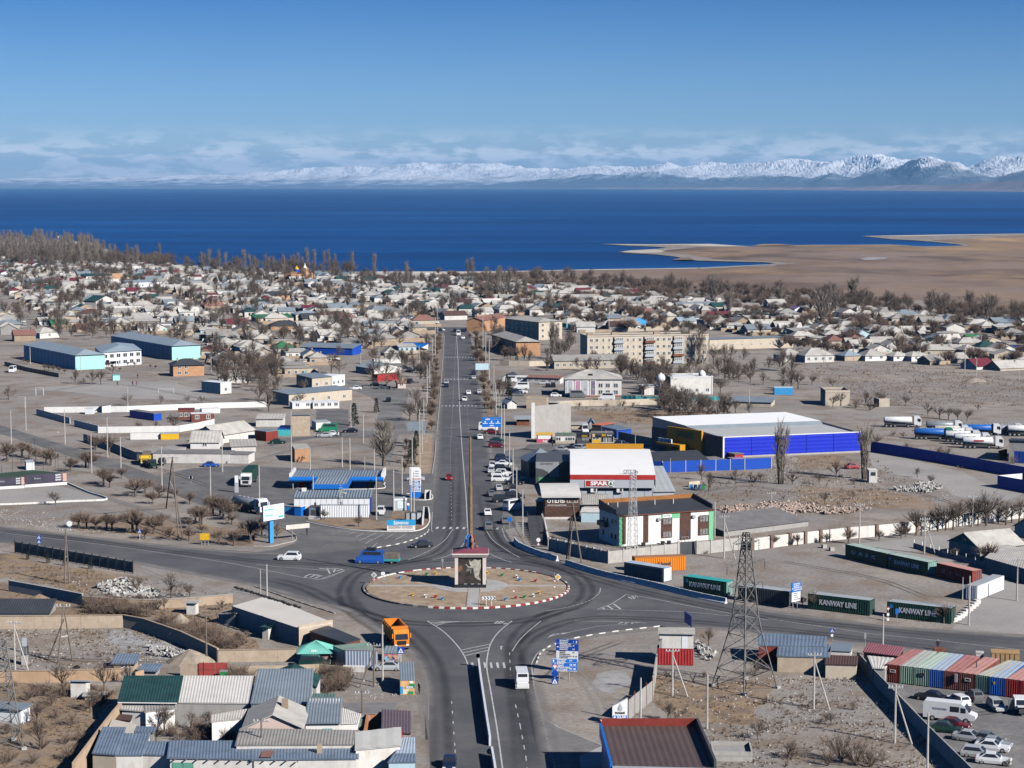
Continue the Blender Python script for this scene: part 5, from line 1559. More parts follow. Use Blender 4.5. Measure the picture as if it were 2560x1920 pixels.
rf=thing('ribbed_fence','white ribbed metal fence in front of the petrol station shop','fence',c2,rz2)
Hf=hz('B1',558,1083,975)
nP=14
bb=MB();bb.corr((0,0,0),(W2_/nP,0,0),(W2_/nP,0,Hf),(0,0,Hf),.3,.07,.05,square=True);mp_=bb.mesh('panel',Mm)
for i in range(nP):put('panel',mp_,rf,(-W2_/2+W2_*i/nP,0,0))
bx(rf,'coping',Tq,-W2_/2,W2_/2,-.15,.15,Hf+.004,Hf+.08)
c,W,rz=front('B1',300,838,1092,838)
za,zb=hz('B1',300,838,766),hz('B1',300,838,736)
r=thing('station_canopy','blue edged T-shaped petrol station canopy with grey ribbed roof','canopy',c,rz)
cp=lambda x:-W/2+W*(x-300)/792
Dp=10
b=MB();b.corr((-W/2,-.5,zb),(W/2,-.5,zb),(W/2,Dp-.5,zb+.25),(-W/2,Dp-.5,zb+.25),.7,.14,.1,square=True);b.build('roof',Mn,r)
L2=12.5
b=MB();b.corr((cp(535),-L2,zb-.1),(cp(822),-L2,zb-.1),(cp(822),-.55,zb+.02),(cp(535),-.55,zb+.02),.7,.14,.1,square=True);b.build('roof',Mn,r)
for q in((-W/2-.3,cp(535),-.9,-.5),(cp(822),W/2+.3,-.9,-.5)):
 b=MB();b.tube((q[0],-.62,(za+zb)/2),(q[1],-.62,(za+zb)/2),.62,.62,10);b.build('fascia',Mj,r)
bx(r,'fascia',Mj,cp(528),cp(828),-L2-.3,-L2,za-.1,zb+.1)
for x_ in(528,824):bx(r,'fascia',Mj,cp(x_)-.1,cp(x_)+.2,-L2,-1.2,za-.1,zb+.12)
for s_ in(-1,1):bx(r,'end_cap',Mc,s_*W/2-.25,s_*W/2+.3,-.8,Dp,za,zb+1.0)
bx(r,'fascia',Mj,-W/2,W/2,Dp-.5,Dp-.2,za,zb+.3)
for x_ in(430,968):bx(r,'column',Mf,cp(x_)-.6,cp(x_)+.6,1.5,2.7,0,za+.2)
for x_ in(600,770):bx(r,'column',Mf,cp(x_)-.3,cp(x_)+.3,-L2+1,-L2+1.6,0,za)
for x_,m_ in((385,Tv),(860,Mj),(910,Mj),(490,Mj)):
 bx(thing('fuel_pump',('red' if m_ is Tv else 'blue')+' fuel pump under the station canopy','fuel pump',c+Vector((cp(x_),2,.15)),rz,'fuel pumps',auto=('red' if m_ is Tv else 'blue')+' fuel pump under the station canopy'),'cabinet',m_,-.7,.7,-.4,.4,0,1.9)
p_=g('B1',1378,912);Hp=hz('B1',1378,912,650)
r=thing('price_pylon','tall white and blue station price pylon beside the avenue','pylon sign',p_,.05)
wp=1.35
b=MB();b.xz([(-wp,Hp*.42),(wp,Hp*.42),(wp,Hp-.7),(wp-.5,Hp),(-wp,Hp)],-.35,.35);b.build('upper_panel',Ma,r)
bx(r,'lower_panel',Mj,-wp,wp,-.35,.35,0,Hp*.42-.004)
bx(r,'price_panel',Ma,-.75,wp-.1,-.4,-.354,Hp*.2,Hp*.60)
for i,(s_,m_)in enumerate((('92',Ml),('95',Ml),('Д',Ml),('ГАЗ',Ml))):
 bx(r,'price_row',Tj if i%2 else My,-.62,wp-.25,-.44,-.404,Hp*(.5-.09*i),Hp*(.57-.09*i))
 text('lettering',s_,r,Ma,(.3,-.45,Hp*(.535-.09*i)),Hp*.06,wx=.9,bold=.02)
bx(r,'red_band',Tv,-.7,wp-.1,-.41,-.356,Hp*.61,Hp*.635)
for i in range(3):bx(r,'emblem',Mt,-.1,.8,-.38,-.354,Hp*(.70+.08*i),Hp*(.73+.08*i))
c,W,rz=front('B1',1198,1025,1302,1022)
r=thing('display_cabinet','grey box kiosk with pale poster panel beside the price pylon','kiosk',c,rz)
H=hz('B1',1198,1025,922)
bx(r,'cabinet',Mq,-W/2,W/2,0,2.6,0,H);bx(r,'header',Ma,-W/2-.05,W/2+.05,-.1,-.004,H*.84,H);bx(r,'poster',C('pale poster',(.62,.72,.74)),-W*.28,W*.28,-.08,-.004,H*.16,H*.78)
bx(r,'side_trim',Mc,-W/2-.12,-W/2-.004,-.1,2.6,0,H)
for t,x,y in(('B1',1312,1012),('B1',1410,880),('B1',92,985)):
 r=thing('ball_bollard','blue pedestal with white ball top at the petrol station','bollard',g(t,x,y),0,'ball-topped bollards at the station',auto='blue pedestal with white ball top')
 b=MB();b.lathe([(.42,0),(.42,.7)],10);b.build('pedestal',Mj,r)
 b=MB();b.lathe([(.05,.7),(.3,.78),(.42,1.05),(.3,1.32),(.03,1.42)],10);b.build('ball',Ma,r)
r,W,H=bld('slogan_wall','cyan town slogan banner above a white wall at the station corner','banner','B1',1132,1198,1376,1195,.5,1160,'flat',0,Mc,Mc,over=.02)
Hb=hz('B1',1132,1198,1115)
bx(r,'banner',Eb,-W/2,W/2,-.06,.2,H+.17,Hb+.2)
text('lettering','Балыкчым',r,Ma,(W*.0,-.08,Hb-.45),1.0,wx=W*.52,bold=.03)
text('lettering','МЕКЕНИМ  БЕРЕКЕМ',r,Gn,(0,-.08,Hb-1.35),.8,wx=W*.84,bold=.015)
r,W,H=bld('notice_stand','three grey back panels behind the town slogan banner','notice board','B1',1288,1115,1428,1112,.3,1045,'flat',0,Mt,Mf,over=.02)
for x_ in(-.47,-.15,.2):bx(r,'post',Ml,W*x_-.15,W*x_+.15,-.1,-.004,0,H)
bx(r,'panel',Mq,-W*.12,W*.17,-.06,-.004,.3,H-.2);bx(r,'panel',Mq,W*.24,W*.48,-.06,-.004,.3,H-.2)
Me('kerb_wall','white angular wall with dark hatch at the corner by the avenue','wall','B1',[(1440,1150),(1452,1032),(1490,1038),(1500,1100)],1.2,.3,3,Mc)
Me('kerb_wall','small white box wall with dark opening right of the price pylon','wall','B1',[(1462,925),(1465,885),(1508,885),(1506,928)],1.1,.3,3,Mc)
r,W,H=bld('blue_container','pair of blue sheet cabins left of the petrol station shop','container','B1',240,1058,330,1065,3,985,'flat',0,Tj,Te,over=.08)
r,W,H=bld('blue_container','narrow royal blue cabin with white frame next to the station shop','container','B1',332,1070,388,1074,3,990,'flat',0,Mj,Mc,over=.12)
r,W,H=bld('boiler_shed','dark grey sheet shed at the left end of the ribbed fence','shed','B1',458,1075,552,1078,3,995,'flat',0,Mn,Mf,over=.05)
for k in(-.28,-.05,.2):bx(r,'door',Mf,W*k,W*k+.55,-.05,-.004,.2,H*.7)
bx(r,'flue',Mf,-.2,.2,.5,.9,H,H+1.0)
bld('bench_wall','low white notice ledge in front of the dark grey shed','wall','B1',452,1100,545,1104,.8,1080,'flat',0,Mb,Mb,over=.02)
r,W,zb,ztp=board('billboard','white teal pharmacy billboard on a blue mast beside the park','B1',62,1322,240,1290,1118,988,(),Ma,cat='billboard',th=.4)
bx(r,'mast',Tj,W*.38,W*.56,.3,.8,0,zb+1)
for q,m_ in(((.04,.5,.68,.76),C('teal print',(.02,.42,.40))),((.04,.46,.28,.4),C('pale teal print',(.2,.55,.6))),((.72,.95,.1,.22),MATS['teal print']),((.1,.55,.56,.6),Mq),((.1,.4,.47,.51),Mq),((.62,.7,.45,.65),C('pale blue print',(.4,.68,.8))),((.82,.9,.42,.66),MATS['pale blue print']),((.56,.76,.28,.34),Mq),((.3,.5,.86,.9),C('pale green print',(.5,.75,.45))),((.1,.42,.12,.16),Mq)):
 panel(r,W*q[0],W*q[1],zb+(ztp-zb)*q[2],zb+(ztp-zb)*q[3],m_,y=-.205)
r,W,zb,ztp=board('billboard','weathered blank white banner board with a torn middle on one thin post','B1',258,1282,462,1262,1190,1152,(.28,),C('weathered cream board',(.60,.57,.51),dirt=.2),cat='billboard',th=.25)
r,W,zb,ztp=board('billboard','back of a grey billboard in front of the avenue shrubs','B1',1308,460,1470,460,335,255,(.3,.7),Mn,cat='billboard',th=.4)
r,W,zb,ztp=board('billboard','large blue advertising billboard with white emblems beside the avenue','B1',1952,410,2118,408,303,220,(.72,),Mj,cat='billboard',th=.4)
Hs=ztp-zb
text('lettering','АЙЫЛ',r,Ma,(W*.3,-.22,zb+Hs*.8),Hs*.18,wx=W*.24,bold=.03);text('lettering','БАНК',r,Mq,(W*.7,-.22,zb+Hs*.8),Hs*.12,wx=W*.4)
for x_ in(.17,.5,.83):
 b=MB();b.xz([(W*x_+Hs*.07*cos(2*pi*i/10),zb+Hs*.55+Hs*.09*sin(2*pi*i/10))for i in range(10)],-.24,-.205);b.build('emblem',Ma,r)
 panel(r,W*(x_-.13),W*(x_+.13),zb+Hs*.36,zb+Hs*.42,Ma,y=-.205)
text('lettering','1919',r,Ma,(W*.5,-.22,zb+Hs*.14),Hs*.16,wx=W*.2,bold=.03)
r,W,zb,ztp=board('billboard','pale blank billboard beside the far avenue','A1',1896,1402,2010,1400,1330,1275,(.3,.6),Gc,cat='billboard',th=.4)
# ---- dark store at far right and ruin buildings
bld('workshop','dark grey workshop with blue gate at the right edge by the tanker lot','workshop','B3',2080,600,2330,610,14,455,'sb',1.2,Mk,Th)
bx(bld('garage_gate','royal blue garage gate of the dark workshop at the right edge','gate','B3',2125,612,2230,618,.2,515,'flat',0,Tb,Tb,over=.01)[0],'frame',Mf,-.1,.1,-.04,-.004,0,3)
Me('brick_pier','short red brick wall left of the dark workshop','wall','B3',[(1995,590),(2060,575)],2.6,.4,2.5,Gy)
r,W,H=bld('ruin','roofless cream building with two window holes beside the poplar scrub','ruin','A3',495,1640,705,1640,11,1530,'flat',.8,Mp,Tm,over=0.0)
for y_ in(3,7):win(r,W,11,'l',y_,2.6,1.4,2.2,Gl,Gl,1,pane=False)
bld('ruin','low broken cream wall block right of the roofless building','ruin','B3',960,130,1050,128,5,65,'flat',0,Mp,Mp,over=0.0)
bld('blue_container','light blue container standing among bushes before the open field','container','A3',55,1545,215,1545,3,1485,'flat',0,Tj,Gc,over=.05)
bld('flat_shed','long low shed with blue grey roof behind the open scrub','shed','A2',1900,1640,2240,1650,8,1600,'sf',.8,Mp,Mn)
r,W,H=bld('sentry_hut','tall white sentry hut with one small window near the rubble','hut','B3',873,786,943,786,3,680,'flat',0,Mb,Mb,over=.12)
win(r,W,3,'f',0,H*.6,1.2,.9,Mf,Mo,2)
r,W,H=bld('long_shed','very long low shed with cracked grey felt roof behind the whitewashed wall','shed','B2',1830,1252,2560,1160,11,1200,'sf',1.3,Mk,Tm,over=.3)
# == containers, compounds, big buildings of the town
def container(t,x0,y0,x1,y1,label,col,roof,text_=None,tcol=None,D=2.44,Hc=2.75,end=None,doors=True,name='container',cat='container',tx=.42,tsz=.9,tw=None,emblem=False,L=None):
 c,W,rz=front(t,x0,y0,x1,y1)
 r=thing(name,label,cat,c,rz)
 e=end or col
 b=MB();b.box(-W/2+.06,W/2-.06,.06,D-.06,.12,Hc-.06);b.build('body',col,r)
 for q in(((-W/2+.1,0,.18),(W/2-.1,0,.18),(W/2-.1,0,Hc-.16),(-W/2+.1,0,Hc-.16)),((W/2-.1,D,.18),(-W/2+.1,D,.18),(-W/2+.1,D,Hc-.16),(W/2-.1,D,Hc-.16))):
  b=MB();b.corr(*q,.42 if W>4 else .32,.06,.04,square=True);b.build('side_panel',col,r)
 b=MB();b.corr((-W/2,D-.1,.18),(-W/2,.1,.18),(-W/2,.1,Hc-.16),(-W/2,D-.1,Hc-.16),.42,.06,.04,square=True);b.build('end_panel',col,r)
 if W>4:
  for k in(0,1):
   b=MB();b.box(W/2-.05,W/2+.02,.1+k*(D/2-.08),.1+(k+1)*(D/2-.09),.18,Hc-.14)
   dd=b.build('door',e,r)
   b=MB()
   for s_ in(.25,.75):b.tube((W/2+.06,.1+(k+s_)*(D/2-.09),.25),(W/2+.06,.1+(k+s_)*(D/2-.09),Hc-.2),.03,.03,4)
   b.build('locking_bar',Tq,dd)
 else:
  b=MB();b.corr((W/2,.1,.18),(W/2,D-.1,.18),(W/2,D-.1,Hc-.16),(W/2,.1,Hc-.16),.42,.06,.04,square=True);b.build('end_panel',col,r)
 b=MB()
 for x_ in(-W/2,W/2-.12):
  for y_ in(-.02,D-.1):b.box(x_,x_+.12,y_,y_+.12,0,Hc)
 for z_ in(.05,Hc-.14):
  b.box(-W/2+.125,W/2-.125,-.02,.1,z_,z_+.13);b.box(-W/2+.125,W/2-.125,D-.1,D+.02,z_,z_+.13)
 b.build('frame',col,r)
 b=MB();b.corr((-W/2+.05,.02,Hc-.02),(W/2-.05,.02,Hc-.02),(W/2-.05,D-.02,Hc-.02),(-W/2+.05,D-.02,Hc-.02),.5,.03,.02);b.build('roof',roof,r)
 if text_:text('lettering',text_,r,tcol or Ma,(-W/2+W*tx,-.09,Hc*.52),tsz,wx=tw or W*.55,bold=.04,ext=.02)
 if emblem:
  b=MB();b.xz([(-W/2+.75+.32*cos(2*pi*i/8),Hc*.72+.36*sin(2*pi*i/8))for i in range(8)],-.1,-.075);b.build('emblem',Tj,r)
 return r
Tr=C('container green',(.01,.052,.037),Md=.55,var=.2,sc=.5,dirt=.25,Mh=(.03,.05,.045))
Wr=C('container dark steel',(.045,.055,.065),Md=.55,var=.2,sc=.5,dirt=.3,Mh=(.1,.08,.07))
Gm=C('container oxide red',(.22,.035,.025),Md=.65,var=.2,sc=.5,dirt=.35,Mh=(.12,.05,.035))
Ga=C('container bright red',(.35,.03,.03),Md=.6,var=.15,sc=.5,dirt=.2,Mh=(.15,.05,.04))
Gd=C('container red brown',(.17,.055,.04),Md=.65,var=.2,sc=.5,dirt=.35,Mh=(.10,.06,.05))
Gh=C('container pale green',(.24,.36,.28),Md=.65,var=.15,sc=.5,dirt=.3,Mh=(.2,.18,.14))
Km=C('container blue',(.015,.10,.42),Md=.55,var=.15,sc=.5,dirt=.2,Mh=(.06,.08,.15))
Kz=C('faded red lid',(.40,.17,.16),var=.12,sc=.4,dirt=.4,Mh=(.45,.35,.32))
Ws=C('faded mint lid',(.42,.52,.44),var=.1,sc=.4,dirt=.35,Mh=(.5,.48,.44))
Wt=C('faded grey green lid',(.40,.43,.40),var=.1,sc=.4,dirt=.35,Mh=(.5,.47,.43))
Gq=C('faded blue lid',(.36,.44,.54),var=.1,sc=.4,dirt=.35,Mh=(.5,.46,.42))
Gi=C('faded salmon lid',(.50,.26,.23),var=.1,sc=.4,dirt=.35,Mh=(.5,.4,.36))
Wi=C('faded cream lid',(.48,.47,.40),var=.1,sc=.4,dirt=.3)
container('B3',667,1432,1025,1516,'dark green container with spaced white letters at the back of the yard',Tr,C('pale green lid',(.33,.42,.38)),'U  A  S  C',tx=.45,tw=7)
container('B3',1032,1518,1380,1594,'dark green container with bold white line name in the back row',Tr,C('pale green lid',(.33,.42,.38)),'KANWAY LINE',tx=.48,tw=6.6,tsz=1.1,emblem=True,end=C('grey green doors',(.2,.33,.3)))
container('B3',1455,1600,1762,1672,'red brown container with faded letters behind the white container',Gm,Gi,'Z  I  M',Gi,tx=.42,tw=5.5)
c_=container('C3',1705,206,1808,219,'white container seen end-on with bright long side at the yard corner',Mm,Te,D=12.2)
container('C3',343,284,876,347,'green ribbed container with big white name by the road sign',Tr,Te,'KANWAY LINE',tx=.49,tw=6.9,tsz=1.25,emblem=True)
container('C3',1027,354,1580,417,'green ribbed container with big white name partly behind a bare tree',Tr,Te,'KANWAY LINE',tx=.48,tw=6.6,tsz=1.25,emblem=True)
container('C2',1952,212,2385,268,'dark brown weathered container beside the lattice pylon',Wr,Te)
container('C2',1480,128,1850,182,'dark green container with teal lid and white name behind the concrete barriers',Tr,Gx,'KANWAY LINE',tx=.5,tw=6.6,tsz=1.15,emblem=True,end=C('grey green doors',(.2,.33,.3)))
container('B2',968,1592,1310,1648,'slate grey container with pale blue lid and white doors',C('slate grey steel',(.10,.135,.16),var=.12),Gq,end=Mm)
container('B2',1062,1556,1502,1540,'bright orange container with dark lettering behind the slate grey one',Gb,C('orange brown lid',(.35,.17,.09),dirt=.3),'Hapag-Lloyd',Mf,tx=.42,tw=5.6,tsz=.85)
gx=[1015,1140,1268,1395,1518,1655,1795,1920,2050,2185,2320]
gy=[915,931,946,962,976,992,1010,1030,1046,1064,1082]
gcol=[(Gm,Kz,'oxide red'),(Gh,Wt,'grey green'),(Gh,Ws,'pale green'),(Km,Gq,'blue'),(Gd,Kz,'dark red'),(Gd,Gi,'brown red'),(Gh,Wi,'mint'),(Km,Gq,'royal blue'),(Ga,Gi,'bright red'),(Ga,Gi,'scarlet')]
gl=['oxide red container with a white framed window, first of the salvage yard row','grey green container beside the first red one in the salvage yard row','pale green container with a small dark window in the salvage yard row','blue container with pale blue lid between the pale green and dark red ones','dark red container with an air unit in the middle of the salvage row','brown red container with white framed window and stovepipe in the salvage row','mint green container with cream lid in the salvage row','royal blue container with yellow spot in the salvage row','bright red container with salmon lid near the stripped cab','last scarlet container of the salvage row at the picture edge']
for i in range(10):
 c,W,rz=front('C3',gx[i],gy[i],gx[i+1],gy[i+1])
 r=thing('container',gl[i],'container',c,rz,'containers in the salvage yard row')
 D,Hc=11.5,2.75
 m1,m2,_=gcol[i]
 bx(r,'body',m1,-W/2+.05,W/2-.05,.06,D,.1,Hc-.04)
 b=MB();b.corr((-W/2+.12,0,.15),(W/2-.12,0,.15),(W/2-.12,0,Hc-.12),(-W/2+.12,0,Hc-.12),.3,.06,.04,square=True);b.build('front_panel',m1,r)
 b=MB();b.corr((-W/2+.03,.0,Hc),(W/2-.03,0,Hc),(W/2-.03,D,Hc),(-W/2+.03,D,Hc),.6,.03,.05);b.build('roof',m2,r)
 for x_ in(-W/2,W/2-.11):bx(r,'corner_post',m1,x_,x_+.1,-.08,.02,0,Hc)
 if i in(0,2,5):win(r,W,D,'f',0,1.6,.85,.45,Mr if i!=2 else Mf,Mo,1).location.y-=.08
 if i==4:bx(r,'air_unit',Tq,W*.2,W*.36,-.35,-.09,1.3,2.5);win(r,W,D,'f',-W*.05,1.65,.7,.5,Mf,Mo,1).location.y-=.08
 if i==5:
  b=MB();b.tube((0,4,Hc),(0,4,Hc+.9),.09,.09,6);b.build('stovepipe',Mf,r)
 if i==7:bx(r,'yellow_mark',Tf,-W*.3,-W*.18,-.11,-.075,1.7,2.1)
# ---- blocks given by their roof outline
def quad(name,label,cat,t,pts,H,wall,roof,rt='flat',rh=.0,pitch=.4,over=.15,grp=None,th=.12,square=False):
 """pts = four roof corners (front-left, front-right, back-right, back-left) read at eave height H"""
 P=[g(p[2]if len(p)>2 else t,p[0],p[1],H)for p in pts]
 o_=(P[0]+P[1])/2;o_.z=0
 d=P[1]-P[0]
 rz=atan2(d.y,d.x)
 r=thing(name,label,cat,o_,rz,grp)
 Mi=Matrix.Rotation(-rz,3,'Z')
 L=[Mi@(p-o_)for p in P]
 z4={'flat':(H,H,H,H),'sf':(H,H,H+rh,H+rh),'sb':(H+rh,H+rh,H,H),'gx':(H,)*4,'gy':(H,)*4,'hip':(H,)*4}[rt]
 b=MB()
 n0=[(p.x,p.y,-.1)for p in L];n1=[(p.x,p.y,z4[i])for i,p in enumerate(L)]
 for i in range(4):
  j=(i+1)%4
  b.face([n0[i],n0[j],n1[j],n1[i]])
 cx_=sum((p for p in L),Vector())/4
 ov=[p+(p-cx_).normalized()*over*1.41 for p in L]
 Z=lambda i:(ov[i].x,ov[i].y,z4[i]+.03)
 rb=MB()
 if rt in('flat','sf','sb'):
  b.face(n1)
  rb.corr(Z(0),Z(1),Z(2),Z(3),pitch,.05,th,square=square)
 elif rt=='gx':
  a_,c_=(ov[0]+ov[3])/2,(ov[1]+ov[2])/2
  A,Cc=(a_.x,a_.y,H+rh),(c_.x,c_.y,H+rh)
  rb.corr(Z(0),Z(1),Cc,A,pitch,.05,th);rb.corr(Z(2),Z(3),A,Cc,pitch,.05,th)
  m0,m1=(L[0]+L[3])/2,(L[1]+L[2])/2
  b.face([n1[3],n1[0],(m0.x,m0.y,H+rh-.05)]);b.face([n1[1],n1[2],(m1.x,m1.y,H+rh-.05)])
 elif rt=='gy':
  a_,c_=(ov[0]+ov[1])/2,(ov[2]+ov[3])/2
  A,Cc=(a_.x,a_.y,H+rh),(c_.x,c_.y,H+rh)
  rb.corr(Z(3),Z(0),A,Cc,pitch,.05,th);rb.corr(Z(1),Z(2),Cc,A,pitch,.05,th)
  m0,m1=(L[0]+L[1])/2,(L[2]+L[3])/2
  b.face([n1[0],n1[1],(m0.x,m0.y,H+rh-.05)]);b.face([n1[2],n1[3],(m1.x,m1.y,H+rh-.05)])
 else:
  w01,w12=(L[1]-L[0]).length,(L[2]-L[1]).length
  if w12>w01:
   k=w01/2/w12
   f_,e_=(ov[0]+ov[1])/2,(ov[2]+ov[3])/2
   A_,C_=f_.lerp(e_,k),f_.lerp(e_,1-k)
   A,Cc=(A_.x,A_.y,H+rh),(C_.x,C_.y,H+rh)
   rb.corr(Z(3),Z(0),A,Cc,pitch,.04,0);rb.corr(Z(1),Z(2),Cc,A,pitch,.04,0);rb.corr(Z(0),Z(1),A,A,pitch,.04,0);rb.corr(Z(2),Z(3),Cc,Cc,pitch,.04,0)
  else:
   k=w12/2/w01
   f_,e_=(ov[0]+ov[3])/2,(ov[1]+ov[2])/2
   A_,C_=f_.lerp(e_,k),f_.lerp(e_,1-k)
   A,Cc=(A_.x,A_.y,H+rh),(C_.x,C_.y,H+rh)
   rb.corr(Z(0),Z(1),Cc,A,pitch,.04,0);rb.corr(Z(2),Z(3),A,Cc,pitch,.04,0);rb.corr(Z(3),Z(0),A,A,pitch,.04,0);rb.corr(Z(1),Z(2),Cc,Cc,pitch,.04,0)
  rb.face([Z(3),Z(2),Z(1),Z(0)])
 b.build('wall',wall,r)
 rb.build('roof',roof,r)
 return r,L,H
def qwin(r,L,e,n,z,w,h,fr=None,gl=None,pane=True,k0=0,k1=1,out=0):
 """n windows along edge e of a quad footprint"""
 a,c=L[e],L[(e+1)%4]
 d=c-a
 rz=atan2(d.y,d.x)
 for i in range(n):
  q=a.lerp(c,k0+(k1-k0)*(i+.5)/n)
  o=win(r,0,0,'f',0,z,w,h,fr,gl,2,pane)
  o.location=(q.x,q.y,z);o.rotation_euler=(0,0,rz)
# ---- bottom left compound
r,L,H=quad('green_roof_shed','long shed with dark green ribbed roof beside the pale ribbed one','shed','Q',[(555,550),(1268,558),(1330,350),(638,350)],3.3,Mk,To,'sf',1.3)
bx(r,'gutter',Mc,L[0].x,L[1].x,-.35,-.22,H-.1,H+.02)
r,L,H=quad('pale_roof_shed','long shed with pale grey ribbed roof joined to the dark green one','shed','Q',[(1272,558),(2132,566),(2186,352),(1334,350)],3.2,Mk,Tw,'sf',1.3)
quad('lean_to','shed with weathered blue ribbed roof at the wall corner of the compound','shed','Q',[(248,1165),(528,1186),(645,945),(372,940)],2.8,Mp,Mu,'sf',.9)
quad('lean_to','shed with patched blue ribbed roof in the middle of the front row','shed','Q',[(532,1186),(845,1186),(936,998),(600,1000)],2.7,Mb,Mu,'sf',.7)
quad('lean_to','small blue ribbed roof with stovepipe in the front row of sheds','shed','Q',[(848,1182),(1172,1192),(1194,1082),(918,1076)],2.6,Mb,Mu,'sf',.5)
r,L,H=quad('long_front_shed','long whitewashed front building with blue ribbed roof and rafter ends','shed','Q',[(1178,1222),(2330,1240,'Q'),(2330,1072),(1200,1068)],2.9,Mb,Mu,'sf',.5,over=.3)
for i in range(12):bx(r,'rafter_end',Tu,L[0].x+.6+i*1.4,L[0].x+.72+i*1.4,-.55,-.004,H-.22,H-.08)
bx(r,'gate_leaf',Gx if False else C('green gate paint',(.12,.33,.25),dirt=.2),L[0].x+.3,L[0].x+1.6,-.08,-.004,0,2.3);bx(r,'gate_leaf',MATS['green gate paint'],L[0].x+1.65,L[0].x+2.95,-.08,-.004,0,2.3)
r,L,H=quad('long_front_shed','whitewashed building with blue roof and red sheet patch beside the power pole','shed','P',[(330,878),(1455,868),(1470,728),(330,735)],2.9,Mb,Mu,'sf',.5,over=.3)
bx(r,'roof_patch',Tp,L[0].x+.8,L[0].x+2.2,.05,4.2,H+.25,H+.30)
chimney(r,L[1].x-4.6,2.0,H+.3,1.0,.6)
quad('grey_roof_shed','long shed with old grey slate roof behind the blue ribbed roof','shed','P',[(138,722),(1462,716),(1480,600),(188,580)],3.7,Mb,Ta,'sf',.5)
r,L,H=quad('gable_house','house with pale slate gable roof and cream gable facing the road','house','P',[(222,530),(862,530),(925,330),(292,330)],3.5,Gg,Mg,'gy',1.9,pitch=99,over=.35)
m0=(L[0]+L[1])/2
chimney(r,m0.x+1.0,5.2,H+1.6,.9,.8)
quad('blue_grey_roof_house','long building with blue grey ribbed roof behind the gable house','house','P',[(300,256),(955,262),(985,18),(385,18)],3.4,Mb,Mn,'sf',1.8)
quad('low_roof','low blue grey ribbed strip roof in front of the larger ribbed roof','shed','P',[(305,330),(905,330),(955,268),(335,268)],3.0,Mb,Mn,'sf',.2)
quad('green_gable_shed','shed with dark green gable roof and pale ridge strip','shed','S',[(585,1385),(1500,1480),(1560,1300),(740,1260)],3.2,Mb,To,'gy',1.7,pitch=.5)
quad('glass_roof_shed','small shed with mottled green sheet roof between grey roofs','shed','P',[(960,268),(1222,268),(1226,188),(990,186)],3.0,Mb,C('mottled green sheet',(.10,.17,.16),var=.4,sc=2.0),'sf',.4)
r,L,H=quad('white_house','white walled house with grey blue slate roof and green glazed door','house','P',[(902,474),(1276,470),(1292,300),(942,300)],3.1,Mc,Mn,'sf',1.2,over=.3)
w_=L[1].x-L[0].x
win(r,w_,5,'f',L[0].x+w_*.18,1.2,1.3,.9,Mr,Mo,1);bx(r,'door',Gx,L[0].x+w_*.5,L[0].x+w_*.78,-.08,-.004,0,2.3)
b=MB()
for k in range(5):b.box(L[0].x+w_*(.5+.07*k)-.03,L[0].x+w_*(.5+.07*k)+.03,-.11,-.084,0,2.3)
b.build('door_frame',Mr,r)
quad('white_shed','white walled shed with flat pale roof right of the white house','shed','P',[(1262,480),(1480,470),(1505,380),(1270,300)],2.8,Mc,Mb,'flat')
quad('grey_green_shed','small ribbed shed with grey green lid beside the orange walls','shed','P',[(1368,515),(1532,510),(1530,438),(1366,440)],2.1,Mn,Gh,'flat')
r,L,H=quad('felt_roof','flat grey felt roof above the white sheds','shed','P',[(1338,382),(1895,360),(1890,255),(1345,258)],2.6,Mk,Tm,'flat',pitch=99)
r,L,H=quad('purple_roof_kiosk','shop with purple brown tiled sheet roof beside the road','kiosk','P',[(1742,562),(2066,590),(2066,350),(1748,332)],3.0,Gg,Kx,'flat',over=.1)
Me('orange_wall','orange brown L-shaped wall of an open roofless yard by the purple roof','wall','P',[(1722,385+190),(1590,575),(1555,790)],2.6,.3,9,C('orange brown render',(.45,.19,.08),var=.12))
Me('orange_wall','orange brown short front wall of the open yard by the purple roof','wall','P',[(1555,790),(1735,780)],2.6,.3,9,MATS['orange brown render'])
quad('pale_roof_shop','whitewashed shop with big pale jointed roof slab at the road bend','shop','P',[(1458,772),(1950,722),(1950,575),(1466,630)],3.6,Mb,C('pale grey sheet slab',(.47,.47,.45),var=.06,sc=.3,dirt=.15),'sf',.6,pitch=1.6)
r,L,H=quad('pale_blue_roof','narrow building with pale blue stepped sheet roof at the road edge','shed','P',[(1885,830),(2112,820),(2110,640),(1962,640)],3.0,Mb,Gq,'flat',over=.1)
quad('pale_blue_roof','small front kiosk with ribbed pale blue roof at the bottom edge','kiosk','P',[(1822,910),(2112,905),(2112,845),(1885,845)],2.8,Gc,Mu,'sf',.3)
r=thing('sign_box','red and white wall sign box on the pale slab roofed shop','sign',g('P',1915,905),.1)
bx(r,'box',Gn,-.75,-.2,-.1,.4,2.2,4.0);bx(r,'face',Tv,-.17,.7,-.12,.38,2.2,4.05)
quad('white_outbuilding','whitewashed outbuilding with pale sloping roof inside the compound','shed','Q',[(1682,790),(2050,752),(2092,668),(1690,738)],3.0,Mc,Mg,'sf',.3)
quad('cream_roof_shed','low shed with cream flat roof at the compound side wall','shed','Q',[(415,928),(690,992),(762,828),(488,765)],2.6,Mb,C('cream roof coat',(.55,.50,.43),var=.06),'flat',pitch=99)
quad('brown_hatch','little brown slab roof beside the cream roofed shed','shed','Q',[(525,755),(705,770),(725,690),(560,685)],2.0,Mb,Ts,'flat',pitch=99)
quad('porch_hut','small hut with blue sheet roof in the middle of the yard','hut','Q',[(766,905),(970,910),(985,860),(775,852)],2.2,Mk,Mu,'flat',over=.3)
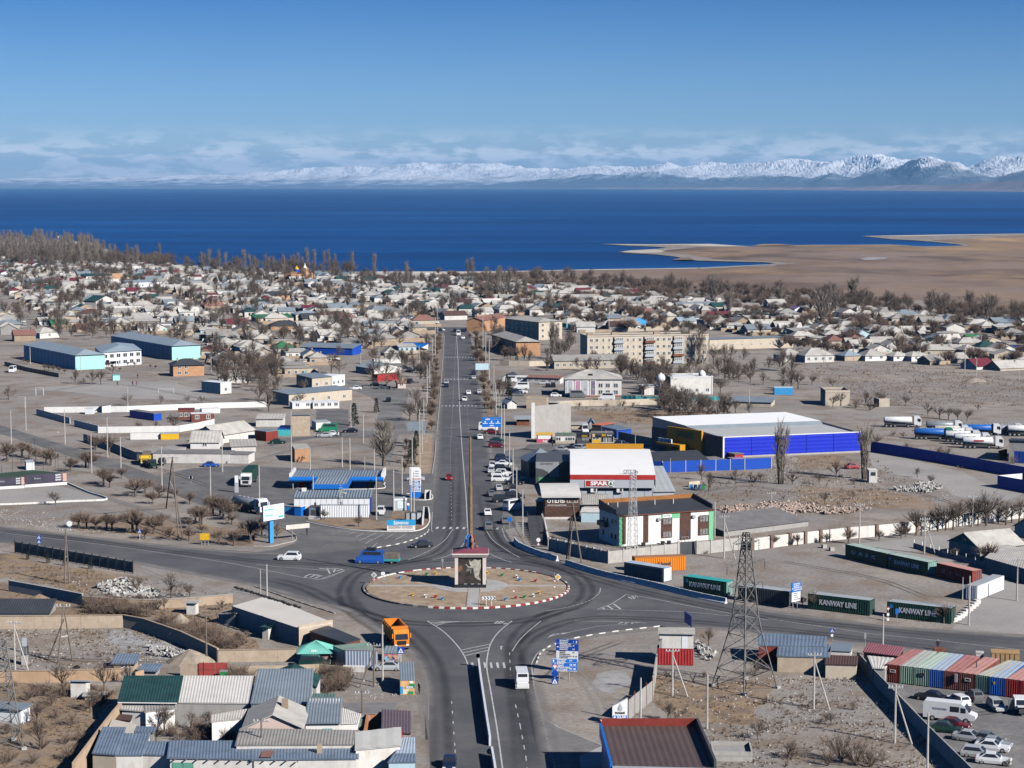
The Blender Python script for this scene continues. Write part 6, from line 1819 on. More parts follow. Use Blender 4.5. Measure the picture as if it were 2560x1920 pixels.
quad('white_garage','whitewashed garage with long pale roof below the green shed','garage','Q',[(600,640),(880,665),(900,600),(605,575)],2.7,Mc,Mg,'flat',over=.2)
quad('white_garage','whitewashed garage with cracked slab roof behind the leafless orchard tree','garage','Q',[(885,668),(1235,625),(1230,572),(890,595)],2.8,Mc,Ta,'flat',over=.2)
Me('compound_wall','tall tan rendered wall running down the left side of the compound','wall','C0',[(1075,1255),(980,1370),(860,1530),(745,1690),(640,1830)],3.2,.4,5,C('tan render',(.50,.36,.25),var=.1,sc=.5,dirt=.25,Mh=(.3,.22,.15)))
Me('garden_wall','tan block wall crossing the upper left yard','wall','C0',[(-60,457),(300,455),(700,452),(1068,446)],2.15,.3,6.2,Ms,Ms,.0,cap=Mw)
Me('garden_wall','dark shaded block wall stepping down to the salt patch','wall','C0',[(1068,446),(1240,478),(1560,590),(1885,745)],2.15,.3,6.2,Ms,Ms,.0,cap=Mw)
Me('garden_wall','tan block wall in front of the orchard left of the teal kiosk','wall','C0',[(1885,745),(2100,742),(2212,740),(2400,738),(2560,735)],1.9,.3,6.2,Ms,Ms,.0,cap=Mw)
Me('garden_wall','dark grey shaded wall at the upper left beside the scrap heap','wall','C0',[(80,132),(400,190),(716,252)],2.0,.3,6,Mk,Mk,.0,cap=Mv)
Me('garden_wall','sunlit tan wall behind the brown thicket','wall','C0',[(716,252),(1000,275),(1350,285),(1700,262),(2010,232)],1.6,.3,6,Mw,Mw,.0,cap=Mv)
Me('garden_wall','tan panel wall at the lower left behind the white outhouse','wall','C0',[(-80,922),(430,918),(800,908),(1050,900)],1.75,.3,3.6,C('tan panel',(.46,.31,.2),var=.12,dirt=.2),Mw,.0,cap=Mw)
Me('garden_wall','orange tan wall end beside the dark thicket','wall','C0',[(1240,925),(1165,945)],2.0,.35,3,MATS['tan panel'])
Me('garden_wall','pale block wall left of the red gate','wall','C0',[(1560,868),(1716,872)],2.0,.25,3,Ms)
Me('garden_wall','pale block wall right of the red gate','wall','C0',[(1985,868),(2212,866),(2500,862),(2760,850),(3040,880)],1.6,.25,4,Ms)
c,W,rz=front('C0',1718,875,1966,875)
r=thing('red_gate','rusty red double sheet metal gate in the block wall','gate',c,rz)
Hg=hz('C0',1718,875,750)
for x0_,x1_ in((-.5,-.34),(-.32,.06),(.08,.5)):
 bx(r,'gate_leaf',Ga if False else C('red gate paint',(.33,.055,.05),dirt=.2,Mh=(.2,.08,.06)),W*x0_,W*x1_,-.06,.06,.05,Hg)
bx(r,'gate_bar',Tt,-W/2,W/2,-.1,-.064,Hg*.52,Hg*.56)
bx(r,'post',Mf,-W*.335,-W*.325,-.12,.1,0,Hg+.3)
bld('outhouse','white outhouse with ribbed pale roof in the weedy plot','outhouse','C0',612,1050,745,1052,2.2,935,'sb',.5,Mb,Te,sidew=0)
bld('hut','brick hut with blue ribbed roof and one window by the tan wall','hut','C0',985,822,1160,822,3.2,752,'sf',.5,Ms,Mu,nw=1)
bld('hut','small hut with blue ribbed sheet roof beside the rubble','hut','C0',1215,865,1345,868,2.4,815,'sf',.3,Mk,Mu)
bld('hut','whitewashed shed roof slab on low wall among shrubs','hut','C0',735,1075,905,1070,1.4,1035,'flat',0,Mb,Mv)
bld('outhouse','white door booth among bushes near the green tarpaulin','outhouse','C0',1612,332,1690,335,1.6,232,'flat',0,Mb,Mg)
bld('hut','grey slate roofed hut in shade below the long pale roof','hut','C0',1890,410,2030,432,4.5,330,'sl',.6,Mk,Ta)
bld('hut','white booth with green roof and two small dark openings','hut','S',625,700,720,710,2.6,500,'sf',.1,Mb,To,over=.35)
bld('white_cabin','white ribbed cabin behind the lattice mast at the left edge','hut','C0',-70,1265,182,1285,2.5,1135,'flat',0,Mm,Mn)
bld('solar_shed','long low shed with dark sheet roof and tyres at the left edge','shed','C0',-120,345,425,345,5,322,'sf',1.4,Mk,Th,over=.2)
r,L,H=quad('long_pale_building','long building with wide pale flat roof beside the west road','building','S',[(130,165),(1215,525),(1765,432),(700,5)],3.0,Mk,C('pale cream roof felt',(.60,.57,.52),var=.06,sc=.2,dirt=.2,Mh=(.4,.36,.31)),'flat',pitch=99,over=.05)
a_,c_=L[1],L[2]
b=MB();P_=[a_+Vector((0,0,0)),c_];d_=(c_-a_).normalized();n_=Vector((d_.y,-d_.x,0))*.06
b.v=[tuple(a_+n_+Vector((0,0,-.1-H))),tuple(c_+n_+Vector((0,0,-.1-H))),tuple(c_+n_),tuple(a_+n_)];b.v=[(p.x,p.y,z)for p,z in((a_+n_,0),(c_+n_,0),(c_+n_,H+.5),(a_+n_,H+.5),(a_,0),(c_,0),(c_,H+.5),(a_,H+.5))]
for f_ in((0,1,2,3),(1,5,6,2),(3,2,6,7),(4,0,3,7)):b.f.append(f_);b.m.append(0)
b.build('brick_end',Ms,r)
tb=MB();tb.lathe([(.17,0),(.3,-.02),(.35,.1),(.3,.22),(.17,.2),(.2,.1)],10)
meT=tb.mesh('tyre',Gr)
org=Vector(r.location);Rm=Matrix.Rotation(r.rotation_euler.z,3,'Z')
for i in range(26):
 q=L[0].lerp(L[1],(i+.6)/26.5+R.uniform(-.008,.008))
 inw=(L[3]-L[0]).normalized()*R.uniform(.5,1.0)
 o=put('tyre',meT,None,org+Rm@(q+inw)+Vector((0,0,H+.1)),R.random())
 auto(o,'black tyre on the long pale roof','tyre','tyres along the pale roof edge')
quad('dark_shed','shed with dark grey sheet roof beside the long pale building','shed','S',[(1400,575),(1975,765),(2215,700),(1690,480)],2.6,Gd,Th,'flat',pitch=99,over=.1)
r,W,H=bld('teal_kiosk','printed kiosk with teal hipped roof and pale door','kiosk','S',1255,1105,1715,1100,4.5,905,'hip',1.2,C('red grey printed panels',(.30,.20,.19),var=.5,sc=1.4),C('worn teal roof',(.16,.50,.42),var=.1,dirt=.3,Mh=(.25,.4,.36)),over=.55)
bx(r,'door',Ma,-W*.15,W*.05,-.06,-.004,0,2.2)
r,L,H=quad('ribbed_cabin','blue grey ribbed container shop with green and purple lid','kiosk','C1',[(768,645),(1052,652),(975,575),(665,605)],2.7,Mn,Gh,'flat',over=.05)
b=MB();b.corr((L[0].x,-.05,.1),(L[1].x,-.05,.1),(L[1].x,-.05,H),(L[0].x,-.05,H),.45,.07,.04,square=True);b.build('ribbed_front',C('blue grey ribbed sheet',(.30,.35,.44),var=.1),r)
bx(r,'lid_strip',C('mauve strip',(.28,.25,.30)),L[0].x,L[1].x,-.1,.5,H+.1,H+.17)
bld('low_wall','low white block bench in front of the ribbed container shop','wall','C1',752,828,930,832,.5,785,'flat',0,Mb,Mc,over=.02)
r,W,H=bld('printed_kiosk','bus stop kiosk with colourful drink advert front and blue grey roof','kiosk','X',1000,1645,1300,1640,7.5,1345,'sf',.9,Mn,Mn,over=.05,pitch=.35)
m_ad=C('orange drink print',(.62,.36,.16),var=.35,sc=1.6)
bx(r,'print',m_ad,-W/2,W/2,-.05,-.004,.05,H)
for q,m_ in(((-.5,-.3,.1,.62),Tj),((.1,.5,.5,.8),Go),((0,.4,.06,.28),MATS['green paint']),((-.3,.1,.1,.42),C('pale print',(.7,.62,.45))),((.15,.4,.82,.98),Ma)):
 bx(r,'print_patch',m_,W*q[0],W*q[1],-.09,-.055,H*q[2],H*q[3])
text('lettering','SODA',r,Ma,(W*.14,-.11,H*.55),.45,wx=W*.5,bold=.02)
r,W,H=bld('printed_kiosk','small kiosk with red and purple picture front behind the silver sedan','kiosk','X',648,935,950,940,3,770,'sf',.4,Mk,Mn,over=.1)
bx(r,'print',C('pink picture print',(.45,.16,.2),var=.5,sc=2.2),-W/2,W/2,-.05,-.004,.2,H)
for x_,z_,m_ in((-.25,.35,C('sky print',(.3,.6,.75))),(.12,.3,C('violet print',(.08,.06,.2))),(.3,.5,C('flesh print',(.6,.36,.28))),(-.05,.55,MATS['flesh print'])):
 b=MB();b.xz([(W*x_+.45*cos(2*pi*i/8),H*z_+.4*sin(2*pi*i/8))for i in range(8)],-.09,-.055);b.build('print_patch',m_,r)
r0=container('C2',1256,770,1566,776,'red ribbed container carrying the white guard cabin',Ga,Ga,D=2.6,Hc=2.65)
c,W,rz=front('C2',1256,770,1566,776)
r=thing('guard_cabin','white guard cabin with overhanging flat roof on the red container','cabin',c+Vector((.1,0,2.66)),rz)
bx(r,'wall',Mb,-W/2+.2,W/2-.1,.1,3.4,0,2.3);bx(r,'roof',Mg,-W/2-.05,W/2+.15,-.25,3.7,2.304,2.5)
win(r,W-.4,3,'l',1.6,.8,1.4,1.1,Mr,Mo,1);door(r,W,3.4,'f',W*.24,.9,1.9,Mm).location.y+=.1
Me('boundary_wall','leaning panel wall casting a broad shadow below the guard cabin','wall','C2',[(1252,800),(1238,900),(1212,1070)],2.6,.2,3,Mv)
r=Me('boundary_fence','rusty framed fence of mesh and grey panels beside the fuel pylon','fence','C2',[(1212,1075),(1160,1120),(1058,1200),(1000,1255)],2.9,.06,2.4,Mk,Tt,.5,pw=.12)
r=thing('fuel_price_sign','white and blue fuel price pylon with drop emblem and digits','pylon sign',g('C2',930,1282),.08)
w_=1.05;H=hz('C2',930,1282,1075)
b=MB();b.xz([(-w_,0),(w_,0),(w_,H+.35),(-w_,H-.75)],-.3,.3);b.build('slab',Ma,r)
bx(r,'price_panel',Mj,-w_+.08,w_-.08,-.35,-.304,0,H*.40)
text('lettering','TOGAI',r,Mf,(0,-.36,H*.50),.42,wx=1.35,bold=.02)
for k,s_ in enumerate(('52.50','00.00','00.00')):
 text('lettering',s_,r,Ma,(.2,-.38,H*(.335-.135*k)),.5,wx=1.25,bold=.02)
 b=MB();b.xz([(-.75+.16*cos(2*pi*i/10),H*(.335-.135*k)+.14*sin(2*pi*i/10))for i in range(10)],-.375,-.352);b.build('fuel_mark',Ma,r)
b=MB()
for s_ in(1,.55):b.xz([(s_*x_,H*.72+s_*z_)for x_,z_ in((0,.62),(-.2,.25),(-.36,-.1),(-.3,-.38),(0,-.52),(.3,-.38),(.36,-.1),(.2,.25))],-.33-(1-s_)*.1,-.304-(1-s_)*.06);b.m=[0 if s_==1 else b.m[i]if i<len(b.m)else 1 for i in range(len(b.f))]
b.build('drop_emblem',Mq,r)
H=5.2
r,L,_=quad('station_roof','big purple brown station roof with blue edge at the bottom of the picture','canopy','C2',[(868,1648),(1745,1668),(1590,1300),(775,1300)],H,Mk,C('brown ribbed station roof',(.105,.075,.07),Md=.6,var=.14,sc=.25,dirt=.12),'flat',pitch=.8,over=0)
def edge(name,mat,i,j,z0,z1,th):
 a,c=L[i],L[j];d=(c-a).normalized();n=Vector((d.y,-d.x,0))*th
 b=MB()
 b.v=[(p.x,p.y,z)for z in(z0,z1)for p in(a,c,c+n,a+n)]
 for f_ in((0,1,2,3),(7,6,5,4),(0,4,5,1),(1,5,6,2),(2,6,7,3),(3,7,4,0)):b.f.append(f_);b.m.append(0)
 return b.build(name,mat,r)
edge('blue_fascia',Mj,3,0,H-1.2,H+.45,.3)
edge('parapet',Gm,2,3,H-.3,H+1.0,.25)
edge('parapet',Mf,1,2,H-.5,H+1.1,.3)
edge('front_strip',Te,0,1,H-.4,H+.12,.3)
bld('low_ruin','low concrete pit walls right of the brown station roof','ruin','C2',1730,1600,2080,1605,5,1560,'flat',.5,Mv,Mk,over=0)
quad('blue_roof_shed','upper long shed with pale blue ribbed roof and red container wall','shed','C3',[(-80,598),(482,612),(500,545),(-80,512)],2.9,Gm,Mu,'sf',.35,pitch=.55)
quad('blue_roof_shed','lower brick shed with pale blue ribbed roof','shed','C3',[(82,690),(526,702),(534,616),(96,600)],2.5,Ms,Mu,'sf',.35,pitch=.55)
r,L,H=quad('plaster_hut','white plastered hut with open grey boxes on its flat roof','hut','C3',[(545,640),(715,648),(728,582),(570,575)],3.0,Mb,Mn,'flat',pitch=99)
quad('brown_roof_hut','cream hut with brown ribbed lean-to roof beside the grey wall','hut','C3',[(498,760),(764,768),(772,712),(505,702)],2.2,Mp,Ts,'sf',.3)
quad('maroon_roof_shed','shed with faded maroon tiled roof beside the east road','shed','C3',[(828,655),(1120,692),(1168,640),(870,600)],2.6,Ml,C('faded maroon roof',(.26,.10,.12),var=.12),'sf',.4)
quad('white_ribbed_shed','shed with white ribbed roof next to the maroon roof','shed','C3',[(905,792),(1010,798),(1085,712),(862,692)],2.4,Mk,Tw,'flat',pitch=.6)
Me('yard_fence','dark shaded concrete panel fence running down beside the wrecked cars','wall','C3',[(770,770),(868,880),(1100,1125),(1400,1445),(1740,1785),(1960,1990)],2.15,.15,2.5,Mv,Mv,.0,pw=.2)
for x0,x1,y,yt,lab in((1930,2172,755,668,'row of tan board stalls behind the container row'),):
 r,W,H=bld('board_stall',lab,'stall','C3',x0,y,x1,y+10,2.5,yt,'flat',0,C('tan boards',(.40,.25,.12),var=.15),C('tan boards',(0,0,0)),over=.05)
 for k in range(1,6):bx(r,'board_post',Tu,-W/2+W*k/6-.05,-W/2+W*k/6+.05,-.06,-.004,0,H)
bld('board_stall','white door panel stall among the rusty frames','stall','C3',1797,722,1862,725,1.5,672,'flat',0,Mb,Mg,over=.05)
bld('board_stall','rusty brown scrap bin behind the container roofs','bin','C3',1438,680,1528,682,1.5,640,'flat',0,Tt,Tt,over=.02)
r,W,H=bld('teal_gable_house','grey house with pale slate roof and teal gable by the dirt road','house','B3',1562,1388,1832,1458,11,1282,'gy',2.3,Mk,Mg,gable=C('teal boards',(.02,.17,.17)),over=.35)
win(r,W,11,'f',W*.28,1.1,1.1,1.3,Mr);win(r,W,11,'f',0,H+.6,1.2,.6,Mf)
quad('slate_annex','pale slate roofed annex behind the teal gable house','shed','B3',[(1880,1430),(2330,1560),(2330,1380),(2010,1310)],2.6,Mk,Mg,'flat',pitch=.7)
Me('lane_fence','low wire fence with white posts along the dirt road','fence','B3',[(1260,1345),(1550,1430),(1790,1490),(2030,1550),(2212,1600),(2400,1650)],1.0,.04,3.0,Mt,Mc,.7,pw=.14)
bld('slate_house','pale slate roof corner house at the right edge behind bare trees','house','B3',2130,1240,2330,1275,9,1150,'gy',2,Mb,Mg)
Me('pier_wall','long whitewashed wall with brown brick piers below the cracked roof','wall','B3',[(-140,1368),(185,1325),(450,1295),(690,1268),(935,1248),(1160,1225),(1285,1210)],2.4,.3,5.2,Mb,C('brown brick pier',(.2,.13,.1),var=.2),.15,pw=.7)
Me('tree_wall','whitewashed wall behind the row of bare trees','wall','B3',[(1285,1210),(1560,1170),(1900,1125),(2212,1085),(2400,1062)],2.5,.3,6,Mb,Mb,.1,pw=.5)
for x0,x1,y in((475,508,1352),(540,572,1376)):
 bx(thing('concrete_ring','hollow concrete block left of the green container','concrete block',g('B3',x0,y),.3,'hollow concrete blocks',auto='hollow concrete block'),'ring',Mv,0,.9,0,.8,0,.75)
for i,(x,y)in enumerate(((1605,395),(1640,380),(1668,362),(1690,345),(1715,322),(1740,302),(1765,282),(1788,262),(1805,240))):
 r=put('concrete_block',bpy.data.meshes.get('concrete_block')or(lambda b:(b.box(-.55,.55,-.4,.4,0,.75),b.mesh('concrete_block',Mb))[1])(MB()),None,g('C3',x,y),.6)
 auto(r,'white concrete block at the yard corner','concrete block','white concrete blocks at the yard corner')
# == vehicles and people
CP={}
def paint(n_,rgb,**k):CP[n_]=C(n_+' car paint',rgb,Md=.3,var=.05,spec=.5,**k)
for n_,c_ in(('white',(.72,.73,.74)),('silver',(.42,.44,.46)),('grey',(.14,.15,.16)),('black',(.012,.013,.017)),('red',(.26,.012,.018)),('dark red',(.12,.01,.018)),('blue',(.015,.07,.30)),('dark blue',(.012,.022,.06)),('dark green',(.006,.035,.03)),('bright blue',(.02,.10,.42)),('green',(.02,.20,.10)),('pale grey',(.30,.32,.34))):paint(n_,c_)
Wa=C('lamp glass',(.75,.76,.74),Md=.2)
Ee=C('tail lamp',(.35,.01,.01),Md=.3)
Wk=C('wheel rim',(.42,.43,.44),Md=.35,metal=.5)
KIND={'sedan':(4.6,1.76,1.44,.78,.92,(.95,.25,-.95,-1.75)),'hatchback':(3.9,1.7,1.5,.85,.95,(.95,.3,-1.3,-1.85)),'estate car':(4.6,1.76,1.46,.8,.92,(.95,.25,-1.8,-2.2)),'SUV':(4.6,1.86,1.74,1.0,1.08,(.95,.35,-1.75,-2.2)),'minivan':(4.9,1.85,1.8,.95,1.05,(1.4,.5,-2.1,-2.4)),'minibus':(5.8,2.0,2.55,1.15,1.35,(2.15,1.45,-2.75,-2.86)),'pickup':(5.1,1.85,1.75,1.05,1.1,(.95,.35,-.8,-1.0))}
CARM={}
def car_meshes(kind,pn):
 key=(kind,pn)
 if key in CARM:return CARM[key]
 L,W,H,hb,bl,(ya,yb,yc,yd)=KIND[kind]
 b=MB()
 h=L/2;w=W/2
 st=[(h,.8,.32,hb*.8),(h-.12,.93,.22,hb*.92),(ya+.1,1,.2,hb),(ya-.1,1,.2,bl),(yd,1,.2,bl),(-h+.12,.95,.24,bl*.98 if kind!='sedan' else .9),(-h,.85,.34,bl*.86)]
 rings=[]
 for y,f,z0,z1 in st:
  rings.append([(-w*f,y,z0),(-w*f*1.02,y,(z0+z1)/2),(-w*f*.93,y,z1),(w*f*.93,y,z1),(w*f*1.02,y,(z0+z1)/2),(w*f,y,z0)])
 def loft(b,rings,close=True):
  n_=len(rings[0]);k0=len(b.v)
  for r_ in rings:b.v+=r_
  for i in range(len(rings)-1):
   for j in range(n_):
    a,c=k0+i*n_+j,k0+i*n_+(j+1)%n_
    b.f.append((a,c,c+n_,a+n_));b.m.append(0)
  b.f.append(tuple(k0+j for j in reversed(range(n_))));b.m.append(0)
  b.f.append(tuple(k0+(len(rings)-1)*n_+j for j in range(n_)));b.m.append(0)
 loft(b,rings)
 wt=w*(.76 if kind!='minibus' else .86)
 wb=w*.92
 lo=[(-wb,ya,bl),(wb,ya,bl),(wb,yd,bl),(-wb,yd,bl)]
 hi=[(-wt,yb,H),(wt,yb,H),(wt,yc,H),(-wt,yc,H)]
 k0=len(b.v);b.v+=lo+hi
 for i in range(4):
  j=(i+1)%4
  b.f.append((k0+j,k0+i,k0+4+i,k0+4+j));b.m.append(0)
 b.f.append((k0+7,k0+6,k0+5,k0+4));b.m.append(0)
 def pane(i,j,s0,s1,t0,t1):
  A,B_,C_,D_=Vector(lo[i]),Vector(lo[j]),Vector(hi[j]),Vector(hi[i])
  f=lambda s,t:A.lerp(B_,s).lerp(D_.lerp(C_,s),t)
  nrm=(B_-A).cross(D_-A).normalized()
  if nrm.dot((A+B_+C_+D_)/4-Vector((0,(ya+yd)/2,H*.6)))<0:nrm=-nrm
  p=MB()
  q=[f(s0,t0),f(s1,t0),f(s1,t1),f(s0,t1)]
  p.face([v+nrm*.02 for v in q]);p.face([v+nrm*.001 for v in reversed(q)])
  return p
 m=CP[pn]
 t0=.1 if kind!='minibus' else .35
 res={'body':b.mesh('body',m)}
 res['windscreen']=pane(0,1,.06,.94,.08,.92).mesh('windscreen',Mo)
 res['rear_window']=pane(2,3,.1,.9,.2 if kind!='minibus' else .5,.88).mesh('rear_window',Mo)
 res['sw']=[pane(1,2,.1,.9,t0,.88).mesh('side_window',Mo),pane(3,0,.1,.9,t0,.88).mesh('side_window',Mo)]
 if kind=='pickup':pass
 wr=.33 if kind in('sedan','hatchback','estate car')else .38
 p=MB();p.tube((-.11,0,0),(.11,0,0),wr,wr,12);p.tube((-.125,0,0),(.125,0,0),wr*.6,wr*.6,8,mi=1)
 res['wheel']=(p.mesh('wheel',[Gr,Wk]),wr,w-.1,h*.62)
 p=MB();p.box(-.2,.2,-.03,.03,-.09,.09);res['hl']=p.mesh('headlight',Wa)
 p=MB();p.box(-.14,.14,-.03,.03,-.12,.12);res['tl']=p.mesh('tail_light',Ee)
 CARM[key]=res
 return res
def car(kind,pn,t,x,y,hd,label,grp='vehicles on the streets',z=0.0,full=None,at=None):
 p=at or g(t,x,y)
 cat={'minibus':'van','minivan':'van','SUV':'car','sedan':'car','hatchback':'car','estate car':'car','pickup':'car'}[kind]
 r=thing('parked_car' if cat=='car' else 'van',label or(pn+' '+kind),cat,(p.x,p.y,z),radians(hd),grp)
 if not label:AUTO.append((r,pn+' '+kind))
 M_=car_meshes(kind,pn)
 L,W,H,hb,bl,yy=KIND[kind]
 put('body',M_['body'],r);put('windscreen',M_['windscreen'],r);put('rear_window',M_['rear_window'],r)
 for m_ in M_['sw']:put('side_window',m_,r)
 me,wr,wx,wy=M_['wheel']
 for sx_ in(-1,1):
  for sy in(-1,1):put('wheel',me,r,(sx_*wx,sy*wy,wr))
 if full or(full is None and p.y<560):
  for sx_ in(-1,1):
   put('headlight',M_['hl'],r,(sx_*W*.36,L/2-.03,hb*.76));put('tail_light',M_['tl'],r,(sx_*W*.38,-L/2+.04,bl*.78))
 return r
CARS=[('SUV','white','B1',288,1452,84,'white SUV driving left on the west road before the roundabout'),('minibus','bright blue','B1',985,1478,82,'blue minibus with roof box towing a loaded trailer'),('sedan','black','B1',1432,1342,105,'black old sedan leaving the roundabout past the white kerb stones'),('minibus','white','C2',83,945,3,'white minibus driving up the near road towards the roundabout'),('sedan','dark blue','C1',1672,1652,180,'dark blue car coming down the near road at the bottom edge'),('sedan','silver','C1',1135,812,88,'silver sedan parked beside the printed kiosk'),('minivan','dark green','C1',508,782,-88,'dark green minivan parked in front of the teal roofed kiosk'),('hatchback','red','B1',1668,758,180,'small red car driving down the middle of the avenue'),('sedan','blue','B0',1824,646,-85,'old blue sedan parked before the whitewashed depot wall'),('SUV','black','B0',1395,628,180,'black jeep beside the yellow truck'),('SUV','white','B1',1078,1055,180,'white car standing at the right end of the ribbed station fence'),('sedan','silver','B1',1380,765,92,'silver sedan half hidden by the price pylon'),('sedan','black','B1',816,350,88,'dark sedan parked right of the green van in the side lane'),('sedan','silver','B1',592,388,92,'silver hatch sedan in front of the green van'),('sedan','white','B1',650,375,92,'white sedan behind the silver one by the green van'),('minibus','green','B1',622,345,92,'green delivery van beside the tan block house'),('sedan','dark green','B1',190,445,-90,'dark green sedan beside the maroon shed'),('sedan','black','B1',1145,82,180,'black car driving in the pale side lane'),('sedan','white','B1',1803,75,180,'white car driving down the upper avenue crossing'),('sedan','white','B1',1935,405,4,'white sedan moving away on the right lane of the avenue'),('minibus','white','W',225,255,-95,'white minibus under the blue advertising billboard'),('sedan','dark red','W',275,295,-95,'dark red sedan under the blue advertising billboard'),('sedan','dark green','W',352,415,-95,'dark sedan with shining bonnet by the billboard leg'),('minivan','dark red','W',345,490,-95,'maroon minivan parked by the tall lamp pole'),('SUV','dark blue','W',430,665,-95,None),('sedan','dark blue','W',445,700,-95,None),('sedan','white','W',440,740,-95,None),('sedan','white','W',283,765,180,None),('sedan','silver','W',265,835,180,None),('SUV','black','W',420,815,-95,None),('sedan','white','W',385,890,-95,None),('SUV','white','W',440,880,-95,None),('SUV','white','W',390,960,-95,None),('sedan','black','W',590,1000,-95,None),('sedan','silver','W',610,945,-95,None),('sedan','silver','W',365,1080,8,None),('sedan','grey','W',262,1160,8,None),('SUV','black','W',572,1090,5,None),('sedan','silver','W',560,1150,5,None),('minivan','black','W',425,1245,-80,None),('minivan','black','W',590,1200,-85,None),('minibus','white','W',575,1355,-40,'white panel van parked by the hotel entrance'),('sedan','white','W',212,1420,5,None),('sedan','grey','W',455,1535,5,None),('SUV','grey','W',222,1620,5,None),('sedan','silver','B2',440,512,-115,None),('sedan','black','B2',510,508,-115,None),('SUV','dark blue','B2',560,500,-115,None),('SUV','silver','B2',598,505,-115,None),('sedan','black','B2',655,500,-115,None),('sedan','black','B2',715,498,-115,None),('sedan','black','B2',665,532,-85,None),('sedan','black','B2',760,532,-85,None),('sedan','dark blue','B2',850,530,-85,None),('sedan','white','B2',890,526,-85,None),('SUV','dark blue','B2',955,470,-110,None),('SUV','blue','B2',955,500,-110,None),('sedan','dark blue','B2',1030,505,-110,None),('sedan','black','B2',985,530,-85,None),('sedan','grey','B2',1155,592,-60,None),('minibus','white','B2',632,352,180,'white van parked between the grey gabled hut and the dark kiosk'),('sedan','red','B3',738,662,-75,'dark red car parked beside the tall poplar'),('sedan','dark blue','A1',1645,1478,180,None),('sedan','silver','A1',1645,1450,180,None),('sedan','white','A1',1835,1540,4,None),('sedan','white','A1',1930,1535,4,None),('sedan','silver','A1',1880,1408,4,None),('sedan','dark blue','A1',1878,1370,4,None),('sedan','white','A1',1788,1062,4,None),('minibus','white','A1',1750,1032,180,None),('SUV','black','A1',1720,1002,180,None),('SUV','dark blue','A1',1795,1000,4,None),('sedan','silver','A1',1600,992,40,None),('sedan','white','A1',860,1500,95,'white sedan parked on the side lane beside the shrubs'),('sedan','black','A1',1040,1470,-90,None),('pickup','grey','A1',1108,1495,90,None),('sedan','black','A1',1325,1345,20,None),('SUV','dark green','A1',1410,1338,-80,None),('sedan','black','A1',1288,1320,-80,None),('SUV','black','A1',1325,1445,170,None),('sedan','blue','A1',965,1345,0,None),('minibus','white','V',640,940,88,None),('minibus','white','V',850,1055,88,'white minibus in the middle row before the culture house'),('SUV','white','V',850,1130,-95,None),('SUV','dark blue','V',770,1130,-95,None),('sedan','grey','V',800,1175,-95,None),('sedan','silver','V',1215,970,90,None),('sedan','black','V',1310,1020,0,None),('SUV','black','V',1400,1020,0,None),('sedan','dark blue','V',1420,1130,90,None),('hatchback','white','V',1450,1190,-90,None),('minibus','grey','V',1830,1200,-90,'grey minibus parked against the culture house front'),('minibus','white','A2',815,1590,80,'white van beside the right corner of the culture house'),('sedan','silver','A2',1075,1300,-85,None),('minibus','white','A0',108,1350,180,'white minibus by the school fence at the left edge'),('sedan','white','A0',1890,1145,85,None),('sedan','white','A0',1945,1148,85,None),('sedan','black','U',740,655,55,'black sedan at the left of the salvage yard'),('estate car','white','U',1150,705,20,'white estate with roof hatch seen from behind in the salvage yard'),('hatchback','grey','U',1400,645,8,'grey car with its boot open before the brown red container'),('estate car','silver','U',1725,790,185,'stripped silver car with bare engine before the blue container'),('sedan','dark red','U',1090,1065,-118,'dark red sedan without wheels beside the white panel van'),('sedan','dark green','U',960,1120,-110,'crushed dark green wreck beside the dark red sedan'),('sedan','silver','U',1330,1255,-118,'silver wreck with missing doors, upper one of the lower group'),('sedan','grey','U',1590,1285,-118,'grey wreck lying between two silver ones'),('sedan','pale grey','U',1690,1350,-118,'pale grey wreck in the middle of the lower group'),('sedan','white','U',1660,1400,-112,'white smashed sedan at the right of the lower group'),('estate car','silver','U',1460,1495,-112,'silver wreck with open roof pillars above the white wreck'),('sedan','white','U',1680,1590,-108,'white stripped car lowest in the salvage yard'),]
for a in CARS:car(*a)
def panelvan(t,x,y,hd,label):
 r=thing('van',label,'van',g(t,x,y),radians(hd),'vehicles on the streets')
 m=CP['white']
 b=MB()
 prof=[(-3.6,.45),(3.35,.45),(3.6,.7),(3.55,1.15),(2.75,1.4),(2.0,2.45),(1.6,2.72),(-3.4,2.78),(-3.6,2.5)]
 b.xz(prof,-1.0,1.0);b.v=[(p[1],p[0],p[2])for p in b.v];b.f=[tuple(reversed(f))for f in b.f]
 b.build('body',m,r)
 for s_ in(-1,1):
  bx(r,'side_window',Mo,s_*1.004-.012,s_*1.004+.012,.1,1.35,1.5,2.25);bx(r,'side_window',Mo,s_*1.004-.012,s_*1.004+.012,1.55,2.25,1.45,2.15)
 b=MB();b.face([(-.9,2.72,1.46),(-.9,2.06,2.4),(.9,2.06,2.4),(.9,2.72,1.46)][::-1]);b.v=[(x_,y_+.03,z_+.03)for x_,y_,z_ in b.v];b.build('windscreen',Mo,r)
 o=text('lettering','ПЕРЕВОЗКИ',r,Mq,(1.02,-1.3,1.75),.4,rot=(pi/2,0,pi/2),wx=1.9)
 for sx_ in(-1,1):
  for y_ in(2.3,-2.3):put('wheel',CARM[('minibus','white')]['wheel'][0],r,(sx_*.92,y_,.4))
 return r
panelvan('U',1040,955,-112,'long white panel van with grey side lettering in the salvage yard')
r=thing('truck_cab','white stripped truck cab with open door at the right edge of the salvage yard','truck',g('U',2090,850),radians(175))
b=MB();b.xz([(-1.1,.8),(1.15,.8),(1.15,1.5),(.85,2.3),(-.9,2.45),(-1.1,2.3)],-1.05,1.05);b.v=[(p[1],p[0],p[2])for p in b.v];b.f=[tuple(reversed(f))for f in b.f];b.build('body',CP['white'],r)
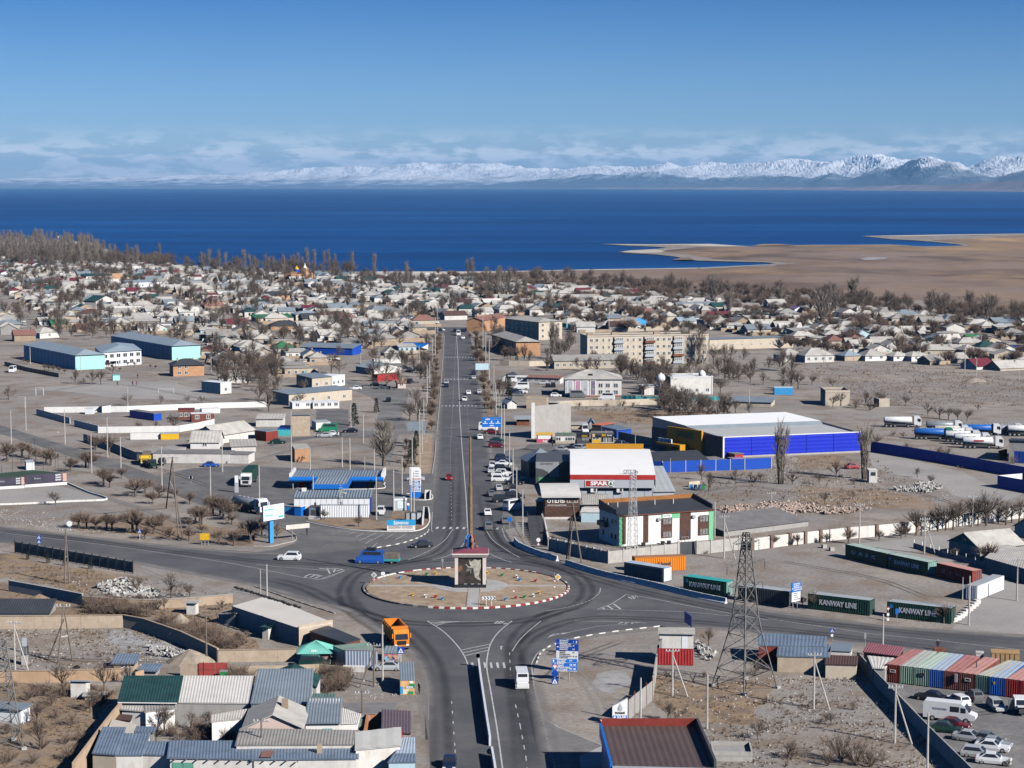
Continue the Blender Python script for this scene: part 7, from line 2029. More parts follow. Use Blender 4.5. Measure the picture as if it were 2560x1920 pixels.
bx(r,'chassis',Ml,-.5,.5,-3.6,1.2,.45,.79);bx(r,'engine',Mf,-.6,.6,.9,2.0,.5,1.1);bx(r,'bonnet',CP['white'],-.8,.8,1.2,2.0,1.35,1.42)
b=MB();b.face([(-.85,1.16,1.5),(.85,1.16,1.5),(.85,.9,2.15),(-.85,.9,2.15)]);b.v=[(x_,y_+.03,z_)for x_,y_,z_ in b.v];b.build('windscreen',Mo,r)
bx(r,'door',CP['grey'],1.1,1.9,.5,.58,.7,2.1)
for sx_ in(-1,1):
 for y_ in(.9,-2.9):put('wheel',CARM[('minibus','white')]['wheel'][0],r,(sx_*.9,y_,.42))
tw=MB();tw.tube((-.16,0,0),(.16,0,0),.52,.52,12);tw.tube((-.18,0,0),(.18,0,0),.28,.28,8,mi=1)
meTW=tw.mesh('wheel',[Gr,Wk])
def cab(r,m,y0=0.0,H=3.5):
 """flat fronted truck cab whose nose is at y0 + 1.1"""
 b=MB();b.xz([(y0-1.1,1.0),(y0+1.1,.55),(y0+1.15,1.6),(y0+.95,H-.5),(y0+.55,H),(y0-1.1,H)],-1.22,1.22);b.v=[(p[1],p[0],p[2])for p in b.v];b.f=[tuple(reversed(f))for f in b.f]
 b.build('cab',m,r)
 b=MB();b.face([(1.05,y0+1.17,1.75),(-1.05,y0+1.17,1.75),(-1.0,y0+1.0,H-.65),(1.0,y0+1.0,H-.65)]);b.build('windscreen',Mo,r)
 for s_ in(-1,1):
  bx(r,'side_window',Mo,s_*1.225-.012,s_*1.225+.012,y0-.1,y0+.8,1.9,H-.7);bx(r,'mirror',m,s_*1.45-.1,s_*1.45+.1,y0+.95,y0+1.1,2.0,2.75);bx(r,'headlight',Wa,s_*.9-.22,s_*.9+.22,y0+1.1,y0+1.16,.75,1.0)
 bx(r,'grille',Ml,-.75,.75,y0+1.13,y0+1.19,.95,1.6);bx(r,'bumper',Mf,-1.2,1.2,y0+.95,y0+1.2,.4,.68)
def wheels(r,ys,w=1.05):
 for y_ in ys:
  for s_ in(-1,1):put('wheel',meTW,r,(s_*w,y_,.52))
def tanker(t,x,y,hd,label,cm,tm,L=8.6,name='tanker_truck',stripe=None):
 r=thing(name,label,'truck',g(t,x,y),radians(hd),'tanker trucks in the lot')
 cab(r,cm,L/2+1.6)
 b=MB();b.lathe([(.02,-L/2),(.95,-L/2+.1),(1.15,-L/2+.3),(1.15,L/2-.3),(.95,L/2-.1),(.02,L/2)],14,sx=1.06);b.v=[(x_,z_,y_*.9+2.25)for x_,y_,z_ in b.v];b.f=[tuple(reversed(f))for f in b.f];b.build('tank',tm,r,smooth=True)
 bx(r,'chassis',Ml,-.5,.5,-L/2+.3,L/2+2.2,.7,1.1)
 b=MB();b.box(-.3,.3,-L/2+.6,L/2-.6,3.24,3.3);b.build('walkway',Mt,r)
 for k in range(4):
  b=MB();b.lathe([(.28,3.28),(.3,3.42),(.1,3.46)],8,c=(0,-L/2+1.6+k*(L-3.2)/3));b.build('hatch',Tq,r)
 for s_ in(-1,1):bx(r,'side_guard',Mf,s_*1.1-.04,s_*1.1+.04,-1.5,2.6,.6,1.1)
 wheels(r,(L/2+1.9,L/2-1.2,-L/2+3.4,-L/2+2.1,-L/2+.8))
 if stripe:bx(r,'stripe',stripe,1.20,1.25,-1.2,1.6,2.1,2.5)
 return r
Ka=C('white tank',(.72,.73,.74),Md=.4,var=.05,dirt=.1)
Kn=C('blue tank',(.02,.12,.42),Md=.4,var=.1)
Kc=C('dull steel tank',(.25,.28,.32),Md=.4,var=.15,metal=.2)
tanker('B3',1120,303,-94,'white tanker truck alone behind the hall by the pale wall',CP['white'],Ka)
tanker('B3',1810,486,-96,'white tanker with dark and red lettering nearest in the row',CP['white'],Ka,stripe=Tv)
for i,(x,y,n_)in enumerate(((1720,455,'second'),(1640,432,'third'),(1580,408,'fourth'),(1545,385,'fifth'))):
 tanker('B3',x,y,-97,'white tanker trailer, %s in the row behind the lettered one'%n_,CP['white'],Ka if i<3 else C('cream tank',(.6,.56,.48)),L=7.4)
tanker('B3',1390,408,-97,'tanker with faded blue tank at the left end of the row',CP['green'],Kn)
tanker('B3',1800,372,-94,'tanker with blue tank and white cab at the rear',CP['white'],Kn)
tanker('B3',1480,345,-94,'dark blue grey tanker behind the faded blue tank',CP['white'],Kc,L=8)
tanker('B3',1990,372,-94,'tanker with pale grey tank and white cab at the rear right',CP['white'],Kc)
tanker('B3',2190,380,-94,'tanker with blue cab at the right edge of the lot',CP['bright blue'],Ka)
tanker('B0',2125,1030,-135,'polished steel tanker turning behind the park trees',CP['white'],Kc,L=8)
r=thing('box_truck','white cab truck with dark green box standing by the station','truck',g('B0',2148,800),radians(178),'vehicles on the streets')
cab(r,CP['white'],3.4,3.3);bx(r,'cargo_box',Tr,-1.25,1.25,-7.5,2.1,1.2,3.9);bx(r,'chassis',Ml,-.5,.5,-7.3,4,.7,1.15);wheels(r,(3.6,-4.2,-5.5))
r=thing('sign_pylon','narrow grey pylon sign left of the green box truck','pylon sign',g('B0',2045,868));bx(r,'slab',Mq,-.45,.45,-.2,.2,0,4.2);bx(r,'face',Ma,-.4,.4,-.25,-.204,2.4,4.1)
r=thing('old_truck','old yellow truck with loaded back beside the depot wall','truck',g('B0',1265,625),radians(185),'vehicles on the streets')
cab(r,Tf,1.8,2.6);bx(r,'cargo_bed',Tr,-1.2,1.2,-4.2,.6,1.0,2.5);bx(r,'load',Tu,-1,1,-4,.4,2.504,3.2);wheels(r,(2.0,-2.6))
r=thing('old_truck','dark green old truck with round bonnet before the yellow one','truck',g('B0',1315,655),radians(200),'vehicles on the streets')
bx(r,'bonnet',CP['dark green'],-.8,.8,.9,2.4,.7,1.5);bx(r,'cab',CP['dark green'],-1.0,1.0,-.6,.9,.7,2.2);bx(r,'windscreen',Mo,-.85,.85,.904,.93,1.55,2.1);bx(r,'cargo_bed',Mf,-1.1,1.1,-3.6,-.7,.9,1.6);wheels(r,(1.5,-2.4),.9)
r=thing('dump_truck','orange dump truck with empty tipper coming off the roundabout','truck',g('C1',1222,600),radians(194),'vehicles on the streets')
cab(r,Gb,2.6,3.3)
b=MB()
for q in(((-1.3,-5.6,1.6),(1.3,-5.6,1.6),(1.3,1.2,1.6),(-1.3,1.2,1.6)),):b.face(q)
for a,c in(((-1.3,-5.6),(-1.3,1.2)),((1.3,1.2),(1.3,-5.6)),((-1.3,1.2),(1.3,1.2)),((1.3,-5.6),(-1.3,-5.6))):
 d=Vector((c[0]-a[0],c[1]-a[1],0)).normalized();n=Vector((d.y,-d.x,0))*.12
 z1=3.3
 b.face([(a[0],a[1],1.2),(c[0],c[1],1.2),(c[0],c[1],z1),(a[0],a[1],z1)]);b.face([(a[0]+n.x,a[1]+n.y,z1),(c[0]+n.x,c[1]+n.y,z1),(c[0]+n.x,c[1]+n.y,1.2),(a[0]+n.x,a[1]+n.y,1.2)]);b.face([(a[0],a[1],z1),(c[0],c[1],z1),(c[0]+n.x,c[1]+n.y,z1),(a[0]+n.x,a[1]+n.y,z1)])
b.build('tipper',Gb,r)
bx(r,'headboard',Gb,-1.35,1.35,1.34,2.1,3.0,3.5);bx(r,'chassis',Ml,-.5,.5,-5.5,3.2,.7,1.15);wheels(r,(3.0,1.2,-3.2,-4.5))
b=MB()
for y_ in(-4.6,-3.2,-1.8,-.4):b.box(1.43,1.52,y_,y_+.15,1.3,3.25);b.box(-1.52,-1.43,y_,y_+.15,1.3,3.25)
b.build('tipper_rib',Gb,r)
p_=g('B1',1172,1478)
r=thing('trailer','small trailer with rusty brown load behind the blue minibus','trailer',p_,radians(82),'vehicles on the streets')
bx(r,'bed',Gx,-.9,.9,-1.6,1.6,.5,.95);bx(r,'load',Tu,-.85,.85,-1.5,1.5,.954,2.0);bx(r,'drawbar',Mf,-.06,.06,1.604,2.9,.5,.6)
for s_ in(-1,1):put('wheel',CARM[('sedan','black')]['wheel'][0],r,(s_*.95,-.2,.33))
r=thing('roof_box','dark luggage box on the roof of the blue minibus','roof box',g('B1',985,1478)+Vector((0,0,2.57)),radians(82));bx(r,'box',Ml,-.7,.7,-1.2,.6,0,.45)
# ---- people
import bmesh
PM={}
def person_mesh(hood):
 """one continuous figure grown from a jointed skeleton, then clothed by region"""
 if hood in PM:return PM[hood]
 J=[(0,0,.95),(0,0,1.2),(0,0,1.42),(0,-.01,1.53),(0,-.02,1.64),(0,-.01,1.74),(-.2,0,1.4),(-.26,.02,1.12),(-.25,-.12,.9),(-.24,-.16,.8),(.2,0,1.4),(.26,.02,1.12),(.25,-.12,.9),(.24,-.16,.8),(-.1,0,.86),(-.11,-.05,.48),(-.12,.1,.09),(-.12,-.06,.05),(.1,0,.86),(.11,0,.48),(.12,-.1,.09),(.12,-.26,.05)]
 Rr=[.14,.14,.15,.06,.1,.08,.075,.06,.042,.035,.075,.06,.042,.035,.10,.075,.05,.045,.10,.075,.05,.045]
 E=[(0,1),(1,2),(2,3),(3,4),(4,5),(2,6),(6,7),(7,8),(8,9),(2,10),(10,11),(11,12),(12,13),(0,14),(14,15),(15,16),(16,17),(0,18),(18,19),(19,20),(20,21)]
 bm=bmesh.new()
 ly=bm.verts.layers.skin.verify()
 vs=[bm.verts.new(p)for p in J]
 for v,r_ in zip(vs,Rr):v[ly].radius=(r_,r_*.85)
 vs[0][ly].use_root=True
 for p,q in E:bm.edges.new((vs[p],vs[q]))
 me=bpy.data.meshes.new('sk');bm.to_mesh(me);bm.free()
 o=put('sk',me)
 o.modifiers.new('s','SKIN');o.modifiers.new('u','SUBSURF').levels=1
 out=bpy.data.meshes.new_from_object(o.evaluated_get(bpy.context.evaluated_depsgraph_get()))
 bpy.data.objects.remove(o);bpy.data.meshes.remove(me)
 out.name='person'
 out.materials.clear()
 for _ in range(4):out.materials.append(None)
 for p in out.polygons:
  c=p.center
  p.material_index=1 if c.z<.93 and abs(c.x)<.2 else 2 if c.z<.86 else 0 if c.z<1.5 else(0 if hood else 3)if c.z>1.7 or c.y>.03 else 2
 PM[hood]=out
 return out
def person(t,x,y,label,top,legs,hair=(.02,.015,.012),rz=0.0,hood=False):
 o=put('person',person_mesh(hood),None,g(t,x,y),rz)
 for i,m in enumerate((top,legs,M('skin',(.42,.25,.18),Md=.6),M('hair %.2f'%hair[0],hair))):
  o.material_slots[i].link='OBJECT';o.material_slots[i].material=m
 tag(o,label,'person','people')
Ef=C('camouflage cloth',(.06,.055,.035),var=.5,sc=4)
Mz=C('dark cloth',(.02,.02,.025),var=.2)
person('X',1392,1612,'person in a camouflage jacket standing beside the printed bus stop kiosk',Ef,Mz,rz=2.2,hood=True)
person('B1',440,1235,'person in dark clothes standing under the torn white banner board',Mz,Mz,rz=1.2)
person('B1',702,385,'person in dark clothes nearer to the white sedan by the green van',Mz,Mz)
person('B1',732,384,'person in dark clothes right of the one by the white sedan',Mz,Mz,rz=1)
person('W',1110,485,'person walking in front of the pink kiosk',C('dark green cloth',(.03,.05,.03)),Mz,rz=2)
person('A0',1015,1465,'person in dark clothes left of the school yard goal',Mz,Mz)
person('A0',1146,1465,'person left in the pair on the school yard',Mz,Mz)
person('A0',1180,1462,'person right in the pair on the school yard',C('red cloth',(.2,.02,.02)),Mz,rz=1)
person('A0',1190,1400,'person behind the white box on the school yard',Mz,Mz)
person('A1',1375,1330,'person standing left of the dark green jeep',Mz,Mz)
person('A1',1460,1325,'person standing right of the dark green jeep',Mz,Mz)
person('C3',1466,640,'person with white cap above the rusty scrap bin',Mz,Mz,hair=(.6,.6,.6))
person('A1',917,1495,'person in dark clothes beside the white sedan of the side lane',Mz,Mz)
# == trees, shrubs, poles, pylons
Eg=C('grey brown bark',(.13,.105,.088),var=.25,sc=2,rand=.12)
Ki=C('winter twigs',(.185,.135,.105),var=.2,sc=.5,rand=.2)
Wu=C('dark winter twigs',(.14,.108,.088),var=.2,sc=.5,rand=.15)
Ko=C('pale poplar twigs',(.24,.20,.165),var=.2,sc=.5,rand=.12)
Wv=C('rusty leaves',(.26,.12,.045),var=.3,sc=.8)
Wc=C('dry weeds',(.235,.165,.11),var=.4,sc=.9,rand=.2)
Kp=C('dark conifer needles',(.018,.028,.018),var=.3,sc=1.5)
Ek=C('whitewashed trunk',(.6,.58,.55))
def twigs(kind,seed):
 """bare crown: limbs that fork into many fine twigs (unit height 1, base at 0)"""
 r=random.Random(seed)
 tr,cr=MB(),MB()
 def tw(p,d,L,w):
  s_=d.orthogonal().normalized()
  s_.rotate(Matrix.Rotation(r.uniform(0,6.28),3,d))
  q=p+d*L
  m=p.lerp(q,.5)+s_*L*.06
  cr.face([p-s_*w,p+s_*w,m+s_*w*.8,m-s_*w*.8]);cr.face([m-s_*w*.8,m+s_*w*.8,q])
 def grow(p,d,L,w,lev,nch,spread,up):
  q=p+d*L
  if lev>1:cr.tube(p,q,w,w*.65,4,cap=False)
  else:tw(p,d,L,w)
  if lev==0:return
  for i in range(nch[lev-1]):
   k=r.uniform(.3,1.0)if lev<3 else r.uniform(.45,1)
   a=Vector((r.gauss(0,1),r.gauss(0,1),r.gauss(0,.6))).normalized()
   dd=(d+a*spread[lev-1]+Vector((0,0,up))).normalized()
   grow(p.lerp(q,k),dd,L*r.uniform(.5,.85),w*.55,lev-1,nch,spread,up)
 V=Vector
 if kind=='broom':
  tr.tube((0,0,-.03),(0,0,.3),.045,.035,6)
  for i in range(24):
   a,t=r.uniform(0,6.28),r.uniform(.1,1.2)
   grow(V((0,0,.28)),V((sin(t)*cos(a),sin(t)*sin(a),cos(t))),r.uniform(.25,.36),.012,2,(9,5),(.45,.4),.12)
 elif kind=='round':
  tr.tube((0,0,-.02),(0,0,.28),.035,.026,6)
  for i in range(9):
   a,t=r.uniform(0,6.28),r.uniform(.05,1.0)
   grow(V((0,0,r.uniform(.2,.3))),V((sin(t)*cos(a),sin(t)*sin(a),cos(t))),r.uniform(.26,.36),.014,3,(7,4,4),(.6,.55,.5),.1)
 elif kind=='poplar':
  tr.tube((0,0,-.02),(0,0,.5),.02,.014,6);tr.tube((0,0,.5),(0,0,.97),.014,.003,5)
  for i in range(64):
   z=r.uniform(.08,.9);a=r.uniform(0,6.28)
   grow(V((0,0,z)),V((.36*cos(a),.36*sin(a),1)).normalized(),r.uniform(.2,.32)*(1.1-z*.6),.005,2,(4,4),(.22,.2),.35)
 elif kind=='multi':
  for i in range(5):
   a=r.uniform(0,6.28);q=V((.06*cos(a),.06*sin(a),0))
   tr.tube(q*.5+V((0,0,-.02)),q+V((0,0,.55)),.012,.007,5)
   for j in range(13):
    z=r.uniform(.15,.75);b_=r.uniform(0,6.28)
    grow(q*.5+q*(.5*z)+V((0,0,z)),V((.28*cos(b_),.28*sin(b_),1)).normalized(),r.uniform(.14,.25),.005,2,(4,4),(.24,.2),.3)
 elif kind=='shrub':
  tr.tube((0,0,-.05),(0,0,.12),.05,.03,5)
  for i in range(16):
   a,t=r.uniform(0,6.28),r.uniform(.1,1.2)
   grow(V((0,0,.02)),V((sin(t)*cos(a),sin(t)*sin(a),cos(t))),r.uniform(.35,.55),.012,2,(6,5),(.5,.45),.12)
 elif kind=='conifer':
  tr.tube((0,0,-.02),(0,0,.9),.02,.005,5)
  for i in range(520):
   z=r.uniform(.06,.98);a=r.uniform(0,6.28);R_=.22*(1-z)**.8+.015
   p=V((cos(a)*R_*r.uniform(.2,.9),sin(a)*R_*r.uniform(.2,.9),z))
   tw(p,V((cos(a),sin(a),r.uniform(-.5,.5))).normalized(),.09,.014)
 return tr,cr
TM={}
for k_,n_,mt in(('broom',4,Ki),('round',5,Wu),('poplar',4,Ko),('multi',2,Ko),('shrub',4,Ki),('conifer',2,Kp)):
 for i in range(n_):
  a_,b_=twigs(k_,31*i+len(k_))
  TM[k_,i]=(a_.mesh('trunk',Kp if k_=='conifer' else Eg),b_.mesh('crown',mt),n_)
_,tmo=TM['round',0][:2]
orange_crown=tmo.copy();orange_crown.materials[0]=Wv
NT=0
WORDS={'broom':('ball_crowned_tree','bare pollard tree with round broom crown','tree'),'round':('bare_tree','bare spreading tree with dark twigs','tree'),'poplar':('poplar_tree','tall narrow leafless poplar','tree'),'multi':('poplar_tree','tall leafless poplar clump','tree'),'shrub':('bare_shrub','leafless brown shrub','shrub'),'conifer':('conifer','small dark conifer','tree')}
def tree(kind,p,h,label=None,wd=1.0,grp=None):
 global NT
 NT+=1
 i=R.randrange(TM[kind,0][2])
 nm,ds,ct=WORDS[kind]
 r=thing(nm,label or ds,ct,p,R.uniform(0,6.28),grp or('bare trees and shrubs of the town'))
 r.scale=(h*wd,h*wd,h)
 put('trunk',TM[kind,i][0],r);put('crown',TM[kind,i][1],r)
 if not label:AUTO.append((r,ds))
 return r
def trees(kind,t,s,wd=1.0):
 """'x,y,height in survey pixels' ..."""
 for q in s.split():
  x,y,h=map(float,q.split(','))
  p=g(t,x,y)
  tree(kind,p,h*mpp(p),wd=wd)
trees('broom','B0','680,1175,165 748,1180,150 828,1190,140 922,1192,170 968,1198,160 1145,1215,240 1185,1220,230 1330,1225,190 1405,1160,140 1252,1270,130 1465,1275,125 1635,1285,140 1890,1312,145 2022,1330,165 65,600,195 190,565,165 255,570,140 310,590,130 400,620,160 440,635,170 612,690,150 742,655,170 770,660,160 895,805,180 950,825,150 1050,750,110 1170,905,190 1255,880,160 1320,970,140 1375,915,140 1510,920,110 1640,970,130 1690,1110,160 1725,1130,150 1745,1145,190 1635,1180,110 1745,1220,90 1820,1040,180 1840,1060,190 1905,1070,200 1930,1080,190 1980,1110,180 2005,1145,120 2100,1230,140 2165,1300,200 2190,1280,220 830,500,150',1.35)
trees('round','B0','480,978,150 945,540,200 1500,345,180 1210,340,110 1350,330,90 820,510,120 1620,105,80')
trees('round','A0','75,1590,130 650,1450,130 800,1455,150 870,1455,140 975,1365,90 1110,1640,120 1390,1625,80 1740,1620,80 720,1462,70')
trees('broom','A0','385,1335,65 420,1335,60 460,1340,60 510,1350,60 560,1360,50 240,1280,40 205,1265,40 935,1310,60 1105,1290,40 1165,1300,50 1300,1315,40 1345,1320,40 1035,1340,40 1490,1335,60')
trees('round','C0','540,1010,290 900,1000,260 1110,930,170 320,1280,200 345,1500,280 620,1620,120 1480,190,240 1640,185,150 1190,160,200 1420,1350,260 1350,1440,200 1650,1330,160 1800,1290,150 1940,1340,110 1720,520,90 1860,560,110 1650,600,90 2050,590,130 1560,480,90 2130,560,100 1300,330,160 1420,300,140 1920,300,120 780,1180,200')
trees('shrub','C0','1180,250,110 980,300,110 1060,330,90 240,1080,150 1850,1420,180 1980,1430,150 1690,1430,130 780,1140,130 480,1230,110 300,1020,100 870,700,60 1020,860,130 1900,905,70 2000,900,80 2100,910,80 90,1000,90')
trees('conifer','B0','240,1450,80 415,1480,95 555,1500,90 780,1530,100')
trees('broom','B1','590,1105,110 888,1165,115')
trees('round','B1','120,1250,190 180,1270,150 50,1240,230 395,610,80 1130,560,100 110,170,210 375,120,130')
trees('poplar','B1','1105,640,360',2.6)
trees('round','B1','1400,250,250 1330,255,200 1290,570,40')
trees('conifer','B1','848,290,200 1040,180,130 1340,620,210 1385,480,150 1365,560,170')
trees('broom','B1','1285,690,110 1385,650,60 1290,600,80 1290,520,70 1300,470,90 1500,185,70 1530,180,100 1520,325,100 1545,60,110')
trees('broom','A1','1445,1510,60 1560,1490,50 1550,1580,80 1545,1420,60 1500,1130,60 1560,1120,60 1565,1180,60 1530,1070,60 1590,1060,60 1550,1240,50 1870,1180,80 1900,1250,90 1850,1060,60')
trees('conifer','A1','1905,1100,90 1900,1160,80 2180,1560,110 2195,1620,110')
trees('round','A1','1130,1480,120 1010,1470,90 1380,1640,170 650,1360,170 720,1370,150 130,1300,150 60,1310,110 360,1340,130 800,1010,190 870,1010,130 1190,1060,90 100,1600,220 30,1620,200 180,1610,180 370,1590,90 420,1520,120')
r_=tree('round',g('A2',885-1280+640*0,0)if False else g('V',560,560),6.2,'leafy rust coloured round tree before the tan apartment end')
r_.children[1].data=orange_crown
trees('conifer','V','775,560,75 985,560,60 640,1170,170 600,1050,120')
trees('broom','V','90,570,120 130,570,100 215,1400,70')
trees('round','V','480,1180,180 540,1190,170 380,1170,120 1290,740,150 1790,660,110 2100,650,140')
trees('poplar','V','1390,430,250 1470,440,230 1310,740,150')
trees('round','A2','620,1290,80 560,1295,70 700,1290,70 1300,1600,230 1120,1560,160 1490,1500,110 1590,1510,120 1700,1530,110 1800,1530,150 1870,1420,150 1960,1420,150 2170,1460,130 2060,1440,120 1740,1280,180 1890,1240,130 1590,1330,100 1690,1360,90')
trees('poplar','A2','1335,1270,250 1620,1280,280',1.5)
trees('multi','A2','1500,1270,300 1740,790,270 1300,1380,180',1.3)
trees('poplar','A2','110,710,170 45,720,180 320,850,200 1880,870,260',1.5)
trees('round','A2','1140,660,150 1270,660,130 1330,660,120 1400,670,140 480,525,100 530,525,80 665,530,60 235,580,160 1490,640,110 1870,680,110 1980,700,90 2080,760,120 2180,760,130')
trees('poplar','A3','460,990,300',2.4)
trees('multi','A3','735,760,230 1905,940,250 100,760,150 580,860,220',2.2)
trees('round','A3','620,850,150 1020,850,130 700,830,110 940,780,110 1480,830,120 1780,930,170 2030,960,150 2160,970,180 1200,1150,90 1560,1190,90 1310,960,90 1700,900,120 1130,850,110 1400,920,130 260,1500,180 200,1500,200 380,1460,110 560,1490,110 130,1510,150 1190,1640,100 630,1640,140 840,1650,140 960,1640,150 560,1650,110')
trees('multi','B3','112,795,500 828,755,450',1.25)
trees('round','B3','590,750,180 210,800,130 440,800,120 490,970,120 730,930,90 610,1000,60 1290,740,90 1400,800,100 1280,1240,250 1325,1240,230 1470,1205,250 1535,1195,270 1600,1190,260 1645,1165,230 1765,1160,290 1815,1158,230 1885,1155,320 1990,1140,220 2055,1150,240 2105,1130,190 2170,1140,240 1420,1190,200 1380,200,120 1480,230,130 1560,240,120 1640,250,130 1720,250,120 1815,160,70')
trees('broom','B3','35,1345,140 180,1320,100 255,1330,120 505,1310,110 695,1310,160 960,1285,110 1150,1265,120 1190,1250,110 430,1290,80 1610,1440,110 1905,1500,230')
trees('shrub','B3','930,450,110 1200,500,90 1460,560,120 1540,560,110 1080,380,60 1170,390,60 130,930,50 740,800,70 2120,620,90 880,160,120 760,140,120')
trees('round','B2','1340,100,160 1290,130,90 1700,860,170 1640,760,150 1930,800,150 2060,790,110 2150,790,110 1930,180,130 2050,200,120 1400,240,140 1500,245,140 1600,245,150 1700,240,130 1780,230,110')
trees('shrub','B2','580,130,60 820,130,50 960,120,70 1040,130,60 2100,780,70 1680,1400,40 350,1270,60 1280,120,80')
trees('broom','C3','405,290,180 295,265,110 1520,410,190')
trees('round','C2','1700,600,170 1350,1260,190 2120,1415,190 1330,900,90')
trees('shrub','C2','1400,1290,140 1660,880,80 2100,860,160 1500,1180,60 2180,1110,80')
trees('shrub','C3','740,1160,110 500,1260,80 200,1580,150 640,1600,330 760,1640,300 880,1650,220 520,1640,200 1000,1600,120 2080,1650,90',.8)
trees('round','C3','175,1580,190 545,1290,130 410,1140,90')
def inside(px,py,poly):
 c=False
 for i in range(len(poly)):
  (x0,y0),(x1,y1)=poly[i],poly[i-1]
  if(y0>py)!=(y1>py)and px<(x1-x0)*(py-y0)/(y1-y0)+x0:c=not c
 return c
# ---- poles
pm={}
def pole(t,x,y,yt,kind='post',label=None,mat=None):
 p=g(t,x,y);H=hz(t,x,y,yt)
 ds={'post':'slim pale utility pole','cross':'utility pole with crossarm and insulators','lamp':'pale lamp post with a curved arm','strut':'concrete utility pole with leaning strut'}[kind]
 r=thing('street_lamp' if kind=='lamp' else 'utility_pole',label or ds,'lamp post' if kind=='lamp' else 'utility pole',p,0 if kind!='lamp' else R.choice((0,pi)),'poles and lamps along the streets')
 if not label:AUTO.append((r,ds))
 mt=mat or Kw
 k=(round(H),mt.name)
 if k not in pm:
  b=MB();b.tube((0,0,-.2),(0,0,k[0]),.17 if H>5 else .1,.11 if H>5 else .07,6);pm[k]=b.mesh('pole',mt)
 o=put('pole',pm[k],r);o.scale.z=H/max(1,k[0])
 if kind in('cross','strut'):
  b=MB();b.box(-1.0,1.0,-.07,.07,H-.55,H-.4)
  b.build('crossarm',Mt,r)
  b=MB()
  for s_ in(-.9,-.45,.45,.9):b.box(s_-.05,s_+.05,-.05,.05,H-.4,H-.18)
  b.build('insulator',Mc,r)
 if kind=='strut':
  b=MB();b.tube((2.2,-.6,-.1),(.12,0,H*.82),.13,.1,6);b.build('strut',mt,r)
 if kind=='lamp':
  b=MB()
  q=(0,0,H-.2)
  for k_ in range(1,4):
   n_=(.55*k_,0,H-.2+.25*sin(k_*.6));b.tube(q,n_,.06,.05,5);q=n_
  b.build('lamp_arm',mt,r);bx(r,'lamp_head',Tq,1.5,2.2,-.14,.14,H-.02,H+.12)
 return r
for t,s,k in(('B1','30,970,630 307,690,160 468,695,490 812,680,395 928,440,190 1022,690,490 745,650,390 1262,880,560 1190,1030,675 495,960,720 1040,1105,730 1350,650,400 1415,670,150 1435,515,225 1450,370,60 1470,180,0 1340,1110,660 1365,1035,690 820,315,90 320,840,760 940,690,560','post'),('B1','2145,545,110 2190,670,350 2120,400,80 2075,200,0','post'),('B2','92,1250,840 40,1010,650 8,810,490 1368,705,570 695,520,420 948,520,420 1065,520,370 812,440,330 1750,1260,950','post'),('A1','1480,1659,1290 1525,1320,1050 1550,1240,880 1570,1000,820 1500,1480,1250 1960,1170,850 1985,1330,1000 2015,1460,1060 2055,1620,1280 2070,1659,1440 2100,1659,1530 905,1340,1180 535,850,690 325,800,680 1030,890,750 1050,870,780 260,1320,1170 1410,1310,1120 975,1330,1250 1310,930,790','post'),('A3','1700,1360,1140 740,1260,1130 495,1265,1160 455,1480,1385 1460,1290,1200 1395,1080,1000 1840,1140,1030 1800,1390,1230 1490,930,860 2170,1440,1330','post'),('A2','838,1030,760 1490,1320,1200 1885,1260,1160 445,880,790 1945,1240,1150 2048,1659,1480 1725,1560,1370 975,840,740','post'),('A0','262,1280,1130 700,1345,1200 1825,1350,1205 1105,1659,1480 1615,1620,1500 215,1659,1560 1040,620,470 1240,880,800 485,1000,880','post'),('B0','98,450,160 562,450,150 792,700,360 930,565,220 1922,690,400 1820,930,640','post'),('B0','225,335,40 1045,680,390 1400,860,470','lamp'),('B3','788,1320,960 1765,1165,890 28,1095,860 2155,1650,1430','cross'),('B3','1350,1400,1080','strut'),('B2','1832,1440,1060','strut'),('C3','990,705,330 1375,1720,1180 2150,215,-60 1680,210,10 1735,425,0','post'),('C3','395,1150,655 1095,1445,935','strut'),('C2','1685,1320,845 1110,1275,880','post'),('C1','1095,935,420 40,180,-60 95,170,-100','post'),('C1','1020,955,575 920,1350,985','cross'),('C1','50,1659,1225','cross'),('C0','130,810,380','strut'),('C0','1108,1659,1535 1785,740,340','post')):
 for q in s.split():
  x,y,yt=map(float,q.split(','))
  pole(t,x,y,yt,k,mat=Tu if(k=='cross' and t=='C1')or(t=='C0' and x>1700)else None)
pole('C2',1385,1035,620,'strut','concrete pole with a strut and pole lamp in front of the red container')
r=thing('timber_strut','leaning timber strut against the pole by the ribbed container shop','strut',g('C1',895,970))
q=g('C1',1020,955)-g('C1',895,970);b=MB();b.tube((0,0,-.1),(q.x*.95,q.y,hz('C1',1020,955,660)),.12,.1,6);b.build('timber',Tu,r)
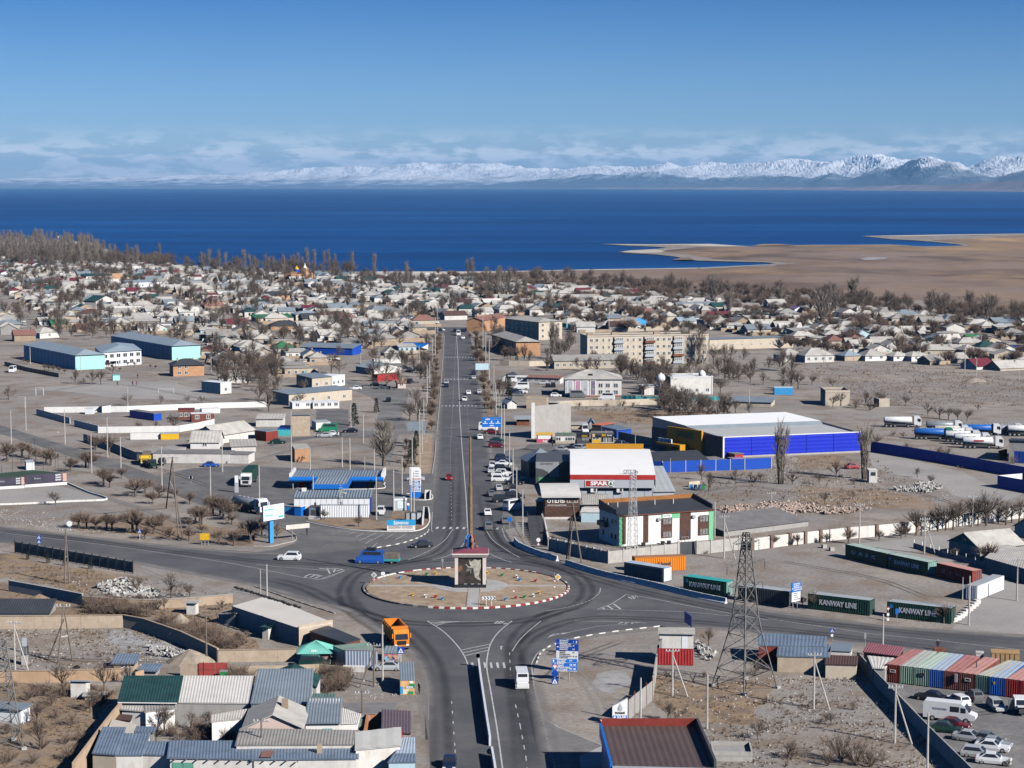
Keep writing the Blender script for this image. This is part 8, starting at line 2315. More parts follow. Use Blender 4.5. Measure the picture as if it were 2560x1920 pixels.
def aframe(t,xa,ya,xb,yb,xt,yt,label,bars=(.4,),third=None):
 """two-legged timber line support"""
 A,B_=g(t,xa,ya),g(t,xb,yb);mid=(A+B_)/2
 H=hz(t,xt,(ya+yb)/2,yt);X=(g(t,xt,(ya+yb)/2)-mid);X.z=0
 r=thing('line_support',label,'utility pole',mid,0,'timber line supports')
 for q in(A,B_):
  d=q-mid;b=MB();b.tube((d.x,d.y,-.2),(X.x,X.y,H),.17,.12,6);b.build('leg',Tu,r)
 for k in bars:
  a_,c_=(A-mid).lerp(X,k),(B_-mid).lerp(X,k);b=MB();b.tube((a_.x,a_.y,H*k),(c_.x,c_.y,H*k),.11,.11,5);b.build('brace',Kw,r)
 if third:
  q=g(t,*third)-mid;b=MB();b.tube((q.x,q.y,-.2),(X.x*.7,X.y*.7,H*.75),.15,.11,6);b.build('leg',Tu,r)
 bx(r,'crossarm',Mt,X.x-1.1,X.x+1.1,X.y-.1,X.y+.1,H-.3,H-.12)
 b=MB()
 for s_ in(-1,-.5,.5,1):b.box(X.x+s_-.06,X.x+s_+.06,X.y-.06,X.y+.06,H-.118,H+.15)
 b.build('insulator',Mc,r)
 return r
aframe('B0',1435,1005,1545,1285,1500,560,'tall two-legged timber line support in the park',(.55,),third=(1580,1270))
aframe('B0',560,1655,600,1655,575,1190,'narrow two-legged line support beside the metal fence',(.5,))
aframe('B2',470,1465,603,1480,520,945,'two-legged timber support in front of the hotel yard',(.35,.55),third=(490,1470))
aframe('C0',500,755,628,730,558,250,'three-legged timber line support on the salt patch',(.45,),third=(412,720))
def lattice(t,xb,yb,yt,wb,label,arms=(),taper=.22,col=None,n=9,rz=.4,name='lattice_pylon',k2=None):
 p=g(t,xb,yb);H=hz(t,xb,yb,yt)
 r=thing(name,label,'pylon',p,rz)
 m=col or Tq
 wz=lambda z:wb/2*((1-z/H/.42)*(1-.42)+.42 if z<.42*H and k2 else(.42 if k2 else 1)+((taper-(.42 if k2 else 1))*((z/H-(.42 if k2 else 0))/(.58 if k2 else 1))))
 zs=[0]
 for i in range(n):zs.append(H*(1-(1-(i+1)/n)**1.35))
 cs=((-1,-1),(1,-1),(1,1),(-1,1))
 for cx,cy_ in cs:
  b=MB()
  for z0,z1 in zip(zs,zs[1:]):b.tube((cx*wz(z0),cy_*wz(z0),z0),(cx*wz(z1),cy_*wz(z1),z1),.105 if wb>3 else .06,None,4,cap=False)
  b.build('leg',m,r)
 for f in range(4):
  (ax,ay),(bx_,by)=cs[f],cs[(f+1)%4]
  b=MB();rr=.055 if wb>3 else .03
  for z0,z1 in zip(zs,zs[1:]):
   w0,w1=wz(z0),wz(z1)
   b.tube((ax*w0,ay*w0,z0),(bx_*w1,by*w1,z1),rr,None,3,cap=False);b.tube((bx_*w0,by*w0,z0),(ax*w1,ay*w1,z1),rr,None,3,cap=False);b.tube((ax*w1,ay*w1,z1),(bx_*w1,by*w1,z1),rr,None,3,cap=False)
  b.build('bracing',m,r)
 for z_,L_ in arms:
  for s_ in(-1,1):
   b=MB();w=wz(H*z_)
   for y_ in(-1,1):b.tube((s_*w,y_*w,H*z_),(s_*(w+L_),0,H*z_+.2),.06,None,4);
   b.tube((s_*w,0,H*z_+1.2),(s_*(w+L_),0,H*z_+.25),.06,None,4)
   for k in(.33,.66):b.tube((s_*(w+L_*k),-w*(1-k),H*z_),(s_*(w+L_*k),w*(1-k),H*z_),.04,None,3);b.tube((s_*(w+L_*k),0,H*z_),(s_*(w+L_*k),0,H*z_+1.2*(1-k)),.04,None,3)
   a_=b.build('arm',m,r)
   b=MB()
   for q in range(5):b.lathe([(.03,H*z_-.25*q),(.13,H*z_-.25*q-.08),(.03,H*z_-.25*q-.16)],6,c=(s_*(w+L_-.1),0))
   b.build('insulator',Mf,a_)
 for cx,cy_ in cs:bx(r,'footing',Mv,cx*wb/2-.35,cx*wb/2+.35,cy_*wb/2-.35,cy_*wb/2+.35,-.1,.35)
 return r
lattice('C2',2010,960,-215-160,6.8,'tall steel lattice power pylon with crossarms on the waste ground',((.66,2.6),(.80,3.2),(.93,2.2)),.10,C('weathered lattice steel',(.15,.148,.145),var=.3,sc=.8,dirt=.3,Mh=(.14,.1,.08)),11,.65,k2=True)
lattice('B2',1042,1355,690,1.7,'slender lattice telecom mast in front of the white hotel',(),.55,Tq,16,.3,'lattice_mast')
r=lattice('C0',-10,1480,560,5.2,'cut-off steel lattice mast leg at the left edge of the picture',(),.4,MATS['weathered lattice steel'],7,.5,'lattice_mast')
r=thing('transformer','grey transformer on a concrete stand beside the strut pole','transformer',g('C0',215,765));bx(r,'stand',Mv,-.45,.45,-.4,.4,0,1.6);bx(r,'tank',Mf,-.55,.55,-.45,.45,1.604,2.9)
b=MB()
for k in range(5):b.box(-.5+k*.22,-.42+k*.22,-.6,-.454,1.7,2.8)
b.build('cooling_fin',Mt,r);bx(r,'cabinet',Mq,-.3,.3,-.25,.25,2.904,4.2)
# ---- dry weeds, rubble (uncountable)
def scatter(name,zones,mat,n,size,shape='tuft',hsc=1.0,z=0.0):
 b=MB();r=random.Random(len(name)*7+n)
 polys=[[nat(t,x,y)for x,y in xy]for t,xy in zones]
 P=[[g('N',*q)for q in p]for p in polys]
 ar=[abs(sum(p[i].x*p[i-1].y-p[i-1].x*p[i].y for i in range(len(p))))for p in P]
 tot=sum(ar)
 for p,a in zip(P,ar):
  xs,ys=[v.x for v in p],[v.y for v in p];pl=[(v.x,v.y)for v in p]
  k=int(n*a/tot);tries=0
  while k>0 and tries<n*12:
   tries+=1
   x,y=r.uniform(min(xs),max(xs)),r.uniform(min(ys),max(ys))
   if noise.noise(Vector((x*.12,y*.12,3.3)))<r.uniform(-.5,.35)or not inside(x,y,pl):continue
   k-=1
   s_=size*r.uniform(.5,1.5)
   if shape=='tuft':
    for q in range(7):
     aa=r.uniform(0,6.28);L_=s_*r.uniform(.5,1);w=s_*.09
     dx,dy=cos(aa),sin(aa);tx,ty=x+dx*L_*.7,y+dy*L_*.7
     bx0,by0=x+r.uniform(-.3,.3)*s_,y+r.uniform(-.3,.3)*s_
     b.face([(bx0-dy*w,by0+dx*w,z),(bx0+dy*w,by0-dx*w,z),(tx,ty,z+L_*hsc)])
   else:
    Mx=Matrix.Translation((x,y,z+s_*.2+(r.random()*.5*hsc)))@Matrix.Rotation(r.uniform(0,3),4,Vector((r.random()-.5,r.random()-.5,r.random())).normalized())
    b.box(-s_,s_,-s_*.6,s_*.6,-s_*.35,s_*.35,M4=Mx)
 o=b.build(name,mat);o['kind']='stuff'
 return o
scatter('dry_weeds',[('C2',[(1240,850),(1500,960),(2212,900),(2212,1659),(1780,1659),(1600,1350),(1240,1100)]),('C3',[(0,900),(800,880),(1650,1800),(0,1800)]),('C0',[(-100,930),(1050,960),(880,1180),(560,1800),(-100,1800)]),('C0',[(-50,60),(720,240),(2010,220),(1900,420),(2212,560),(2212,640),(1880,640),(1320,380),(440,350)]),('C0',[(-100,-150),(1120,0),(2000,160),(720,180),(80,20)]),('C0',[(700,460),(1200,480),(1600,620),(900,800),(100,800),(0,480)])],Wc,3600,.42)
scatter('dry_weeds',[('B3',[(0,560),(900,560),(1400,900),(900,1000),(0,980)]),('B3',[(900,450),(1500,560),(2212,720),(2212,760),(1300,590)]),('B2',[(520,140),(1200,130),(2100,190),(2212,220),(1200,290),(930,280)]),('A3',[(0,1300),(1200,1280),(2212,1420),(2212,1640),(1000,1640)]),('B2',[(1250,720),(2212,700),(2212,980),(1750,1000)])],Wc,3000,.55)
Ei=C('broken brick',(.40,.31,.26),var=.35,sc=1.4)
scatter('brick_rubble',[('B2',[(1790,1010),(2212,960),(2600,1010),(2212,1090),(1900,1110)]),('B3',[(0,1000),(180,960),(640,1010),(940,1020),(640,1060),(300,1070),(0,1090)])],Ei,1600,.28,'rock',1.2)
scatter('stone_rubble',[('C0',[(820,90),(1100,40),(1380,170),(1280,210),(960,190)]),('B3',[(1060,830),(1330,800),(1520,830),(1400,870),(1100,860)]),('C2',[(1590,600),(1780,680),(1680,760),(1600,640)]),('C0',[(1280,620),(1700,690),(1720,740),(1300,690)])],C('pale rubble',(.42,.41,.39),var=.3,sc=1.5),900,.3,'rock',1.6)
scatter('stones',[('C0',[(0,470),(1080,470),(1700,720),(1200,800),(0,800)]),('C2',[(1240,800),(2212,900),(2212,1659),(1800,1659),(1240,1100)]),('B3',[(0,560),(1900,900),(1000,990),(0,980)]),('C3',[(0,860),(860,880),(1600,1659),(0,1659)]),('B0',[(0,1010),(560,1050),(1200,1250),(0,1150)]),('C1',[(560,850),(1000,830),(1240,1030),(900,1090)]),('C0',[(450,-10),(1900,120),(2000,170),(800,170)])],C('scattered stones',(.40,.38,.36),var=.35,sc=1.2),3200,.12,'rock',.0)
Kj=Tg('heap of spoil',[(.36,.30,.24),(.28,.23,.19)],[.4],fine=.25)
for t,x,y,w_,h_,lab,mt in(('C0',1650,740,8,2,'grey spoil heap against the dark garden wall',Kj),('C0',340,215,5,1.3,'brown earth heap in the scrap yard',Ti),('C0',1560,400,3.5,1.6,'small pale sand heap by the door booth',Kj),('A3',1790,1430,9,1.6,'earth heap at the field edge by the old machinery',Kj)):
 b=MB();k=10
 for j in range(5):
  f=j/4;
  for i in range(k):
   a=6.283*i/k;rr=w_/2*(1-f)*(1+.2*noise.noise(Vector((cos(a)*2,sin(a)*2,w_))))+.05
   b.v.append((rr*cos(a),rr*sin(a)*.8,h_*f**.8-.05))
 for j in range(4):
  for i in range(k):b.f.append((j*k+i,j*k+(i+1)%k,(j+1)*k+(i+1)%k,(j+1)*k+i));b.m.append(0)
 o=b.build('earth_heap',mt);o.location=g(t,x,y);tag(o,lab,'heap')
for x,m_,lab in((1548,Tj,'blue refuse bin, first of the row behind the supermarket'),(1585,C('steel blue bin',(.12,.2,.32)),'steel blue refuse bin, second of the row'),(1622,Mu,'greyish blue refuse bin, third of the row'),(1655,Go,'green refuse bin at the end of the row')):
 r=thing('refuse_bin',lab,'bin',g('B2',x,842),0,'refuse bins');bx(r,'body',m_,-.4,.4,-.4,.4,.12,1.1);bx(r,'lid',m_,-.43,.43,-.45,.43,1.104,1.18)
Me('bin_screen','low cream block wall behind the row of refuse bins','wall','B2',[(1525,822),(1620,812)],1.3,.25,1.3,Mp)
r=thing('refuse_bin','green wheeled bin standing before the red gate','bin',g('C0',1935,895));bx(r,'body',Go,-.55,.55,-.5,.5,0,1.3);bx(r,'lid',Mt,-.6,.6,-.55,.55,1.304,1.38)
r=put('tyre',meT,None,g('C0',665,795));r.scale=(1.7,1.7,1.3);tag(r,'white painted tyre lying on the grey yard ground','tyre')
r=thing('metal_fence','green grey sheet fence with dark posts beside the west road','fence',g('B0',130,1392))
P=[g('B0',x,y)for x,y in((130,1392),(1148,1570))];n_=15
d_=(P[1]-P[0])/n_
b=MB();L_=d_.length;b.box(.1,L_-.1,-.03,.03,.2,2.3);mp_=b.mesh('panel',C('green grey sheet',(.14,.16,.155),var=.12))
b=MB();b.box(-.09,.09,-.09,.09,0,2.6);mq_=b.mesh('post',Ml);b=MB();b.box(0,L_,-.07,-.034,1.0,1.1);mr_=b.mesh('rail',Ml)
for i in range(n_):
 for me in(mp_,mr_):put('panel' if me is mp_ else 'rail',me,r,d_*i,atan2(d_.y,d_.x))
 put('post',mq_,r,d_*i)
put('post',mq_,r,d_*n_)
for x0,y0,x1,y1,yt,lab in((-60,845,212,830,745,'dark printed banner hoarding with a pink face at the left edge'),(215,825,578,800,720,'dark printed banner hoarding along the sports court')):
 c,W,rz=front('B0',x0,y0,x1,y1);H=hz('B0',x0,y0,yt)
 r=thing('banner',lab,'banner',c,rz);bx(r,'base',Mc,-W/2,W/2,-.15,.15,0,.7);bx(r,'sheet',C('dark violet print',(.055,.05,.075),var=.3),-W/2,W/2,-.06,.06,.704,H)
 bx(r,'portrait',C('skin print',(.55,.36,.31),var=.3,sc=2),W*.4,W*.495,-.1,-.064,.9,H-.1)
 text('lettering','Beeline',r,Mq,(-W*.2,-.08,H*.68),H*.22,wx=W*.15)
 for k in range(3):text('lettering','БЕЗЛИМИТ',r,Ma,(W*.3,-.08,H*(.85-.2*k)),H*.16,wx=W*.14,bold=.02)
r=thing('court_fence','tall green mesh posts round the sports court','fence',g('B0',0,700))
for i,(x,y)in enumerate(((18,830),(110,690),(185,715),(280,725),(375,720),(505,715),(570,715),(425,640),(300,560),(480,650))):
 q=g('B0',x,y)-r.location;b=MB();b.tube((q.x,q.y,0),(q.x,q.y,5.5),.05,.05,5);b.build('post',To,r)
bld('court_store','white shed with grey side at the corner of the sports court','shed','B0',228,675,298,672,5,612,'flat',0,Mm,Mq,over=.05)
# == school, flats, halls and the houses of the town
def para(t,p0,p1,p3,H):
 a,b_,d=(g(t,*q,H)for q in(p0,p1,p3))
 px,py=scr(b_+d-a)
 n=lambda q:(*nat(t,*q),'N')
 return[n(p0),n(p1),(px,py,'N'),n(p3)]
Tn=C('pale blue grey roof sheeting',(.30,.37,.42),Md=.5,var=.06,sc=.1,metal=.1)
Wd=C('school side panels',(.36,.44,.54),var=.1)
def school(lab,p0,p1,p3,H,ew,sw,wall=None):
 r,L,H=quad('school',lab,'school','A0',para('A0',p0,p1,p3,H),H,wall or Ky,Tn,'hip',2.0,pitch=99,over=.5)
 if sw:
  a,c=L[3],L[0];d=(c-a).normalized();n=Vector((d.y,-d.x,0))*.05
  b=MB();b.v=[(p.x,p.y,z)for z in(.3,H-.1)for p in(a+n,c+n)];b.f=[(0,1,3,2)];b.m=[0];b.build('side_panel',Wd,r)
 for z_ in(.8,3.5):
  if sw:qwin(r,L,3,sw,z_,2.2,2.1,Mr,Mo,pane=False)
  if ew:qwin(r,L,0,ew,z_,2.0,1.7,Mr,Mo,pane=False)
 return r,L
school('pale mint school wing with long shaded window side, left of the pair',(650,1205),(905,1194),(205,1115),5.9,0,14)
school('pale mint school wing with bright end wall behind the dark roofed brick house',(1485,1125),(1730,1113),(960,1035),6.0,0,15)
r,L=school('white school link block with two rows of windows and a porch',(880,1182),(1220,1158),(820,1128),5.9,6,0,Mm)
bx(r,'porch',Mm,L[0].x+2,L[0].x+7,-2.2,-.004,2.4,2.9);bx(r,'door',Tc,L[0].x+4,L[0].x+5.4,-.06,-.004,0,2.3)
for x_ in(2.2,6.6):bx(r,'porch_column',Mm,L[0].x+x_,L[0].x+x_+.3,-2.1,-1.8,0,2.396)
r,W,H=bld('brick_house','two storey orange brick house with dark hipped roof before the school','house','A0',1498,1388,1765,1380,9,1288,'hip',2.0,Tk,Th,over=.6)
for x_ in(-.3,-.08):
 for z_ in(.7,3.0):win(r,W,9,'f',W*x_,z_,1.3,1.4,Mr,Mo)
for x_ in(-.3,.2):chimney(r,W*x_,4.5,H+1.4,.9,.6)
Me('school_fence','long low dark fence in front of the school yard trees','fence','A0',[(40,1290),(250,1345),(510,1395)],1.6,.05,4,Mf,Mt,.1,pw=.1)
bld('mint_shelter','small mint box on the school sports ground','hut','A0',975,1422,1037,1420,2,1378,'flat',0,Ky,Gf,over=.05)
for x0,x1,y,yt,lab in((1368,1500,1530,1495,'white football goal frame on the school yard'),(310,375,1550,1485,'pale green goal frame on the sports ground at left')):
 c,W,rz=front('A0',x0,y,x1,y);H=hz('A0',x0,y,yt)
 b=MB()
 for s_ in(-1,1):b.tube((s_*W/2,0,0),(s_*W/2,0,H),.08,None,5);b.tube((s_*W/2,0,H),(s_*W/2,1.2,0),.05,None,4)
 b.tube((-W/2,0,H),(W/2,0,H),.08,None,5)
 o=b.build('goal',Mm);o.location=c;tag(o,lab,'goal','goals')
r,W,H=bld('apartment_block','four storey cream apartment block with balcony stacks and poplars in front','apartment block','A2',650,1292,1697,1272,12,1047,'flat',.5,Mp,Tm,over=.1)
ux=lambda x:-W/2+W*(x-650)/1047
for q in range(4):
 for x_ in(685,732,787,837,997,1047,1102,1257,1310,1355,1520,1567,1612,1662):win(r,W,12,'f',ux(x_),q*2.9+.9,1.3 if x_ not in(787,837,997,1047)else .8,1.4,Mr,Mo,pane=False)
 for x_ in(920,1185,1430):
  bx(r,'balcony',Mq if(q+x_)%3 else Tt,ux(x_-44),ux(x_+44),-1.1,-.004,q*2.9+.3,q*2.9+1.3);win(r,W,12,'f',ux(x_),q*2.9+1.35,3.4,1.3,Mr,Ke,4,pane=False).location.y=-.9
for x_ in(875,1135,1390):bx(r,'recess_shade',Gl,ux(x_)-.35,ux(x_)+.35,-.06,-.004,.3,H-.2)  # flat black strips painted for the shade beside the balcony stacks
for x_ in(700,910,1275,1560):bx(r,'roof_vent',Mw,ux(x_)-1.2,ux(x_)+1.2,5,6.5,H+.17,H+1.5)
r,L,H=quad('office_block','three storey cream block with pale hipped roof beside the avenue','office block','A2',para('A2',(232,918),(433,908),(-60,885),8.6),8.6,Mp,Mg,'hip',1.4,pitch=99,over=.4)
for z_ in(1,3.8,6.4):qwin(r,L,0,3,z_,1.4,1.5,Mr,Mo,pane=False);qwin(r,L,3,7,z_,1.4,1.5,Mr,Mo,pane=False)
r,L,H=quad('brick_flats','two storey tan brick flats with pale double peaked roof beside the avenue','apartment block','V',para('V',(760,240),(1182,236),(345,115),6.2),6.2,Tk,Mg,'hip',1.9,pitch=99,over=.5)
for z_ in(.9,3.7):qwin(r,L,3,8,z_,1.4,1.5,Mr,Mo,pane=False)
bx(r,'downpipe',Tt,L[0].x+3.8,L[0].x+4,-.1,-.004,0,H)
bld('long_store','long tan store with blue grey roof right of the apartment block','store','A2',1705,1158,2430,1136,14,1075,'sb',.5,Mp,Mn,nw=9,wz=1.8,wh=.7,ww=1.2)
bld('long_office','long low white office with dark grey roof behind the culture house','office','A2',365,1322,950,1312,9,1250,'gx',1.9,Mp,Ta,nw=10)
bld('dark_annex','low dark brown annex with small windows before the apartment block','annex','A2',952,1282,1206,1276,7,1228,'flat',0,Tc,Ta,nw=6,wh=.9)
Me('yard_wall','pale panel wall below the brick flats','wall','V',[(475,648),(640,655),(990,662),(1340,650)],2.1,.2,4.5,Mp,Mp,.1)
Me('yard_wall','pale ruined wall between the culture house and the open plot','wall','A2',[(130,1640),(390,1650),(670,1640),(930,1638),(1190,1630),(1440,1625)],2.0,.3,5,Mp,Mp,.1)
bld('yard_shed','pink roofed low stalls behind the white minibuses','stall','V',950,945,1520,965,4,850,'sf',.5,Mb,Tp,nw=5)
bld('white_shop','white gabled shop with dark roof beside the white minibuses','shop','V',525,925,690,930,8,850,'gy',1.3,Mm,Th)
bld('white_shop','white flat roofed shop with one dark window behind the minibus','shop','V',700,930,945,935,6,850,'flat',0,Mm,Mc,nw=1)
bld('brick_kiosk','tan brick kiosk with dark door on the open plot','kiosk','V',1320,1440,1475,1445,3,1290,'flat',0,Ms,Mg)
bld('porch_house','small white house with teal gabled porch at the side street','house','V',610,1400,770,1395,7,1300,'gy',1.1,Mb,Mn)
bld('ruin','roofless sand brick walls left of the brick kiosk','ruin','V',940,1390,1290,1395,5,1240,'flat',.5,Ms,Mk,over=0)
r,W,H=bld('culture_house','white culture house with tall poster panels and pale hipped roof','hall','A2',460,1562,946,1562,15,1408,'hip',2.6,Mb,Mg,over=.5)
ux=lambda x:-W/2+W*(x-460)/486
for i,x_ in enumerate((502,570,634,700)):
 bx(r,'panel_frame',Mc,ux(x_-27),ux(x_+27),-.12,-.004,.5,H-.5)
 p_=bx(r,'poster',(Mq,C('rose poster',(.5,.25,.38)),Mq,C('violet poster',(.2,.17,.25),var=.4,sc=1))[i],ux(x_-18),ux(x_+18),-.16,-.124,.7,H-.7)
 if i!=1:
  b=MB();b.xz([(ux(x_)+.38*cos(a*.785),H*.42+.5*sin(a*.785))for a in range(8)],-.19,-.164);b.build('poster_figure',Mt,p_)
for x_ in(765,828,897):
 for z_ in(.8,3.2):win(r,W,15,'f',ux(x_),z_,1.6,1.6,Mr,Gj)
bx(r,'plinth',Gy,-W/2,W/2,-.05,-.004,0,.5);bx(r,'dormer',Gl,-1.5,-.2,2.5,4,H+.5,H+1.5)
We=C('white dome',(.72,.73,.74),Md=.5,var=.05)
r,W,H=bld('mosque','white mosque hall with small dome and low domed minaret','mosque','A2',1370,1548,1735,1540,12,1400,'flat',.3,Mb,Mm,nw=4,over=.1)
def dome(x,y,z,r_,n_='dome'):
 b=MB();b.lathe([(r_*.9,z),(r_,z+r_*.4),(r_*.95,z+r_*.8),(r_*.7,z+r_*1.25),(r_*.3,z+r_*1.5),(.02,z+r_*1.75)],14,c=(x,y));return b.build(n_,We,r,smooth=True)
dome(W*.3,3,H+.2,1.3)
b=MB();b.lathe([(.95,0),(.9,5.2)],12,c=(-W/2-3.3,1));b.build('minaret',Mc,r);dome(-W/2-3.3,1,5.2,1.6,'minaret_dome')
bx(r,'wing',Mb,-W/2-9,-W/2-.1,2.2,9,0,3.0);bx(r,'wing_roof',Mm,-W/2-9.3,-W/2-.1,1.9,9.3,3.004,3.2)
Me('picket_fence','turquoise picket fence in front of the mosque and culture house','fence','A2',[(945,1580),(1070,1588),(1400,1592),(1800,1590)],1.2,.06,2.2,Gf,Gf,.15)
r,W,H=bld('church','tan brick church with bell tower and small gilded domes by the shore trees','church','A1',345,572,492,560,11,500,'gx',1.5,Tk,Ts,over=.2)
bx(r,'tower',Tk,-.5,3.4,-1.5,2.4,0,10.5);b=MB();b.lathe([(1.6,10.5),(1.1,11.4),(.5,12.6),(.05,14.2)],8,c=(1.45,.45));b.build('spire',We,r)
bx(r,'bell_opening',Gl,.7,2.2,-1.56,-1.504,7.6,9.4);b=MB();b.lathe([(1.7,6.8),(1.7,9.4)],10,c=(-3.2,5));b.build('drum',Tb,r);b=MB();b.lathe([(1.6,9.4),(1.5,10.3),(.6,11.2),(.05,12.4)],10,c=(-3.2,5));b.build('gold_dome',Tf,r)
bld('stone_keep','dark shaded low tower left of the church','tower','A1',303,575,345,575,5,490,'flat',.3,Tk,Tm)
r=thing('water_tower','thin lattice water tower among the left shore trees','tower',g('A0',512,262));bx(r,'tank',Mc,-1.2,1.2,-1.2,1.2,10,12.5)
for s_ in(-1,1):
 for y_ in(-1,1):b=MB();b.tube((s_*1.5,y_*1.5,0),(s_,y_,10),.12,None,4);b.build('leg',Mt,r)
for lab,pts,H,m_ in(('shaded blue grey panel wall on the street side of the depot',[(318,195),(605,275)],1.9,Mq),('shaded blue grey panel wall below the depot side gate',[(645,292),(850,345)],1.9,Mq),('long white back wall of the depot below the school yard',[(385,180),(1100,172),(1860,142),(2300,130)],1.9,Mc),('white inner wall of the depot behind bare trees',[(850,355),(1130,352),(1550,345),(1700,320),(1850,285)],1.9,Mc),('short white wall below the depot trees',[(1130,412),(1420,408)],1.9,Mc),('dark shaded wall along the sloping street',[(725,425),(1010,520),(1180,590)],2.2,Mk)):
 Me('depot_wall',lab,'wall','B0',pts,H,.2,3.2,m_,m_,.08)
